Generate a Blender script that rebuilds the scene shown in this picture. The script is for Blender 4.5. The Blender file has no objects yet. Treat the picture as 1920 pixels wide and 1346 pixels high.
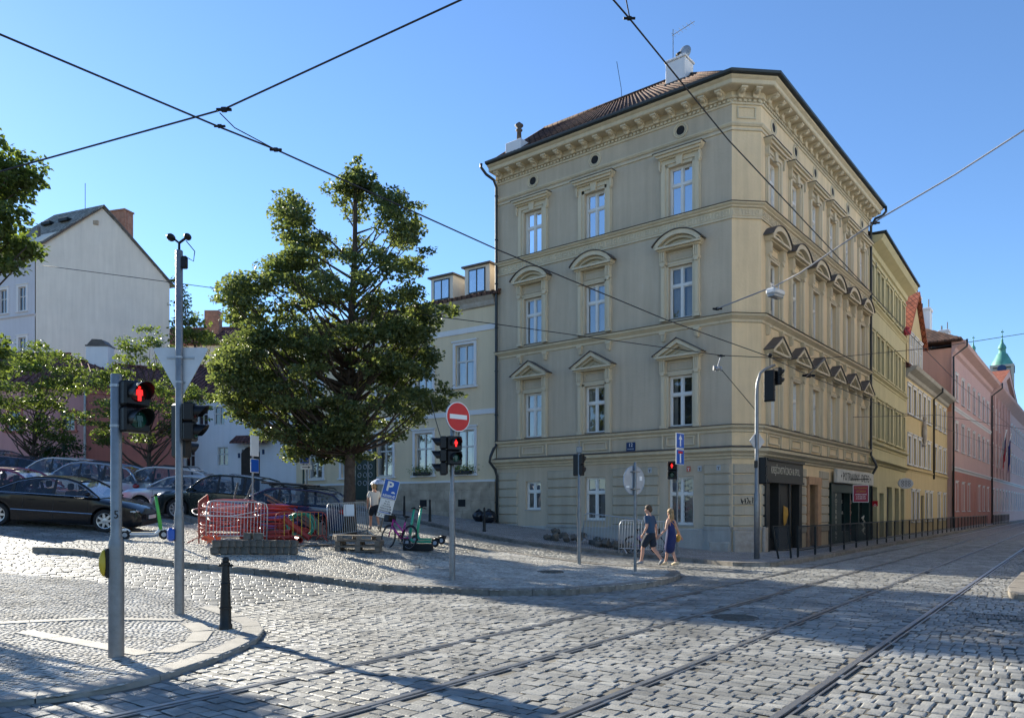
import bpy, bmesh, math, random
from mathutils import Vector, Matrix
SC = bpy.context.scene
COL = SC.collection
PI = math.pi
random.seed(7)
# ---------------------------------------------------------------- camera
CF, CX, CY, CH = 1421.0, 960.0, 955.0, 1.68      # focal px, horizon, eye height
cam = bpy.data.cameras.new('camera'); camo = bpy.data.objects.new('camera', cam); COL.objects.link(camo)
camo.location = (0, 0, CH); camo.rotation_euler = (PI/2, 0, 0)
cam.sensor_width = 36; cam.lens = CF/1920*36
cam.shift_y = (CY-673)/1920; cam.clip_start = .1; cam.clip_end = 5000
SC.camera = camo
# ---------------------------------------------------------------- world, sun, exposure
SUN_EL = math.radians(24); SUN_AZ = math.atan2(-.69, .72)      # azimuth from +Y towards +X
w = bpy.data.worlds.new('World'); SC.world = w; w.use_nodes = True
nt = w.node_tree; nt.nodes.clear()
sky = nt.nodes.new('ShaderNodeTexSky'); sky.sky_type = 'NISHITA'; sky.sun_disc = False
sky.sun_elevation = SUN_EL; sky.sun_rotation = SUN_AZ
sky.altitude = 200; sky.air_density = 1.0; sky.dust_density = .05; sky.ozone_density = 6
bg = nt.nodes.new('ShaderNodeBackground'); bg.inputs[1].default_value = .1
wo = nt.nodes.new('ShaderNodeOutputWorld')
nt.links.new(sky.outputs[0], bg.inputs[0]); nt.links.new(bg.outputs[0], wo.inputs[0])
sl = bpy.data.lights.new('sun', 'SUN'); sl.energy = 5.0; sl.angle = math.radians(.55); sl.color = (1, .93, .78)
so = bpy.data.objects.new('sun', sl); COL.objects.link(so)
sd = Vector((math.sin(SUN_AZ)*math.cos(SUN_EL), math.cos(SUN_AZ)*math.cos(SUN_EL), math.sin(SUN_EL)))
so.rotation_euler = sd.to_track_quat('Z', 'Y').to_euler(); so.location = sd*60
SC.view_settings.view_transform = 'Standard'; SC.view_settings.look = 'None'
SC.view_settings.gamma = 1; SC.view_settings.exposure = 1.28
SC.cycles.max_bounces = 6; SC.cycles.diffuse_bounces = 3; SC.cycles.glossy_bounces = 3
SC.cycles.transparent_max_bounces = 16; SC.cycles.transmission_bounces = 4
# ---------------------------------------------------------------- terrain and unprojection
def sdir(x, y): return -.8*x+.6*y
def hz(x, y):
    s = sdir(x, y)
    if s <= 9: return 0.
    if s < 13: return .092*(s-9)**2/8
    if s < 52: return .092*(s-11)
    return .092*41
def G(px, py, dz=0.):
    """point of the ground (or of a surface dz above it) seen at pixel px, py"""
    kx = (px-CX)/CF; ky = (py-CY)/CF
    lo, hi = 2., 400.
    f = lambda Y: CH-ky*Y-(hz(kx*Y, Y)+dz)
    Y = lo
    while Y < hi and f(Y) > 0: Y += .25
    a, b = Y-.25, Y
    for _ in range(30):
        m = (a+b)/2
        if f(m) > 0: a = m
        else: b = m
    return Vector((kx*a, a, hz(kx*a, a)+dz))
def P(px, py, Y): return Vector(((px-CX)/CF*Y, Y, CH-(py-CY)/CF*Y))
def onground(x, y, dz=0.): return Vector((x, y, hz(x, y)+dz))
# ---------------------------------------------------------------- materials
def mat(name, col=(.5, .5, .5), rough=.8, metal=0., var=0., scale=3., bump=0., bscale=20., spec=.4, col2=None,
        emit=None, coat=0., island=0., coord='Object', detail=6, zstain=None):
    m = bpy.data.materials.new(name); m.use_nodes = True
    t = m.node_tree; b = t.nodes['Principled BSDF']
    b.inputs['Roughness'].default_value = rough; b.inputs['Metallic'].default_value = metal
    b.inputs['Specular IOR Level'].default_value = spec
    b.inputs['Coat Weight'].default_value = coat; b.inputs['Coat Roughness'].default_value = .04
    b.inputs['Base Color'].default_value = (*col, 1)
    L = t.links.new; N = t.nodes.new
    tc = N('ShaderNodeTexCoord')
    last = None
    if var or col2:
        n = N('ShaderNodeTexNoise'); n.inputs['Scale'].default_value = scale; n.inputs['Detail'].default_value = detail
        n.inputs['Roughness'].default_value = .62
        L(tc.outputs[coord], n.inputs['Vector'])
        r = N('ShaderNodeValToRGB'); L(n.outputs['Fac'], r.inputs[0])
        c2 = col2 or tuple(min(1, c*(1+var)) for c in col)
        c1 = col if col2 else tuple(c*(1-var) for c in col)
        r.color_ramp.elements[0].position = .32; r.color_ramp.elements[1].position = .68
        r.color_ramp.elements[0].color = (*c1, 1); r.color_ramp.elements[1].color = (*c2, 1)
        last = r.outputs[0]
    if island:
        g = N('ShaderNodeNewGeometry'); mr = N('ShaderNodeMapRange')
        mr.inputs[3].default_value = 1-island; mr.inputs[4].default_value = 1+island
        L(g.outputs['Random Per Island'], mr.inputs[0])
        mx = N('ShaderNodeVectorMath'); mx.operation = 'SCALE'
        if last: L(last, mx.inputs[0])
        else: mx.inputs[0].default_value = col
        L(mr.outputs[0], mx.inputs['Scale']); last = mx.outputs[0]
    if last: L(last, b.inputs['Base Color'])
    if bump:
        n2 = N('ShaderNodeTexNoise'); n2.inputs['Scale'].default_value = bscale; n2.inputs['Detail'].default_value = 4
        L(tc.outputs[coord], n2.inputs['Vector'])
        bp = N('ShaderNodeBump'); bp.inputs['Strength'].default_value = min(1, bump); bp.inputs['Distance'].default_value = .02
        L(n2.outputs['Fac'], bp.inputs['Height']); L(bp.outputs[0], b.inputs['Normal'])
    if emit:
        b.inputs['Emission Color'].default_value = (*emit[:3], 1); b.inputs['Emission Strength'].default_value = emit[3]
    return m
def plaster(name, col, var=.1, patch=None):
    """weathered painted render: large soft blotches, vertical runs of dirt, grain"""
    m = mat(name, col, .92, spec=.2); t = m.node_tree; b = t.nodes['Principled BSDF']; L = t.links.new; N = t.nodes.new
    tc = N('ShaderNodeTexCoord')
    n = N('ShaderNodeTexNoise'); n.inputs['Scale'].default_value = .55; n.inputs['Detail'].default_value = 8; n.inputs['Roughness'].default_value = .65
    L(tc.outputs['Object'], n.inputs['Vector'])
    mp = N('ShaderNodeMapping'); mp.inputs['Scale'].default_value = (2.2, 2.2, .18); L(tc.outputs['Object'], mp.inputs[0])
    n2 = N('ShaderNodeTexNoise'); n2.inputs['Scale'].default_value = 1.6; n2.inputs['Detail'].default_value = 5; L(mp.outputs[0], n2.inputs['Vector'])
    ad = N('ShaderNodeMath'); ad.operation = 'ADD'; L(n.outputs['Fac'], ad.inputs[0]); L(n2.outputs['Fac'], ad.inputs[1])
    r = N('ShaderNodeMapRange'); r.inputs[1].default_value = .7; r.inputs[2].default_value = 1.3
    r.inputs[3].default_value = 1-var; r.inputs[4].default_value = 1+var*.8; L(ad.outputs[0], r.inputs[0])
    vm = N('ShaderNodeVectorMath'); vm.operation = 'SCALE'; vm.inputs[0].default_value = col; L(r.outputs[0], vm.inputs['Scale'])
    mp2 = N('ShaderNodeMapping'); mp2.inputs['Scale'].default_value = (7, 7, .35); L(tc.outputs['Object'], mp2.inputs[0])
    n4 = N('ShaderNodeTexNoise'); n4.inputs['Scale'].default_value = 1.; n4.inputs['Detail'].default_value = 4; L(mp2.outputs[0], n4.inputs['Vector'])
    r4 = N('ShaderNodeMapRange'); r4.inputs[1].default_value = .56; r4.inputs[2].default_value = .74; r4.inputs[3].default_value = 1.; r4.inputs[4].default_value = 1-var*.6; L(n4.outputs['Fac'], r4.inputs[0])
    v4 = N('ShaderNodeVectorMath'); v4.operation = 'SCALE'; L(vm.outputs[0], v4.inputs[0]); L(r4.outputs[0], v4.inputs['Scale'])
    last = v4.outputs[0]
    if patch:
        n3 = N('ShaderNodeTexNoise'); n3.inputs['Scale'].default_value = 1.1; n3.inputs['Detail'].default_value = 10; n3.inputs['Roughness'].default_value = .75
        L(tc.outputs['Object'], n3.inputs['Vector'])
        r3 = N('ShaderNodeValToRGB'); r3.color_ramp.elements[0].position = .66; r3.color_ramp.elements[1].position = .69
        L(n3.outputs['Fac'], r3.inputs[0])
        mx = N('ShaderNodeMix'); mx.data_type = 'RGBA'; L(r3.outputs[0], mx.inputs[0]); L(last, mx.inputs[6]); mx.inputs[7].default_value = (*patch, 1)
        last = mx.outputs[2]
    L(last, b.inputs['Base Color'])
    nb = N('ShaderNodeTexNoise'); nb.inputs['Scale'].default_value = 14; nb.inputs['Detail'].default_value = 8; L(tc.outputs['Object'], nb.inputs['Vector'])
    bp = N('ShaderNodeBump'); bp.inputs['Strength'].default_value = .35; bp.inputs['Distance'].default_value = .03
    L(nb.outputs['Fac'], bp.inputs['Height']); L(bp.outputs[0], b.inputs['Normal'])
    return m
def brickmat(name, c1, c2, mortar, bw, bh, ms=.01, rough=.8, bump=.6, rot=0., coord='Object', offset=.5, squash=1., swap=None, vscale=2.5, var=.25):
    m = mat(name, c1, rough, spec=.3); t = m.node_tree; b = t.nodes['Principled BSDF']; L = t.links.new; N = t.nodes.new
    tc = N('ShaderNodeTexCoord'); mp = N('ShaderNodeMapping'); mp.inputs['Rotation'].default_value = (swap or 0, 0, rot)
    L(tc.outputs[coord], mp.inputs[0])
    nz = N('ShaderNodeTexNoise'); nz.inputs['Scale'].default_value = 3; L(tc.outputs[coord], nz.inputs['Vector'])
    vm = N('ShaderNodeVectorMath'); vm.operation = 'MULTIPLY_ADD'; L(nz.outputs['Color'], vm.inputs[0])
    vm.inputs[1].default_value = (bw*.25,)*3; L(mp.outputs[0], vm.inputs[2])
    br = N('ShaderNodeTexBrick'); L(vm.outputs[0], br.inputs['Vector'])
    br.inputs['Color1'].default_value = (*c1, 1); br.inputs['Color2'].default_value = (*c2, 1); br.inputs['Mortar'].default_value = (*mortar, 1)
    br.inputs['Scale'].default_value = 1; br.inputs['Brick Width'].default_value = bw; br.inputs['Row Height'].default_value = bh
    br.inputs['Mortar Size'].default_value = ms; br.inputs['Mortar Smooth'].default_value = .6; br.offset = offset
    n = N('ShaderNodeTexNoise'); n.inputs['Scale'].default_value = vscale; n.inputs['Detail'].default_value = 8; L(tc.outputs[coord], n.inputs['Vector'])
    r = N('ShaderNodeMapRange'); r.inputs[1].default_value = .3; r.inputs[2].default_value = .7; r.inputs[3].default_value = 1-var; r.inputs[4].default_value = 1+var; L(n.outputs['Fac'], r.inputs[0])
    sc = N('ShaderNodeVectorMath'); sc.operation = 'SCALE'; L(br.outputs['Color'], sc.inputs[0]); L(r.outputs[0], sc.inputs['Scale'])
    L(sc.outputs[0], b.inputs['Base Color'])
    bp = N('ShaderNodeBump'); bp.invert = True; bp.inputs['Strength'].default_value = bump; bp.inputs['Distance'].default_value = .015
    L(br.outputs['Fac'], bp.inputs['Height']); L(bp.outputs[0], b.inputs['Normal'])
    return m
def glassmat(name, tint=(.03, .035, .04), refl=.35, clear=.0, rough=.02):
    """window glass: mirror share + (dark opaque or see-through) share"""
    m = bpy.data.materials.new(name); m.use_nodes = True; t = m.node_tree; t.nodes.clear(); L = t.links.new; N = t.nodes.new
    o = N('ShaderNodeOutputMaterial'); g = N('ShaderNodeBsdfGlossy'); g.inputs['Roughness'].default_value = rough; g.inputs['Color'].default_value = (.95, .97, 1, 1)
    tc = N('ShaderNodeTexCoord'); nn = N('ShaderNodeTexNoise'); nn.inputs['Scale'].default_value = 1.3; L(tc.outputs['Object'], nn.inputs['Vector'])
    bp = N('ShaderNodeBump'); bp.inputs['Strength'].default_value = .12; bp.inputs['Distance'].default_value = .05; L(nn.outputs['Fac'], bp.inputs['Height']); L(bp.outputs[0], g.inputs['Normal'])
    d = N('ShaderNodeBsdfDiffuse'); d.inputs['Color'].default_value = (*tint, 1)
    tr = N('ShaderNodeBsdfTransparent'); m1 = N('ShaderNodeMixShader'); m1.inputs[0].default_value = clear; L(d.outputs[0], m1.inputs[1]); L(tr.outputs[0], m1.inputs[2])
    lw = N('ShaderNodeFresnel'); lw.inputs[0].default_value = 1.5
    a = N('ShaderNodeMath'); a.operation = 'ADD'; a.use_clamp = True; L(lw.outputs[0], a.inputs[0]); a.inputs[1].default_value = refl
    m2 = N('ShaderNodeMixShader'); L(a.outputs[0], m2.inputs[0]); L(m1.outputs[0], m2.inputs[1]); L(g.outputs[0], m2.inputs[2]); L(m2.outputs[0], o.inputs[0])
    return m
def leafmat(name, c1, c2, trans=.4):
    m = bpy.data.materials.new(name); m.use_nodes = True; t = m.node_tree; b = t.nodes['Principled BSDF']; o = t.nodes['Material Output']; L = t.links.new; N = t.nodes.new
    b.inputs['Roughness'].default_value = .45; b.inputs['Specular IOR Level'].default_value = .45
    g = N('ShaderNodeNewGeometry'); r = N('ShaderNodeValToRGB'); r.color_ramp.elements[0].color = (*c1, 1); r.color_ramp.elements[1].color = (*c2, 1)
    L(g.outputs['Random Per Island'], r.inputs[0]); L(r.outputs[0], b.inputs['Base Color'])
    tl = N('ShaderNodeBsdfTranslucent'); mm = N('ShaderNodeVectorMath'); mm.operation = 'MULTIPLY'; L(r.outputs[0], mm.inputs[0]); mm.inputs[1].default_value = (2.6, 2.4, 1.2)
    L(mm.outputs[0], tl.inputs['Color']); mx = N('ShaderNodeMixShader'); mx.inputs[0].default_value = trans
    L(b.outputs[0], mx.inputs[1]); L(tl.outputs[0], mx.inputs[2]); L(mx.outputs[0], o.inputs[0])
    return m
M = {}
# ---------------------------------------------------------------- objects
def wm(o):
    m = o.matrix_basis.copy()
    while o.parent: o = o.parent; m = o.matrix_basis @ m
    return m
def tag(o, label=None, cat=None, group=None, kind=None):
    if label: o['label'] = label
    if cat: o['category'] = cat
    if group: o['group'] = group
    if kind: o['kind'] = kind
    return o
def empty(name, loc, rz=0., label=None, cat=None, group=None):
    o = bpy.data.objects.new(name, None); COL.objects.link(o); o.location = loc; o.rotation_euler = (0, 0, rz); o.empty_display_size = .3
    return tag(o, label, cat, group)
def kids(o): return [c for c in bpy.data.objects if c.parent == o]
def copy_tree(o, parent=None):
    ch = kids(o); c = o.copy(); COL.objects.link(c); c.parent = parent
    for k in ch: copy_tree(k, c)
    return c
def T(x, y, z=0.): return Matrix.Translation((x, y, z))
def Rz(a): return Matrix.Rotation(a, 4, 'Z')
def Rx(a): return Matrix.Rotation(a, 4, 'X')
def Ry(a): return Matrix.Rotation(a, 4, 'Y')
class MB:
    """collects shapes; build() links them as one mesh object"""
    def __init__(s, m=None): s.v = []; s.f = []; s.mi = []; s.M = m or Matrix.Identity(4); s.cur = 0
    def add(s, vs, fs):
        n = len(s.v); s.v += [s.M @ Vector(p) for p in vs]; s.f += [tuple(n+i for i in f) for f in fs]; s.mi += [s.cur]*len(fs)
        return s
    def box(s, x0, x1, y0, y1, z0, z1):
        if x0 > x1: x0, x1 = x1, x0
        if y0 > y1: y0, y1 = y1, y0
        if z0 > z1: z0, z1 = z1, z0
        return s.add([(x0, y0, z0), (x1, y0, z0), (x1, y1, z0), (x0, y1, z0), (x0, y0, z1), (x1, y0, z1), (x1, y1, z1), (x0, y1, z1)],
                     [(0, 3, 2, 1), (4, 5, 6, 7), (0, 1, 5, 4), (1, 2, 6, 5), (2, 3, 7, 6), (3, 0, 4, 7)])
    def bbox(s, x0, x1, y0, y1, z0, z1, b=.01):
        """box with chamfered edges on all sides"""
        vs = []
        cx, cy, cz = (x0+x1)/2, (y0+y1)/2, (z0+z1)/2; hx, hy, h = abs(x1-x0)/2, abs(y1-y0)/2, abs(z1-z0)/2
        b = min(b, hx*.9, hy*.9, h*.9)
        idx = {}
        for i in (-1, 1):
            for j in (-1, 1):
                for k in (-1, 1):
                    for a, (dx, dy, dz) in enumerate(((0, b, b), (b, 0, b), (b, b, 0))):
                        idx[(i, j, k, a)] = len(vs); vs.append((cx+i*(hx-dx), cy+j*(hy-dy), cz+k*(h-dz)))
        fs = []
        for i in (-1, 1):
            fs.append([idx[(i, j, k, 0)] for j, k in ((-1, -1), (1, -1), (1, 1), (-1, 1))][::i])
            fs.append([idx[(j, i, k, 1)] for j, k in ((-1, -1), (-1, 1), (1, 1), (1, -1))][::i])
            fs.append([idx[(j, k, i, 2)] for j, k in ((-1, -1), (1, -1), (1, 1), (-1, 1))][::i])
            for j in (-1, 1):
                fs.append([idx[(i, j, -1, 0)], idx[(i, j, 1, 0)], idx[(i, j, 1, 1)], idx[(i, j, -1, 1)]])
                fs.append([idx[(i, -1, j, 0)], idx[(i, 1, j, 0)], idx[(i, 1, j, 2)], idx[(i, -1, j, 2)]])
                fs.append([idx[(-1, i, j, 1)], idx[(1, i, j, 1)], idx[(1, i, j, 2)], idx[(-1, i, j, 2)]])
                for k in (-1, 1): fs.append([idx[(i, j, k, 0)], idx[(i, j, k, 1)], idx[(i, j, k, 2)]])
        return s.add(vs, fs)
    def prism(s, poly, y0, y1):
        """poly in x,z extruded along y"""
        n = len(poly)
        vs = [(x, y0, z) for x, z in poly]+[(x, y1, z) for x, z in poly]
        fs = [tuple(range(n)), tuple(range(2*n-1, n-1, -1))]+[(i, i+n, (i+1) % n+n, (i+1) % n) for i in range(n)]
        return s.add(vs, fs)
    def prismz(s, poly, z0, z1):
        n = len(poly)
        vs = [(x, y, z0) for x, y in poly]+[(x, y, z1) for x, y in poly]
        fs = [tuple(range(n))[::-1], tuple(range(n, 2*n))]+[(i, (i+1) % n, (i+1) % n+n, i+n) for i in range(n)]
        return s.add(vs, fs)
    def tube(s, pts, r, n=8, cap=True, r2=None):
        pts = [Vector(p) for p in pts]; k = len(pts)
        rs = r if isinstance(r, (list, tuple)) else [r+(0 if r2 is None else (r2-r)*i/(k-1)) for i in range(k)]
        up = Vector((0, 0, 1)); t0 = (pts[1]-pts[0]).normalized()
        if abs(t0.dot(up)) > .95: up = Vector((1, 0, 0))
        a = t0.cross(up).normalized(); vs = []
        for i, p in enumerate(pts):
            t = (pts[min(i+1, k-1)]-pts[max(i-1, 0)]).normalized()
            a = (a-t*a.dot(t)); a = a.normalized() if a.length > 1e-6 else t.orthogonal().normalized()
            b = t.cross(a)
            for j in range(n):
                q = 2*PI*j/n; vs.append(p+(a*math.cos(q)+b*math.sin(q))*rs[i])
        fs = [(i*n+j, i*n+(j+1) % n, (i+1)*n+(j+1) % n, (i+1)*n+j) for i in range(k-1) for j in range(n)]
        if cap: fs += [tuple(range(n))[::-1], tuple(range((k-1)*n, k*n))]
        return s.add(vs, fs)
    def lathe(s, prof, n=16, c=(0, 0, 0), cap=True):
        """prof list of (r,z) about the z axis"""
        k = len(prof); vs = [(c[0]+r*math.cos(2*PI*j/n), c[1]+r*math.sin(2*PI*j/n), c[2]+z) for r, z in prof for j in range(n)]
        fs = [(i*n+j, i*n+(j+1) % n, (i+1)*n+(j+1) % n, (i+1)*n+j) for i in range(k-1) for j in range(n)]
        if cap: fs += [tuple(range(n))[::-1], tuple(range((k-1)*n, k*n))]
        return s.add(vs, fs)
    def disc(s, c, r, t, n=28, axis='y'):
        """flat cylinder, thickness t along axis, centred c"""
        vs = []
        for q in (-t/2, t/2):
            for j in range(n):
                a = 2*PI*j/n; u, v = r*math.cos(a), r*math.sin(a)
                vs.append({'y': (c[0]+u, c[1]+q, c[2]+v), 'x': (c[0]+q, c[1]+u, c[2]+v), 'z': (c[0]+u, c[1]+v, c[2]+q)}[axis])
        fs = [tuple(range(n))[::-1], tuple(range(n, 2*n))]+[(j, (j+1) % n, (j+1) % n+n, j+n) for j in range(n)]
        return s.add(vs, fs)
    def ell(s, c, r, n=10, k=7):
        rx, ry, rz = r if isinstance(r, (tuple, list)) else (r, r, r)
        vs = [(c[0], c[1], c[2]-rz)]
        for i in range(1, k):
            a = -PI/2+PI*i/k
            vs += [(c[0]+rx*math.cos(a)*math.cos(2*PI*j/n), c[1]+ry*math.cos(a)*math.sin(2*PI*j/n), c[2]+rz*math.sin(a)) for j in range(n)]
        vs.append((c[0], c[1], c[2]+rz)); e = len(vs)-1
        fs = [(0, 1+(j+1) % n, 1+j) for j in range(n)]
        fs += [(1+i*n+j, 1+i*n+(j+1) % n, 1+(i+1)*n+(j+1) % n, 1+(i+1)*n+j) for i in range(k-2) for j in range(n)]
        fs += [(e, 1+(k-2)*n+j, 1+(k-2)*n+(j+1) % n) for j in range(n)]
        return s.add(vs, fs)
    def torus(s, c, R, r, axis='y', n=24, k=8, a0=0, a1=2*PI):
        pts = []
        full = abs(a1-a0-2*PI) < 1e-6
        for i in range(n+1):
            a = a0+(a1-a0)*i/n; u, v = R*math.cos(a), R*math.sin(a)
            pts.append({'y': (c[0]+u, c[1], c[2]+v), 'x': (c[0], c[1]+u, c[2]+v), 'z': (c[0]+u, c[1]+v, c[2])}[axis])
        return s.tube(pts, r, k, cap=not full)
    def sweep(s, path, prof, close=True):
        """prof [(out,z)] swept along a horizontal path of (x,y); out is to the right of travel; mitred; butts at ends"""
        path = [Vector(p) for p in path]; k = len(path); n = len(prof); vs = []
        for i, p in enumerate(path):
            d0 = (path[i]-path[i-1]).normalized() if i else None; d1 = (path[i+1]-path[i]).normalized() if i < k-1 else None
            n0 = Vector((d0.y, -d0.x)) if d0 else None; n1 = Vector((d1.y, -d1.x)) if d1 else None
            if n0 and n1:
                m = (n0+n1).normalized(); m = m/max(.3, m.dot(n0))
            else: m = n0 or n1
            for o, z in prof: vs.append((p.x+m.x*o, p.y+m.y*o, z))
        fs = [(i*n+j, (i+1)*n+j, (i+1)*n+(j+1) % n, i*n+(j+1) % n) for i in range(k-1) for j in range(n)]
        fs += [tuple(range(n)), tuple(range((k-1)*n, k*n))[::-1]]
        return s.add(vs, fs)
    def build(s, name, m, parent=None, smooth=False, loc=None, flip=False, fixn=True, edge=None):
        me = bpy.data.meshes.new(name)
        inv = wm(parent).inverted() if parent else (Matrix.Translation(loc).inverted() if loc is not None else Matrix.Identity(4))
        me.from_pydata([inv @ p for p in s.v], [], s.f)
        for q in (m if isinstance(m, (list, tuple)) else [m]): me.materials.append(M[q] if isinstance(q, str) else q)
        if s.cur: me.polygons.foreach_set('material_index', s.mi)
        if fixn:
            b = bmesh.new(); b.from_mesh(me); bmesh.ops.recalc_face_normals(b, faces=b.faces); b.to_mesh(me); b.free()
        if smooth:
            me.polygons.foreach_set('use_smooth', [True]*len(me.polygons))
            if edge: 
                try: me.set_sharp_from_angle(angle=math.radians(edge))
                except Exception: pass
        o = bpy.data.objects.new(name, me); COL.objects.link(o)
        if parent: o.parent = parent
        elif loc is not None: o.location = loc
        return o
    def mesh(s, name, m, smooth=False, edge=None):
        """mesh in its own coordinates, for things placed by matrix"""
        o = s.build(name, m, None, smooth, edge=edge); me = o.data; bpy.data.objects.remove(o); return me
def inst(name, me, parent, mw):
    o = bpy.data.objects.new(name, me); COL.objects.link(o); o.parent = parent
    o.matrix_basis = wm(parent).inverted() @ mw if parent else mw
    return o
def frame(o, ux, uy=None):
    """4x4: x along facade (seen left to right), y into the building, z up"""
    x = Vector((ux[0], ux[1], 0)).normalized(); y = Vector((-x.y, x.x, 0))
    return Matrix(((x.x, y.x, 0, o[0]), (x.y, y.y, 0, o[1]), (0, 0, 1, o[2] if len(o) > 2 else 0), (0, 0, 0, 1)))
_tc = {}
def textmesh(txt, size, m, parent, mw, depth=.002, name='lettering', font=None, sx=1., align='CENTER', bold=0., space=1.):
    """lettering lying in x,z plane facing -y of mw"""
    cu = bpy.data.curves.new('t', 'FONT'); cu.body = txt; cu.size = size; cu.extrude = depth; cu.align_x = align; cu.align_y = 'CENTER'
    cu.offset = bold; cu.space_character = space; cu.resolution_u = 2
    o = bpy.data.objects.new('t', cu); COL.objects.link(o); bpy.context.view_layer.update()
    me = bpy.data.meshes.new_from_object(o); bpy.data.objects.remove(o); bpy.data.curves.remove(cu)
    me.transform(Matrix.Diagonal((sx, 1, 1, 1))); me.transform(Rx(PI/2))
    me.materials.clear(); me.materials.append(M[m])
    return inst(name, me, parent, mw)
def wallholes(b, x0, x1, z0, z1, holes, y=0., depth=.25, thick=None):
    """wall face in plane y with rectangular holes (hx0,hx1,hz0,hz1) and reveals going depth inward"""
    xs = sorted({x0, x1, *[h[0] for h in holes], *[h[1] for h in holes]}); zs = sorted({z0, z1, *[h[2] for h in holes], *[h[3] for h in holes]})
    xs = [x for x in xs if x0 <= x <= x1]; zs = [z for z in zs if z0 <= z <= z1]
    for i in range(len(xs)-1):
        run = None
        for j in range(len(zs)-1):
            cx, cz = (xs[i]+xs[i+1])/2, (zs[j]+zs[j+1])/2
            solid = not any(h[0] < cx < h[1] and h[2] < cz < h[3] for h in holes)
            if solid: run = (run[0] if run else zs[j], zs[j+1])
            if run and (not solid or j == len(zs)-2):
                b.add([(xs[i], y, run[0]), (xs[i+1], y, run[0]), (xs[i+1], y, run[1]), (xs[i], y, run[1])], [(0, 1, 2, 3)]); 
                run = None
    for h in holes:
        a, c, d, e = h[:4]
        b.add([(a, y, d), (c, y, d), (c, y, e), (a, y, e), (a, y+depth, d), (c, y+depth, d), (c, y+depth, e), (a, y+depth, e)],
              [(0, 4, 5, 1), (1, 5, 6, 2), (2, 6, 7, 3), (3, 7, 4, 0), (4, 7, 6, 5)])
M['plasterA'] = plaster('ochre_grey_render', (.50, .415, .305), .13, patch=(.53, .48, .41))
M['trimA'] = plaster('ochre_trim', (.60, .51, .36), .12)
M['plinthA'] = plaster('grey_plinth_render', (.39, .37, .33), .2)
M['trimB'] = plaster('ochre_trim_warm', (.50, .43, .28), .12)
M['rust'] = plaster('rusticated_render', (.44, .385, .295), .16)
M['slate'] = mat('dark_lead_sheet', (.10, .085, .075), .6, var=.3)
M['stone'] = mat('weathered_sandstone', (.34, .29, .23), .9, var=.4, scale=4, bump=.7, bscale=8, col2=(.45, .41, .36))
M['white_frame'] = mat('white_window_paint', (.72, .70, .66), .45, var=.06)
M['glass'] = glassmat('window_glass', refl=.22, clear=.62)
M['glass_low'] = glassmat('window_glass_low', refl=.07, clear=.6)
M['glass_top'] = glassmat('window_glass_sky', refl=.5, clear=.6)
M['glass_dark'] = glassmat('window_glass_dark', refl=.12)
M['curtain'] = mat('net_curtain', (.55, .54, .50), .9, var=.15, scale=2)
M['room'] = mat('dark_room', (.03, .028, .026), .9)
M['tile'] = None
def tilemat(name, c1, c2, pitchscale=1.):
    m = brickmat(name, c1, c2, tuple(c*.35 for c in c1), .24, .32, .03, .85, 1., var=.35, offset=0.)
    return m
M['tile'] = tilemat('brown_roof_tiles', (.075, .042, .03), (.14, .075, .05))
M['tile_red'] = tilemat('red_roof_tiles', (.30, .085, .045), (.40, .13, .07))
M['tile_dark'] = tilemat('dark_plum_roof_tiles', (.12, .05, .045), (.20, .085, .07))
M['tile_grey'] = tilemat('grey_shingles', (.22, .21, .18), (.30, .29, .25))
M['gutter'] = mat('dark_painted_gutter', (.022, .028, .03), .4)
M['zinc'] = mat('zinc_pipe', (.33, .34, .36), .4, .8, var=.2)
M['chim_white'] = plaster('white_chimney', (.72, .70, .70), .08)
M['brick'] = brickmat('red_brick', (.26, .11, .07), (.34, .15, .1), (.3, .26, .22), .26, .08, .012, swap=PI/2)
M['steel'] = mat('galvanised_steel', (.20, .205, .21), .42, .55, var=.15, scale=9, bump=.08)
M['steel_dull'] = mat('dull_galvanised_steel', (.33, .35, .37), .45, .55, var=.2, scale=5)
M['iron'] = mat('black_cast_iron', (.006, .008, .008), .45, .0, var=.3, spec=.35)
M['black'] = mat('black_plastic', (.006, .006, .007), .4, spec=.3)
M['black_matt'] = mat('matt_black', (.012, .012, .013), .8)
M['rubber'] = mat('tyre_rubber', (.018, .018, .019), .8)
M['red_lamp'] = mat('lit_red_lens', (.5, .01, .01), .3, emit=(1, .02, .015, .6))
M['red_off'] = mat('dark_red_lens', (.06, .006, .006), .15)
M['green_off'] = mat('dark_green_lens', (.006, .05, .035), .15)
M['sign_red'] = mat('sign_red', (.60, .012, .02), .4)
M['sign_white'] = mat('sign_white', (.78, .78, .76), .45)
M['sign_blue'] = mat('sign_blue', (.012, .10, .46), .35)
M['sign_back'] = mat('grey_sign_back', (.36, .38, .41), .5, .3, var=.15)
M['blue_plate'] = mat('enamel_dark_blue', (.015, .04, .12), .3)
M['wire'] = mat('overhead_wire', (.02, .02, .025), .6)
M['cable_grey'] = mat('grey_cable', (.3, .3, .32), .6)
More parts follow.
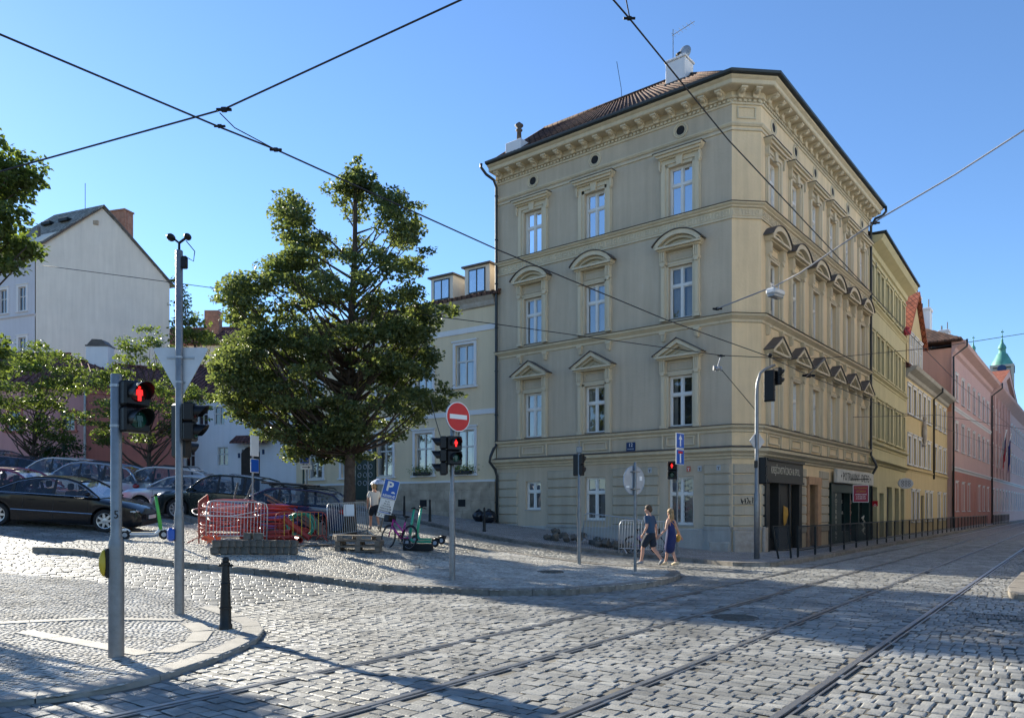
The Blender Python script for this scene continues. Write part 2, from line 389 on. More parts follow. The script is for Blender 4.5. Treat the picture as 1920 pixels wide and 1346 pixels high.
# ================================================================ corner apartment house
P0 = Vector((8.05, 27.76)); uA = Vector((.778, -.628)).normalized(); uB = Vector((.628, .778)).normalized()
LA, LC, LB = 11.23, 1.12, 15.1
EL = P0-uA*LA; P1 = P0+Vector((.994, .106))*LC; PB = P1+uB*LB
FA = frame(EL, uA); FC = frame(P0, P1-P0); FB = frame(P1, uB)
house = empty('corner_house', (P0.x, P0.y, 0), 0, 'four-storey ochre grey corner apartment house with pedimented windows and dark ground floor shops', 'apartment building')
M['plasterB_lit'] = plaster('ochre_render_bounce_lit', (.72, .56, .35), .13)  # brighter and warmer than plasterA: bounced sunlight put into the colour
wa = [LA-9.15, LA-5.92, LA-2.04]; wb = [1.25+2.5*i for i in range(6)]
hw = .5
lev = [(4.85, 1.98), (9.0, 2.04), (12.95, 1.93)]
gwA = [(wa[0], .42, 1.68, 1.25), (wa[1], .5, 1.24, 1.8), (wa[2], .52, 1.1, 1.85)]
b = MB(FA); ho = [(x-hw, x+hw, z, z+h) for z, h in lev for x in wa]+[(x-q, x+q, z, z+h) for x, q, z, h in gwA]
wallholes(b, 0, LA, -1, 17.157, ho, 0, .75)
b.build('wall', 'plasterA', house, fixn=False)
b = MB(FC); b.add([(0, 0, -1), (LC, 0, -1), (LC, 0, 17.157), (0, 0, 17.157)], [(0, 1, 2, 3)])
b.build('wall', 'plasterB_lit', house, fixn=False)
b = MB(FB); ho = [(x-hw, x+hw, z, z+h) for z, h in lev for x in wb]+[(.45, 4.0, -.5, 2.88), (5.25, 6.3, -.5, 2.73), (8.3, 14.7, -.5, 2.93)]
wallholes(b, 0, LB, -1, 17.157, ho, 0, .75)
b.build('wall', 'plasterB_lit', house, fixn=False)
# hidden sides so that the block is closed
D1 = EL+uB*16; D2 = PB-uA*12.2
b = MB(); b.add([(*EL, -1), (*D1, -1), (*D1, 17.157), (*EL, 17.157), (*PB, -1), (*D2, -1), (*D2, 17.157), (*PB, 17.157)], [(0, 1, 2, 3), (4, 5, 6, 7), (1, 5, 6, 2)])
b.build('wall', 'plasterA', house)
path = [EL, P0, P1, PB]
def belt(name, m, prof): return MB().sweep(path, prof).build(name, m, house)
belt('belt_course', 'trimA', [(-.02, 12.34), (.05, 12.34), (.05, 12.38), (.02, 12.40), (.02, 12.72), (.10, 12.76), (.10, 12.80), (.19, 12.86), (.19, 12.905), (-.02, 12.93)])
belt('belt_course', 'trimA', [(-.02, 8.52), (.05, 8.56), (.06, 8.64), (.14, 8.70), (.22, 8.76), (.22, 8.83), (-.02, 8.85)])
belt('belt_flashing', 'slate', [(-.02, 8.853), (.26, 8.83), (.27, 8.845), (-.02, 8.9)])
belt('belt_flashing', 'slate', [(-.02, 12.933), (.22, 12.91), (.23, 12.925), (-.02, 12.95)])
belt('belt_course', 'trimA', [(-.02, 4.5), (.05, 4.54), (.06, 4.62), (.14, 4.66), (.18, 4.70), (.18, 4.77), (-.02, 4.79)])
belt('belt_flashing', 'slate', [(-.02, 4.793), (.22, 4.77), (.23, 4.785), (-.02, 4.83)])
belt('ground_cornice', 'trimA', [(-.02, 3.54), (.06, 3.56), (.07, 3.62), (.16, 3.68), (.17, 3.73), (.34, 3.82), (.36, 3.93), (-.02, 3.98)])
belt('cornice_flashing', 'slate', [(-.02, 3.985), (.40, 3.94), (.41, 3.96), (-.02, 4.04)])
belt('attic_moulding', 'trimA', [(-.02, 15.55), (.05, 15.57), (.05, 15.63), (-.02, 15.64)])
belt('attic_moulding', 'trimA', [(-.02, 15.72), (.04, 15.73), (.09, 15.80), (.09, 15.84), (-.02, 15.86)])
belt('main_cornice', 'trimA', [(-.02, 16.50), (.05, 16.515), (.06, 16.573), (.03, 16.588), (.03, 16.704), (.12, 16.719), (.14, 16.763), (.10, 16.777), (.10, 16.938), (.56, 16.953), (.60, 16.982), (.60, 17.113), (.70, 17.172), (.72, 17.215), (-.02, 17.23)])
# greek key frieze
b = MB()
for F, L in ((FA, LA), (FC, LC), (FB, LB)):
    b.M = F; n = int(L/.36); u = L/n; t = .035; zb = 12.44; H = .25
    for i in range(n):
        x = i*u
        for (a, c, d, e) in ((0, .92, 0, 1), ):
            b.box(x+.02, x+.02+t, -.045, -.015, zb, zb+H)
            b.box(x+.02+t, x+u*.8, -.045, -.015, zb+H-t, zb+H)
            b.box(x+u*.8-t, x+u*.8, -.045, -.015, zb+.07, zb+H-t)
            b.box(x+u*.38, x+u*.8-t, -.045, -.015, zb+.07, zb+.07+t)
            b.box(x+u*.38, x+u*.38+t, -.045, -.015, zb+.07+t, zb+H-t*2.3)
            b.box(x+.02+t, x+u+.02, -.045, -.015, zb, zb+t)
b.build('greek_key_frieze', 'trimA', house, fixn=False)
# dentils and modillions
b = MB()
for F, L in ((FA, LA), (FC, LC), (FB, LB)):
    b.M = F; n = int(L/.17)
    for i in range(n): b.box((i+.2)*L/n, (i+.8)*L/n, -.095, -.03, 16.602, 16.69)
b.build('dentil_row', 'trimA', house, fixn=False)
b = MB(); b.prism([(-.13, 16.807), (.13, 16.807), (.13, 16.938), (-.13, 16.938)], -.16, -.10)
pr = [(-.10, 16.938), (-.52, 16.938), (-.53, 16.88), (-.46, 16.843), (-.34, 16.858), (-.26, 16.814), (-.2, 16.719), (-.10, 16.712)]
b.M = Matrix(((0, 1, 0, 0), (1, 0, 0, 0), (0, 0, 1, 0), (0, 0, 0, 1)))
b.prism(pr, -.12, .12)
b.M = Matrix.Identity(4); b.ell((0, -.34, 16.828), (.1, .16, .06), 8, 5); b.ell((0, -.17, 16.741), (.1, .06, .07), 8, 5)
me = b.mesh('bracket', 'trimA')
for F, L, n, o in ((FA, LA, 17, .0), (FC, LC, 2, 0), (FB, LB, 22, 0)):
    for i in range(n): inst('cornice_bracket', me, house, F @ T((i+.5)*L/n, 0, 0))
# attic panel on the chamfer, oculi
b = MB(FC)
for x0, x1, z0, z1 in ((.2, .92, 16.0, 16.05), (.2, .92, 16.40, 16.45), (.2, .25, 16.05, 16.40), (.87, .92, 16.05, 16.40)): b.box(x0, x1, -.04, 0, z0, z1)
b.build('attic_panel', 'trimA', house)
for F, xs in ((FA, wa), (FB, wb)):
    for x in xs:
        b = MB(F @ T(x, 0, 16.19)); b.torus((0, -.01, 0), .27, .035, n=28, k=6)
        b.torus((0, -.005, 0), .20, .03, n=28, k=6)
        o = b.build('round_vent', 'trimA', house, True)
        MB(F @ T(x, 0, 16.19)).disc((0, -.006, 0), .19, .012).build('vent_opening', 'black_matt', o)
# rustication
b = MB(FA)
def rust(b, x0, x1, z0, n, h, y=-.06):
    for i in range(n):
        a = z0+i*h; g = .045
        b.prism([(0, 0)], 0, 0) if 0 else None
        b.add([(x0, 0, a+g*.3), (x1, 0, a+g*.3), (x1, 0, a+h-g*.3), (x0, 0, a+h-g*.3), (x0+.05, y, a+g), (x1-.05, y, a+g), (x1-.05, y, a+h-g), (x0+.05, y, a+h-g)],
              [(4, 5, 6, 7), (0, 1, 5, 4), (1, 2, 6, 5), (2, 3, 7, 6), (3, 0, 4, 7)])
gaps = [(0.1, wa[0]-.85), (wa[0]+.8, wa[1]-.85), (wa[1]+.85, wa[2]-.9), (wa[2]+.95, LA-.03)]
for x0, x1 in gaps: rust(b, x0, x1, 1.06, 6, .385)
b.M = FC; rust(b, .03, LC-.03, 1.06, 6, .385)
b.M = FB
rust(b, .02, .30, 1.06, 6, .385); rust(b, 4.25, 5.0, .7, 7, .385); rust(b, 6.8, 8.1, .7, 7, .385)
b.build('rustication', 'rust', house, fixn=False)
b = MB(FA)
for x0, x1 in gaps: b.box(x0, x1, -.085, 0, .93, 1.05)
b.box(LA-.9, LA, -.10, 0, -.5, .92)
b.build('plinth_moulding', 'plinthA', house)
b = MB(FC); b.box(0.01, LC-.01, -.1, 0, .93, 1.05); b.bbox(.02, LC-.05, -.13, 0, -.4, .92, .05); b.M = FA; b.bbox(LA-.85, LA-.02, -.14, -.02, -.4, .5, .05)
b.M = FB; b.bbox(.02, .4, -.13, 0, -.4, 1.05, .04); b.build('corner_stones', 'stone', house)
b = MB(FA); b.add([(0, -.045, -.8), (LA-.9, -.045, -.8), (LA-.9, -.045, .92), (0, -.045, .92), (0, 0, .96), (LA-.9, 0, .96)], [(0, 1, 2, 3), (3, 2, 5, 4)])
b.build('plinth', 'plinthA', house)
# ---- windows
def casement(w, h, tr=.64, fr=.065, y=.17):
    b = MB(); x = w/2
    b.box(-x, -x+fr, y-.03, y+.05, 0, h); b.box(x-fr, x, y-.03, y+.05, 0, h)
    b.box(-x+fr, x-fr, y-.03, y+.05, 0, fr); b.box(-x+fr, x-fr, y-.03, y+.05, h-fr, h)
    b.box(-x+fr, x-fr, y-.045, y+.05, h*tr-.05, h*tr+.05); b.box(-.05, .05, y-.035, y+.048, fr, h*tr-.05); b.box(-.045, .045, y-.035, y+.048, h*tr+.05, h-fr)
    for s in (-1, 1):       # sash rails
        for z0, z1 in ((fr, h*tr-.05), (h*tr+.05, h-fr)):
            a, c = sorted((s*.05, s*(x-fr)))
            b.box(a, a+.025, y-.01, y+.04, z0, z1); b.box(c-.025, c, y-.01, y+.04, z0, z1); b.box(a+.025, c-.025, y-.01, y+.04, z0, z0+.03); b.box(a+.025, c-.025, y-.01, y+.04, z1-.03, z1)
    return b.mesh('casement', 'white_frame')
def pane(w, h, m, y=.19): return MB().add([(-w/2+.03, y, .03), (w/2-.03, y, .03), (w/2-.03, y, h-.03), (-w/2+.03, y, h-.03)], [(0, 1, 2, 3)]).mesh('pane', m)
def curtain(w, h, cover, seed, y=.36):
    r = random.Random(seed); b = MB()
    for s in (-1, 1):
        x0 = s*w/2; x1 = s*(w/2)*(1-cover); n = 26; vs = []
        for i in range(n+1):
            x = x0+(x1-x0)*i/n; d = .025*math.sin(i*1.9+r.random())
            vs += [(x, y+d, .02), (x, y+d, h-.02)]
        b.add(vs, [(2*i, 2*i+2, 2*i+3, 2*i+1) for i in range(n)])
    return b.mesh('curtain', 'curtain', True)
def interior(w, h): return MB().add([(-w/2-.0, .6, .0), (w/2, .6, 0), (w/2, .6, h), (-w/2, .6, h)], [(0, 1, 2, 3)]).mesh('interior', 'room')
def ring(b, out, inn, y0, y1):
    """open band between two polylines of equal length, extruded y0..y1"""
    n = len(out); vs = [(x, y0, z) for x, z in out]+[(x, y0, z) for x, z in inn]+[(x, y1, z) for x, z in out]+[(x, y1, z) for x, z in inn]; fs = []
    for i in range(n-1): fs += [(i, i+1, n+i+1, n+i), (i, 2*n+i, 2*n+i+1, i+1), (n+i, n+i+1, 3*n+i+1, 3*n+i)]
    fs += [(0, n, 3*n, 2*n), (n-1, 3*n-1, 4*n-1, 2*n-1)]
    b.add(vs, fs)
def arc(hw_, z0, rise, n=14, k=1.):
    R = (hw_*hw_+rise*rise)/(2*rise); a = math.asin(min(1, hw_/R)); return [(R*math.sin(-a+2*a*i/n), z0+rise-R+R*math.cos(-a+2*a*i/n)) for i in range(n+1)]
def surround(kind, h):
    b = MB()
    if kind == 3:
        for s in (-1, 1):
            b.box(s*.5, s*.62, -.05, 0, -.04, h+.12); b.box(s*.62, s*.78, -.09, 0, -.04, h+.17); b.box(s*.78, s*.83, -.035, 0, -.04, h-.1)
            b.prism([(s*.80, h+.28), (s*.86, h+.28), (s*.86, h-.0), (s*.80, h-.1)], -.16, 0)
        b.box(-.62, .62, -.05, 0, h, h+.12); b.box(-.62, .62, -.09, 0, h+.12, h+.17); b.box(-.80, .80, -.07, 0, h+.17, h+.30)
        b.prism([(-.10, h-.02), (.10, h-.02), (.15, h+.3), (-.15, h+.3)], -.15, -.0)
        b.prism([(-.82, h+.30), (.82, h+.30), (.84, h+.36), (-.84, h+.36)], -.16, 0)
        b.prism([(-.86, h+.36), (.86, h+.36), (.96, h+.46), (-.96, h+.46)], -.26, 0); b.prism([(-.96, h+.46), (.96, h+.46), (1.0, h+.54), (-1.0, h+.54)], -.34, 0)
    else:
        z2 = h+.62
        for s in (-1, 1):
            b.box(s*.5, s*.60, -.05, 0, -.04, h+.08); b.box(s*.60, s*.80, -.10, 0, -.04, h+.10); b.box(s*.64, s*.76, -.125, -.1, .1, h-.02)
            b.box(s*.58, s*.83, -.14, 0, -.04, .08)
            b.prism([(s*.58, h+.10), (s*.82, h+.10), (s*.84, h+.17), (s*.56, h+.17)], -.15, 0)
            for q in (.60, .675, .75): b.box(s*q, s*(q+.05), -.2, 0, h+.2, z2-.02)
            b.box(s*.59, s*.81, -.17, 0, h+.17, z2-.02); b.prism([(s*.60, h+.17), (s*.80, h+.17), (s*.76, h+.02), (s*.64, h+.02)], -.17, -.125)
        b.box(-.60, .60, -.05, 0, h, h+.08); b.box(-.58, .58, -.07, 0, h+.08, h+.14)
        for a in ((-.5, .5, h+.22, h+.25), (-.5, .5, z2-.12, z2-.09), (-.5, -.47, h+.25, z2-.12), (.47, .5, h+.25, z2-.12)): b.box(a[0], a[1], -.03, 0, a[2], a[3])
        b.prism([(-.86, z2-.02), (.86, z2-.02), (.90, z2+.04), (-.90, z2+.04)], -.24, 0)
        b.prism([(-.92, z2+.04), (.92, z2+.04), (1.0, z2+.12), (-1.0, z2+.12)], -.36, 0)
        zt = z2+.12
        if kind == 2:
            o = arc(1.0, zt+.03, .50); i_ = arc(.82, zt, .36); ring(b, o, i_, -.36, -.0)
            o2 = arc(.80, zt-.01, .35); i2 = arc(.66, zt, .24); ring(b, o2, i2, -.2, 0); b.add([(x, -.05, z) for x, z in arc(.70, zt, .26)], [tuple(range(15))])
            o3 = arc(.52, zt+.0, .17); i3 = arc(.44, zt, .12); ring(b, o3, i3, -.1, 0)
        else:
            ring(b, [(-1.0, zt+.03), (0, zt+.60), (1.0, zt+.03)], [(-.80, zt), (0, zt+.44), (.80, zt)], -.36, 0)
            ring(b, [(-.78, zt-.005), (0, zt+.43), (.78, zt-.005)], [(-.62, zt), (0, zt+.33), (.62, zt)], -.22, 0)
            b.add([(-.66, -.05, zt), (.66, -.05, zt), (0, -.05, zt+.36)], [(0, 1, 2)]); ring(b, [(-.42, zt), (0, zt+.22), (.42, zt)], [(-.34, zt), (0, zt+.17), (.34, zt)], -.1, 0)
    return b.mesh('surround', 'trimA')
def capsheet(kind, h):
    b = MB(); zt = h+.74
    if kind == 2: ring(b, [(x*1.05, z+.035) for x, z in arc(1.0, zt+.03, .50)], [(x*1.05, z+.01) for x, z in arc(1.0, zt+.03, .5)], -.41, 0)
    elif kind == 1: ring(b, [(-1.05, zt+.04), (0, zt+.65), (1.05, zt+.04)], [(-1.04, zt+.01), (0, zt+.62), (1.04, zt+.01)], -.41, 0)
    else: b.box(-1.03, 1.03, -.37, 0, h+.545, h+.565)
    return b.mesh('cap_flashing', 'slate')
def sillm(): return MB().box(-.5, .5, -.03, .14, 0, .025).mesh('sill', 'slate')
cas = {}; sil = sillm()
def put_window(F, x, z, w, h, kind, seed, glass='glass', cover=.75):
    key = (w, round(h, 2), kind, glass)
    if key not in cas: cas[key] = (casement(w, h), pane(w, h, glass), surround(kind, h) if kind else None, capsheet(kind, h) if kind else None, interior(w, h))
    c, p, s, k, it = cas[key]; mw = F @ T(x, 0, z)
    o = inst('window', c, house, mw); inst('pane', p, o, mw); inst('interior', it, o, mw); inst('curtain', curtain(w, h, cover, seed), o, mw)
    if s: inst('surround', s, o, mw); inst('pediment_flashing', k, o, mw); inst('sill', sil, o, mw)
    return o
sd_ = 0
for F, xs in ((FA, wa), (FB, wb)):
    for x in xs:
        for i, (z, h) in enumerate(lev):
            sd_ += 1; put_window(F, x, z, 1.0, h, i+1, sd_, ('glass_low' if sd_ % 3 else 'glass', 'glass' if sd_ % 4 else 'glass_low', 'glass_top')[i], (.45, .8, .97, .3, .65, .9, .55)[sd_ % 7])
for k, (x, q, z, h) in enumerate(gwA):
    o = put_window(FA, x, z, 2*q, h, 0, 50+k, 'glass_low', .9)
    b = MB(FA @ T(x, 0, z)); b.box(-q-.02, q+.02, -.04, .12, -.05, 0); 
    b.build('sill', 'plinthA', o)
b = MB(FA @ T(wa[2], 0, 1.1))      # lattice grille behind the ground floor window
for i in range(9):
    for s in (-1, 1):
        z0 = .1+i*.2
        b.tube([(-.42, .15, z0), (.42, .15, z0+s*.30)], .008, 4)
b.build('window_grille', 'plinthA', house)
# panels under first floor windows, consoles under second floor sills
pb = MB()
for a in ((-.78, .78, -.10, -.04), (-.78, .78, -.68, -.62), (-.78, -.72, -.62, -.10), (.72, .78, -.62, -.10), (-.58, .58, -.22, -.18), (-.58, .58, -.52, -.48), (-.58, -.54, -.48, -.22), (.54, .58, -.48, -.22)): pb.box(a[0], a[1], -.06, 0, a[2], a[3])
pm = pb.mesh('panel', 'trimA')
cms = []
for s in (-1, 1):
    cb = MB(); cb.prism([(s*.58, 0), (s*.84, 0), (s*.82, -.08), (s*.60, -.08)], -.16, 0); cb.prism([(s*.61, -.08), (s*.81, -.08), (s*.76, -.34), (s*.66, -.34)], -.11, 0)
    for q in (.63, .70, .77): cb.prism([(s*(q-.02), -.08), (s*(q+.02), -.08), (s*(q*.6+.275), -.30), (s*(q*.6+.255), -.30)], -.135, -.10)
    cms.append(cb.mesh('console', 'trimA'))
for F, xs in ((FA, wa), (FB, wb)):
    for x in xs: inst('apron_panel', pm, house, F @ T(x, 0, 4.66)); [inst('sill_console', cm, house, F @ T(x, 0, 8.53)) for cm in cms]
# ---- roof: hipped, tiled, with gutters
b = MB(); ov = .55
def offs(path, o):
    out = []
    for i, p in enumerate(path):
        d0 = (path[i]-path[i-1]).normalized() if i else (path[1]-path[0]).normalized(); d1 = (path[i+1]-path[i]).normalized() if i < len(path)-1 else d0
        n0 = Vector((d0.y, -d0.x)); n1 = Vector((d1.y, -d1.x)); m = (n0+n1).normalized(); out.append(p+m*(o/max(.3, m.dot(n0))))
    return out
e = offs([EL, P0, P1, PB], .62)
RZ = 20.75
rA = EL-uA*.25+uB*4.0; rK = EL+uA*(LA-3.9)+uB*4.0; rB = PB-uA*4.0
E0, E1, E2, E3 = [(*p, 17.318) for p in e]; D1e = (*(EL-uA*.3+uB*9), 17.318)
b.add([E0, E1, E2, E3, (*rA, RZ), (*rK, RZ), (*rB, RZ), D1e, (*(rA+uB*5), RZ), (*(PB-uA*9), 17.318)],
      [(0, 1, 5, 4), (1, 2, 5), (2, 3, 6, 5), (0, 4, 8, 7), (4, 5, 8), (5, 6, 9, 8)])
ro = b.build('roof', 'tile', house, fixn=False)
# rows of tiles as real ribs, down the slope of both street sides
b = MB()
def ribs(b, a0, a1, t0, t1, n, r=.035):
    a0, a1, t0, t1 = map(Vector, (a0, a1, t0, t1))
    for i in range(n+1):
        k = i/n; b.tube([a0.lerp(a1, k)+Vector((0, 0, .02)), t0.lerp(t1, k)+Vector((0, 0, .02))], r, 5)
ribs(b, E0, E1, (*rA, RZ), (*rK, RZ), 52); ribs(b, E2, E3, (*rK, RZ), (*rB, RZ), 60)
ribs(b, D1e, E0, (*(rA+uB*5), RZ), (*rA, RZ), 18)
b.tube([(*rA, RZ+.04), (*rK, RZ+.04), (*rB, RZ+.04)], .10, 8); b.tube([E0, (*rA, RZ+.04)], .08, 6); b.tube([E1, (*rK, RZ+.03)], .08, 6); b.tube([E2, (*rK, RZ+.03)], .08, 6)
b.build('roof_tile_ribs', 'tile', ro, True)
b = MB(); b.sweep(path, [(.70, 17.215), (.82, 17.23), (.86, 17.288), (.86, 17.325), (.83, 17.325), (.80, 17.274), (.72, 17.259), (.60, 17.347), (.56, 17.303)]); b.build('gutter', 'gutter', house)
b = MB(); b.sweep(path, [(.74, 17.208), (.86, 17.245), (.875, 17.318), (.86, 17.347), (.80, 17.376), (.60, 17.405), (.60, 17.347)]); b.build('eaves_board', 'gutter', house)
def pA(x, out, z): return tuple(FA @ Vector((x, -out, z)))
def pB(x, out, z): return tuple(FB @ Vector((x, -out, z)))
b = MB(); b.tube([pA(-.22, .85, 17.318), pA(-.24, .84, 17.157), pA(-.12, .62, 16.88), pA(0.06, .30, 16.683), pA(.06, .12, 16.4), pA(.06, .12, 4.6), pA(.02, .26, 4.45), pA(.0, .45, 4.1), pA(-.05, .46, 3.85), pA(.06, .2, 3.5), pA(.10, .12, 3.2), pA(.10, .12, 1.0)], .065, 8)
for z in range(2, 17, 2): b.torus(tuple((FA @ Vector((.06, -.12, z)))), .075, .02, 'z', 12, 5)
b.build('downpipe', 'gutter', house, True)
b = MB(); b.tube([pB(LB-.1, .85, 17.267), pB(LB-.08, .86, 17.011), pB(LB-.12, .7, 16.828), pB(LB-.1, .35, 16.756), pB(LB-.1, .14, 16.4), pB(LB-.1, .14, 4.5), pB(LB-.1, .3, 4.2), pB(LB-.1, .42, 3.9), pB(LB-.1, .15, 3.4), pB(LB-.1, .13, 0)], .065, 8)
b.build('downpipe', 'gutter', house, True)
# chimneys and aerial
c0 = FA @ Vector((7.7, 2.9, 0)); b = MB(Matrix.Translation((c0.x, c0.y, 0)) @ Rz(math.atan2(uA.y, uA.x)))
b.bbox(-.45, .45, -.4, .4, 18.5, 20.6, .02); b.bbox(-.5, .5, -.45, .45, 20.6, 20.7, .02)
ch = b.build('chimney', 'chim_white', house)
b.__init__(b.M); b.lathe([(.1, 0), (.1, .25), (.22, .28), (.05, .42)], 10, (.05, 0, 20.7)); b.build('chimney_cowl', 'black', ch, True)
b = MB(Matrix.Translation((c0.x, c0.y, 0)) @ Rz(math.atan2(uA.y, uA.x)))
b.tube([(-.3, 0, 20.6), (-.3, 0, 22.2)], .02, 5); b.tube([(-.35, .0, 21.95), (.55, .3, 22.35)], .015, 5)
for i in range(6): b.tube([(-.3+i*.15, -.18+i*.05, 21.97+i*.067), (-.3+i*.15, .22+i*.05, 21.97+i*.067)], .008, 4)
b.ell((.3, -.1, 20.95), (.28, .06, .28), 14, 8)
b.build('roof_aerial', 'steel_dull', house)
b = MB(Matrix.Translation((c0.x, c0.y, 0)) @ Rz(math.atan2(uA.y, uA.x))); b.box(-.5, -.45, -.42, .42, 18.6, 19.75); b.box(-.47, .47, -.45, -.40, 18.5, 19.7); b.build('chimney_flashing', 'slate', ch)
c1 = FA @ Vector((.65, .75, 0)); b = MB(Matrix.Translation((c1.x, c1.y, 0)) @ Rz(math.atan2(uA.y, uA.x)))
b.bbox(-.45, .45, -.4, .4, 17.084, 18.55, .03); ch = b.build('chimney', 'chim_white', house)
b.__init__(b.M); b.lathe([(.12, 0), (.10, .55), (.16, .58), (.16, .62), (.10, .64), (.10, .7), (.2, .8), (.2, .84), (.03, .98)], 12, (.05, 0, 18.55)); b.build('chimney_cowl', 'slate', ch, True)
b = MB(); q = FA @ Vector((4.9, 3.0, 0)); b.tube([(q.x, q.y, 19), (q.x-.1, q.y, 20.6), (q.x-.3, q.y, 21.8)], .012, 4); b.build('lightning_rod', 'wire', house)
# house number plate and small boxes on wall
b = MB(FA @ T(7.02, 0, 4.2)); b.box(-.2, .2, -.03, -.001, -.17, .17); pl = b.build('house_number_plate', 'blue_plate', house)
textmesh('12', .2, 'sign_white', pl, FA @ T(7.02, -.034, 4.26)); textmesh('KARMELITSKÁ', .055, 'sign_white', pl, FA @ T(7.02, -.034, 4.1), sx=.8)
M['label_red'] = mat('faded_red_label', (.5, .12, .08), .6); M['label_grey'] = mat('grey_label', (.4, .42, .44), .6)
for x, m in ((9.55, 'label_red'), (10.0, 'label_grey'), (10.75, 'label_grey'), (7.9, 'label_grey')):
    b = MB(FA @ T(x, 0, 3.22)); b.bbox(-.08, .08, -.075, -.06, -.1, .1, .004); o = b.build('hydrant_plate', m, house)
    MB(FA @ T(x, 0, 3.22)).box(-.05, .05, -.079, -.075, .02, .035).box(-.012, .012, -.079, -.075, -.07, .02).build('plate_symbol', 'sign_white' if m == 'label_red' else 'black', o)
# graffiti tag
rg = random.Random(3); b = MB(FC @ T(.35, -.062, 2.0)); x = 0
for i in range(5):
    pts = [(x+rg.uniform(-.03, .09), 0, rg.uniform(-.13, .13)) for _ in range(6)]; b.tube(pts, .016, 4); x += .09
b.build('graffiti', 'black_matt', house)
FB0 = FB; FB = FB0 @ Matrix.Diagonal((1, 1, 1.05, 1))
# ---- shop one: tailor
M['shop_dark'] = mat('dark_brown_shop_paint', (.022, .022, .020), .5, var=.2)
M['shop_green'] = mat('dark_green_shop_paint', (.008, .03, .024), .45, var=.2)
M['gold'] = mat('ivory_lettering', (.55, .52, .42), .5)
M['shopglass'] = glassmat('shop_glass', tint=(.012, .013, .014), refl=.04)
b = MB(FB); b.box(.18, 4.2, -.16, .05, 2.62, 3.40); b.box(.14, 4.24, -.22, .05, 3.34, 3.42); b.box(.14, 4.24, -.2, .05, 2.56, 2.64)
b.box(.18, .55, -.12, .2, -.3, 2.56); b.box(3.85, 4.2, -.12, .2, -.3, 2.56)
b.box(1.55, 1.72, -.10, .3, -.3, 2.56); b.box(2.75, 2.92, -.10, .3, -.3, 2.56); b.box(.55, 1.55, .1, .25, -.3, .55); b.box(2.92, 3.85, .1, .25, -.3, .55)
b.box(1.72, 2.75, -.04, .25, -.3, 2.56)
for z in (.15, .5, .8): b.box(1.8, 2.67, -.07, -.04, z, z+.06)
b.box(1.84, 2.63, -.065, -.04, 1.05, 2.15)
s1 = b.build('tailor_shopfront', 'shop_dark', house)
b = MB(FB); b.box(.55, 1.55, .28, .3, .55, 2.56); b.box(2.92, 3.85, .28, .3, .55, 2.56); b.build('shop_window', 'shopglass', s1)
textmesh('KREJČOVSTVÍ ZACH & SPOL.', .36, 'gold', s1, FB @ T(2.2, -.165, 3.0), sx=.72, space=.98)
M['cloth_ochre'] = mat('ochre_cloth', (.45, .24, .04), .8, var=.2)
b = MB(FB); b.add([(2.1, -.09, 1.75), (2.45, -.14, 1.65), (2.4, -.1, 1.1), (2.15, -.09, .95), (2.0, -.12, 1.3), (2.3, -.2, 1.4)], [(0, 1, 5), (1, 2, 5), (2, 3, 5), (3, 4, 5), (4, 0, 5)]); b.build('hanging_cloth', 'cloth_ochre', s1)
# street door
M['door_dark'] = mat('dark_door_wood', (.03, .02, .016), .5, var=.3)
M['frame_sand'] = mat('orange_sandstone', (.46, .27, .15), .85, var=.2, bump=.4)
b = MB(FB); b.box(5.05, 5.25, -.1, .5, -.3, 2.6); b.box(6.3, 6.75, -.12, .5, -.3, 2.6); b.box(5.02, 6.78, -.14, .3, 2.6, 2.92); b.build('door_frame', 'frame_sand', house)
b = MB(FB); b.box(5.25, 6.3, .35, .42, -.3, 2.6)
for z in (.2, 1.1): b.box(5.35, 5.7, .31, .35, z, z+.7); b.box(5.85, 6.2, .31, .35, z, z+.7)
b.build('door', 'door_dark', house)
# ---- shop two: grocery
b = MB(FB); b.box(8.15, 8.45, -.14, .3, -.3, 2.75); b.box(14.6, 14.9, -.14, .3, -.3, 2.75); b.box(8.45, 10.0, -.06, .3, -.3, 2.4); b.box(13.0, 14.6, -.06, .3, -.3, .9)
b.box(8.15, 14.9, -.12, .1, 2.35, 2.72); b.box(11.3, 11.5, -.08, .3, -.3, 2.4); b.box(12.8, 13.0, -.08, .3, -.3, 2.4); b.box(10.0, 11.3, -.05, .3, -.3, .6); b.box(11.5, 12.8, .25, .3, -.3, .9)
s2 = b.build('grocery_shopfront', 'shop_green', house)
b = MB(FB); b.box(10.0, 11.3, .2, .22, .6, 2.35); b.box(11.5, 12.8, .24, .25, .9, 2.35); b.box(13.0, 14.6, .2, .22, .9, 2.35); b.build('shop_window', 'shopglass', s2)
M['fascia'] = mat('cream_fascia', (.52, .50, .44), .6, var=.12)
b = MB(FB); b.bbox(8.5, 14.85, -.30, -.12, 2.76, 3.36, .03); o = b.build('fascia', 'fascia', s2)
textmesh('• POTRAVINY  DIETO •', .50, 'black_matt', o, FB @ T(11.68, -.305, 3.05), sx=1.0, space=1.05)
for i, c in enumerate('POTRAVINY'): textmesh(c, .27, 'gold', s2, FB @ T(9.1, -.065, 2.2-i*.235), sx=1.6)
for i, c in enumerate('SAMOOBSLUHA'): textmesh(c, .15, 'label_red', s2, FB @ T(11.4, -.085, 2.2-i*.17), sx=1.4)
for x, z, t in ((10.6, 1.95, 'OVOCE'), (10.6, 1.45, 'ZELENINA'), (12.2, 1.95, 'NÁPOJE'), (12.2, 1.45, 'MLÉKO')): textmesh(t, .2, 'gold', s2, FB @ T(x, -.0+.19, z), sx=1.2, bold=.004)
b = MB(FB); rg = random.Random(5)
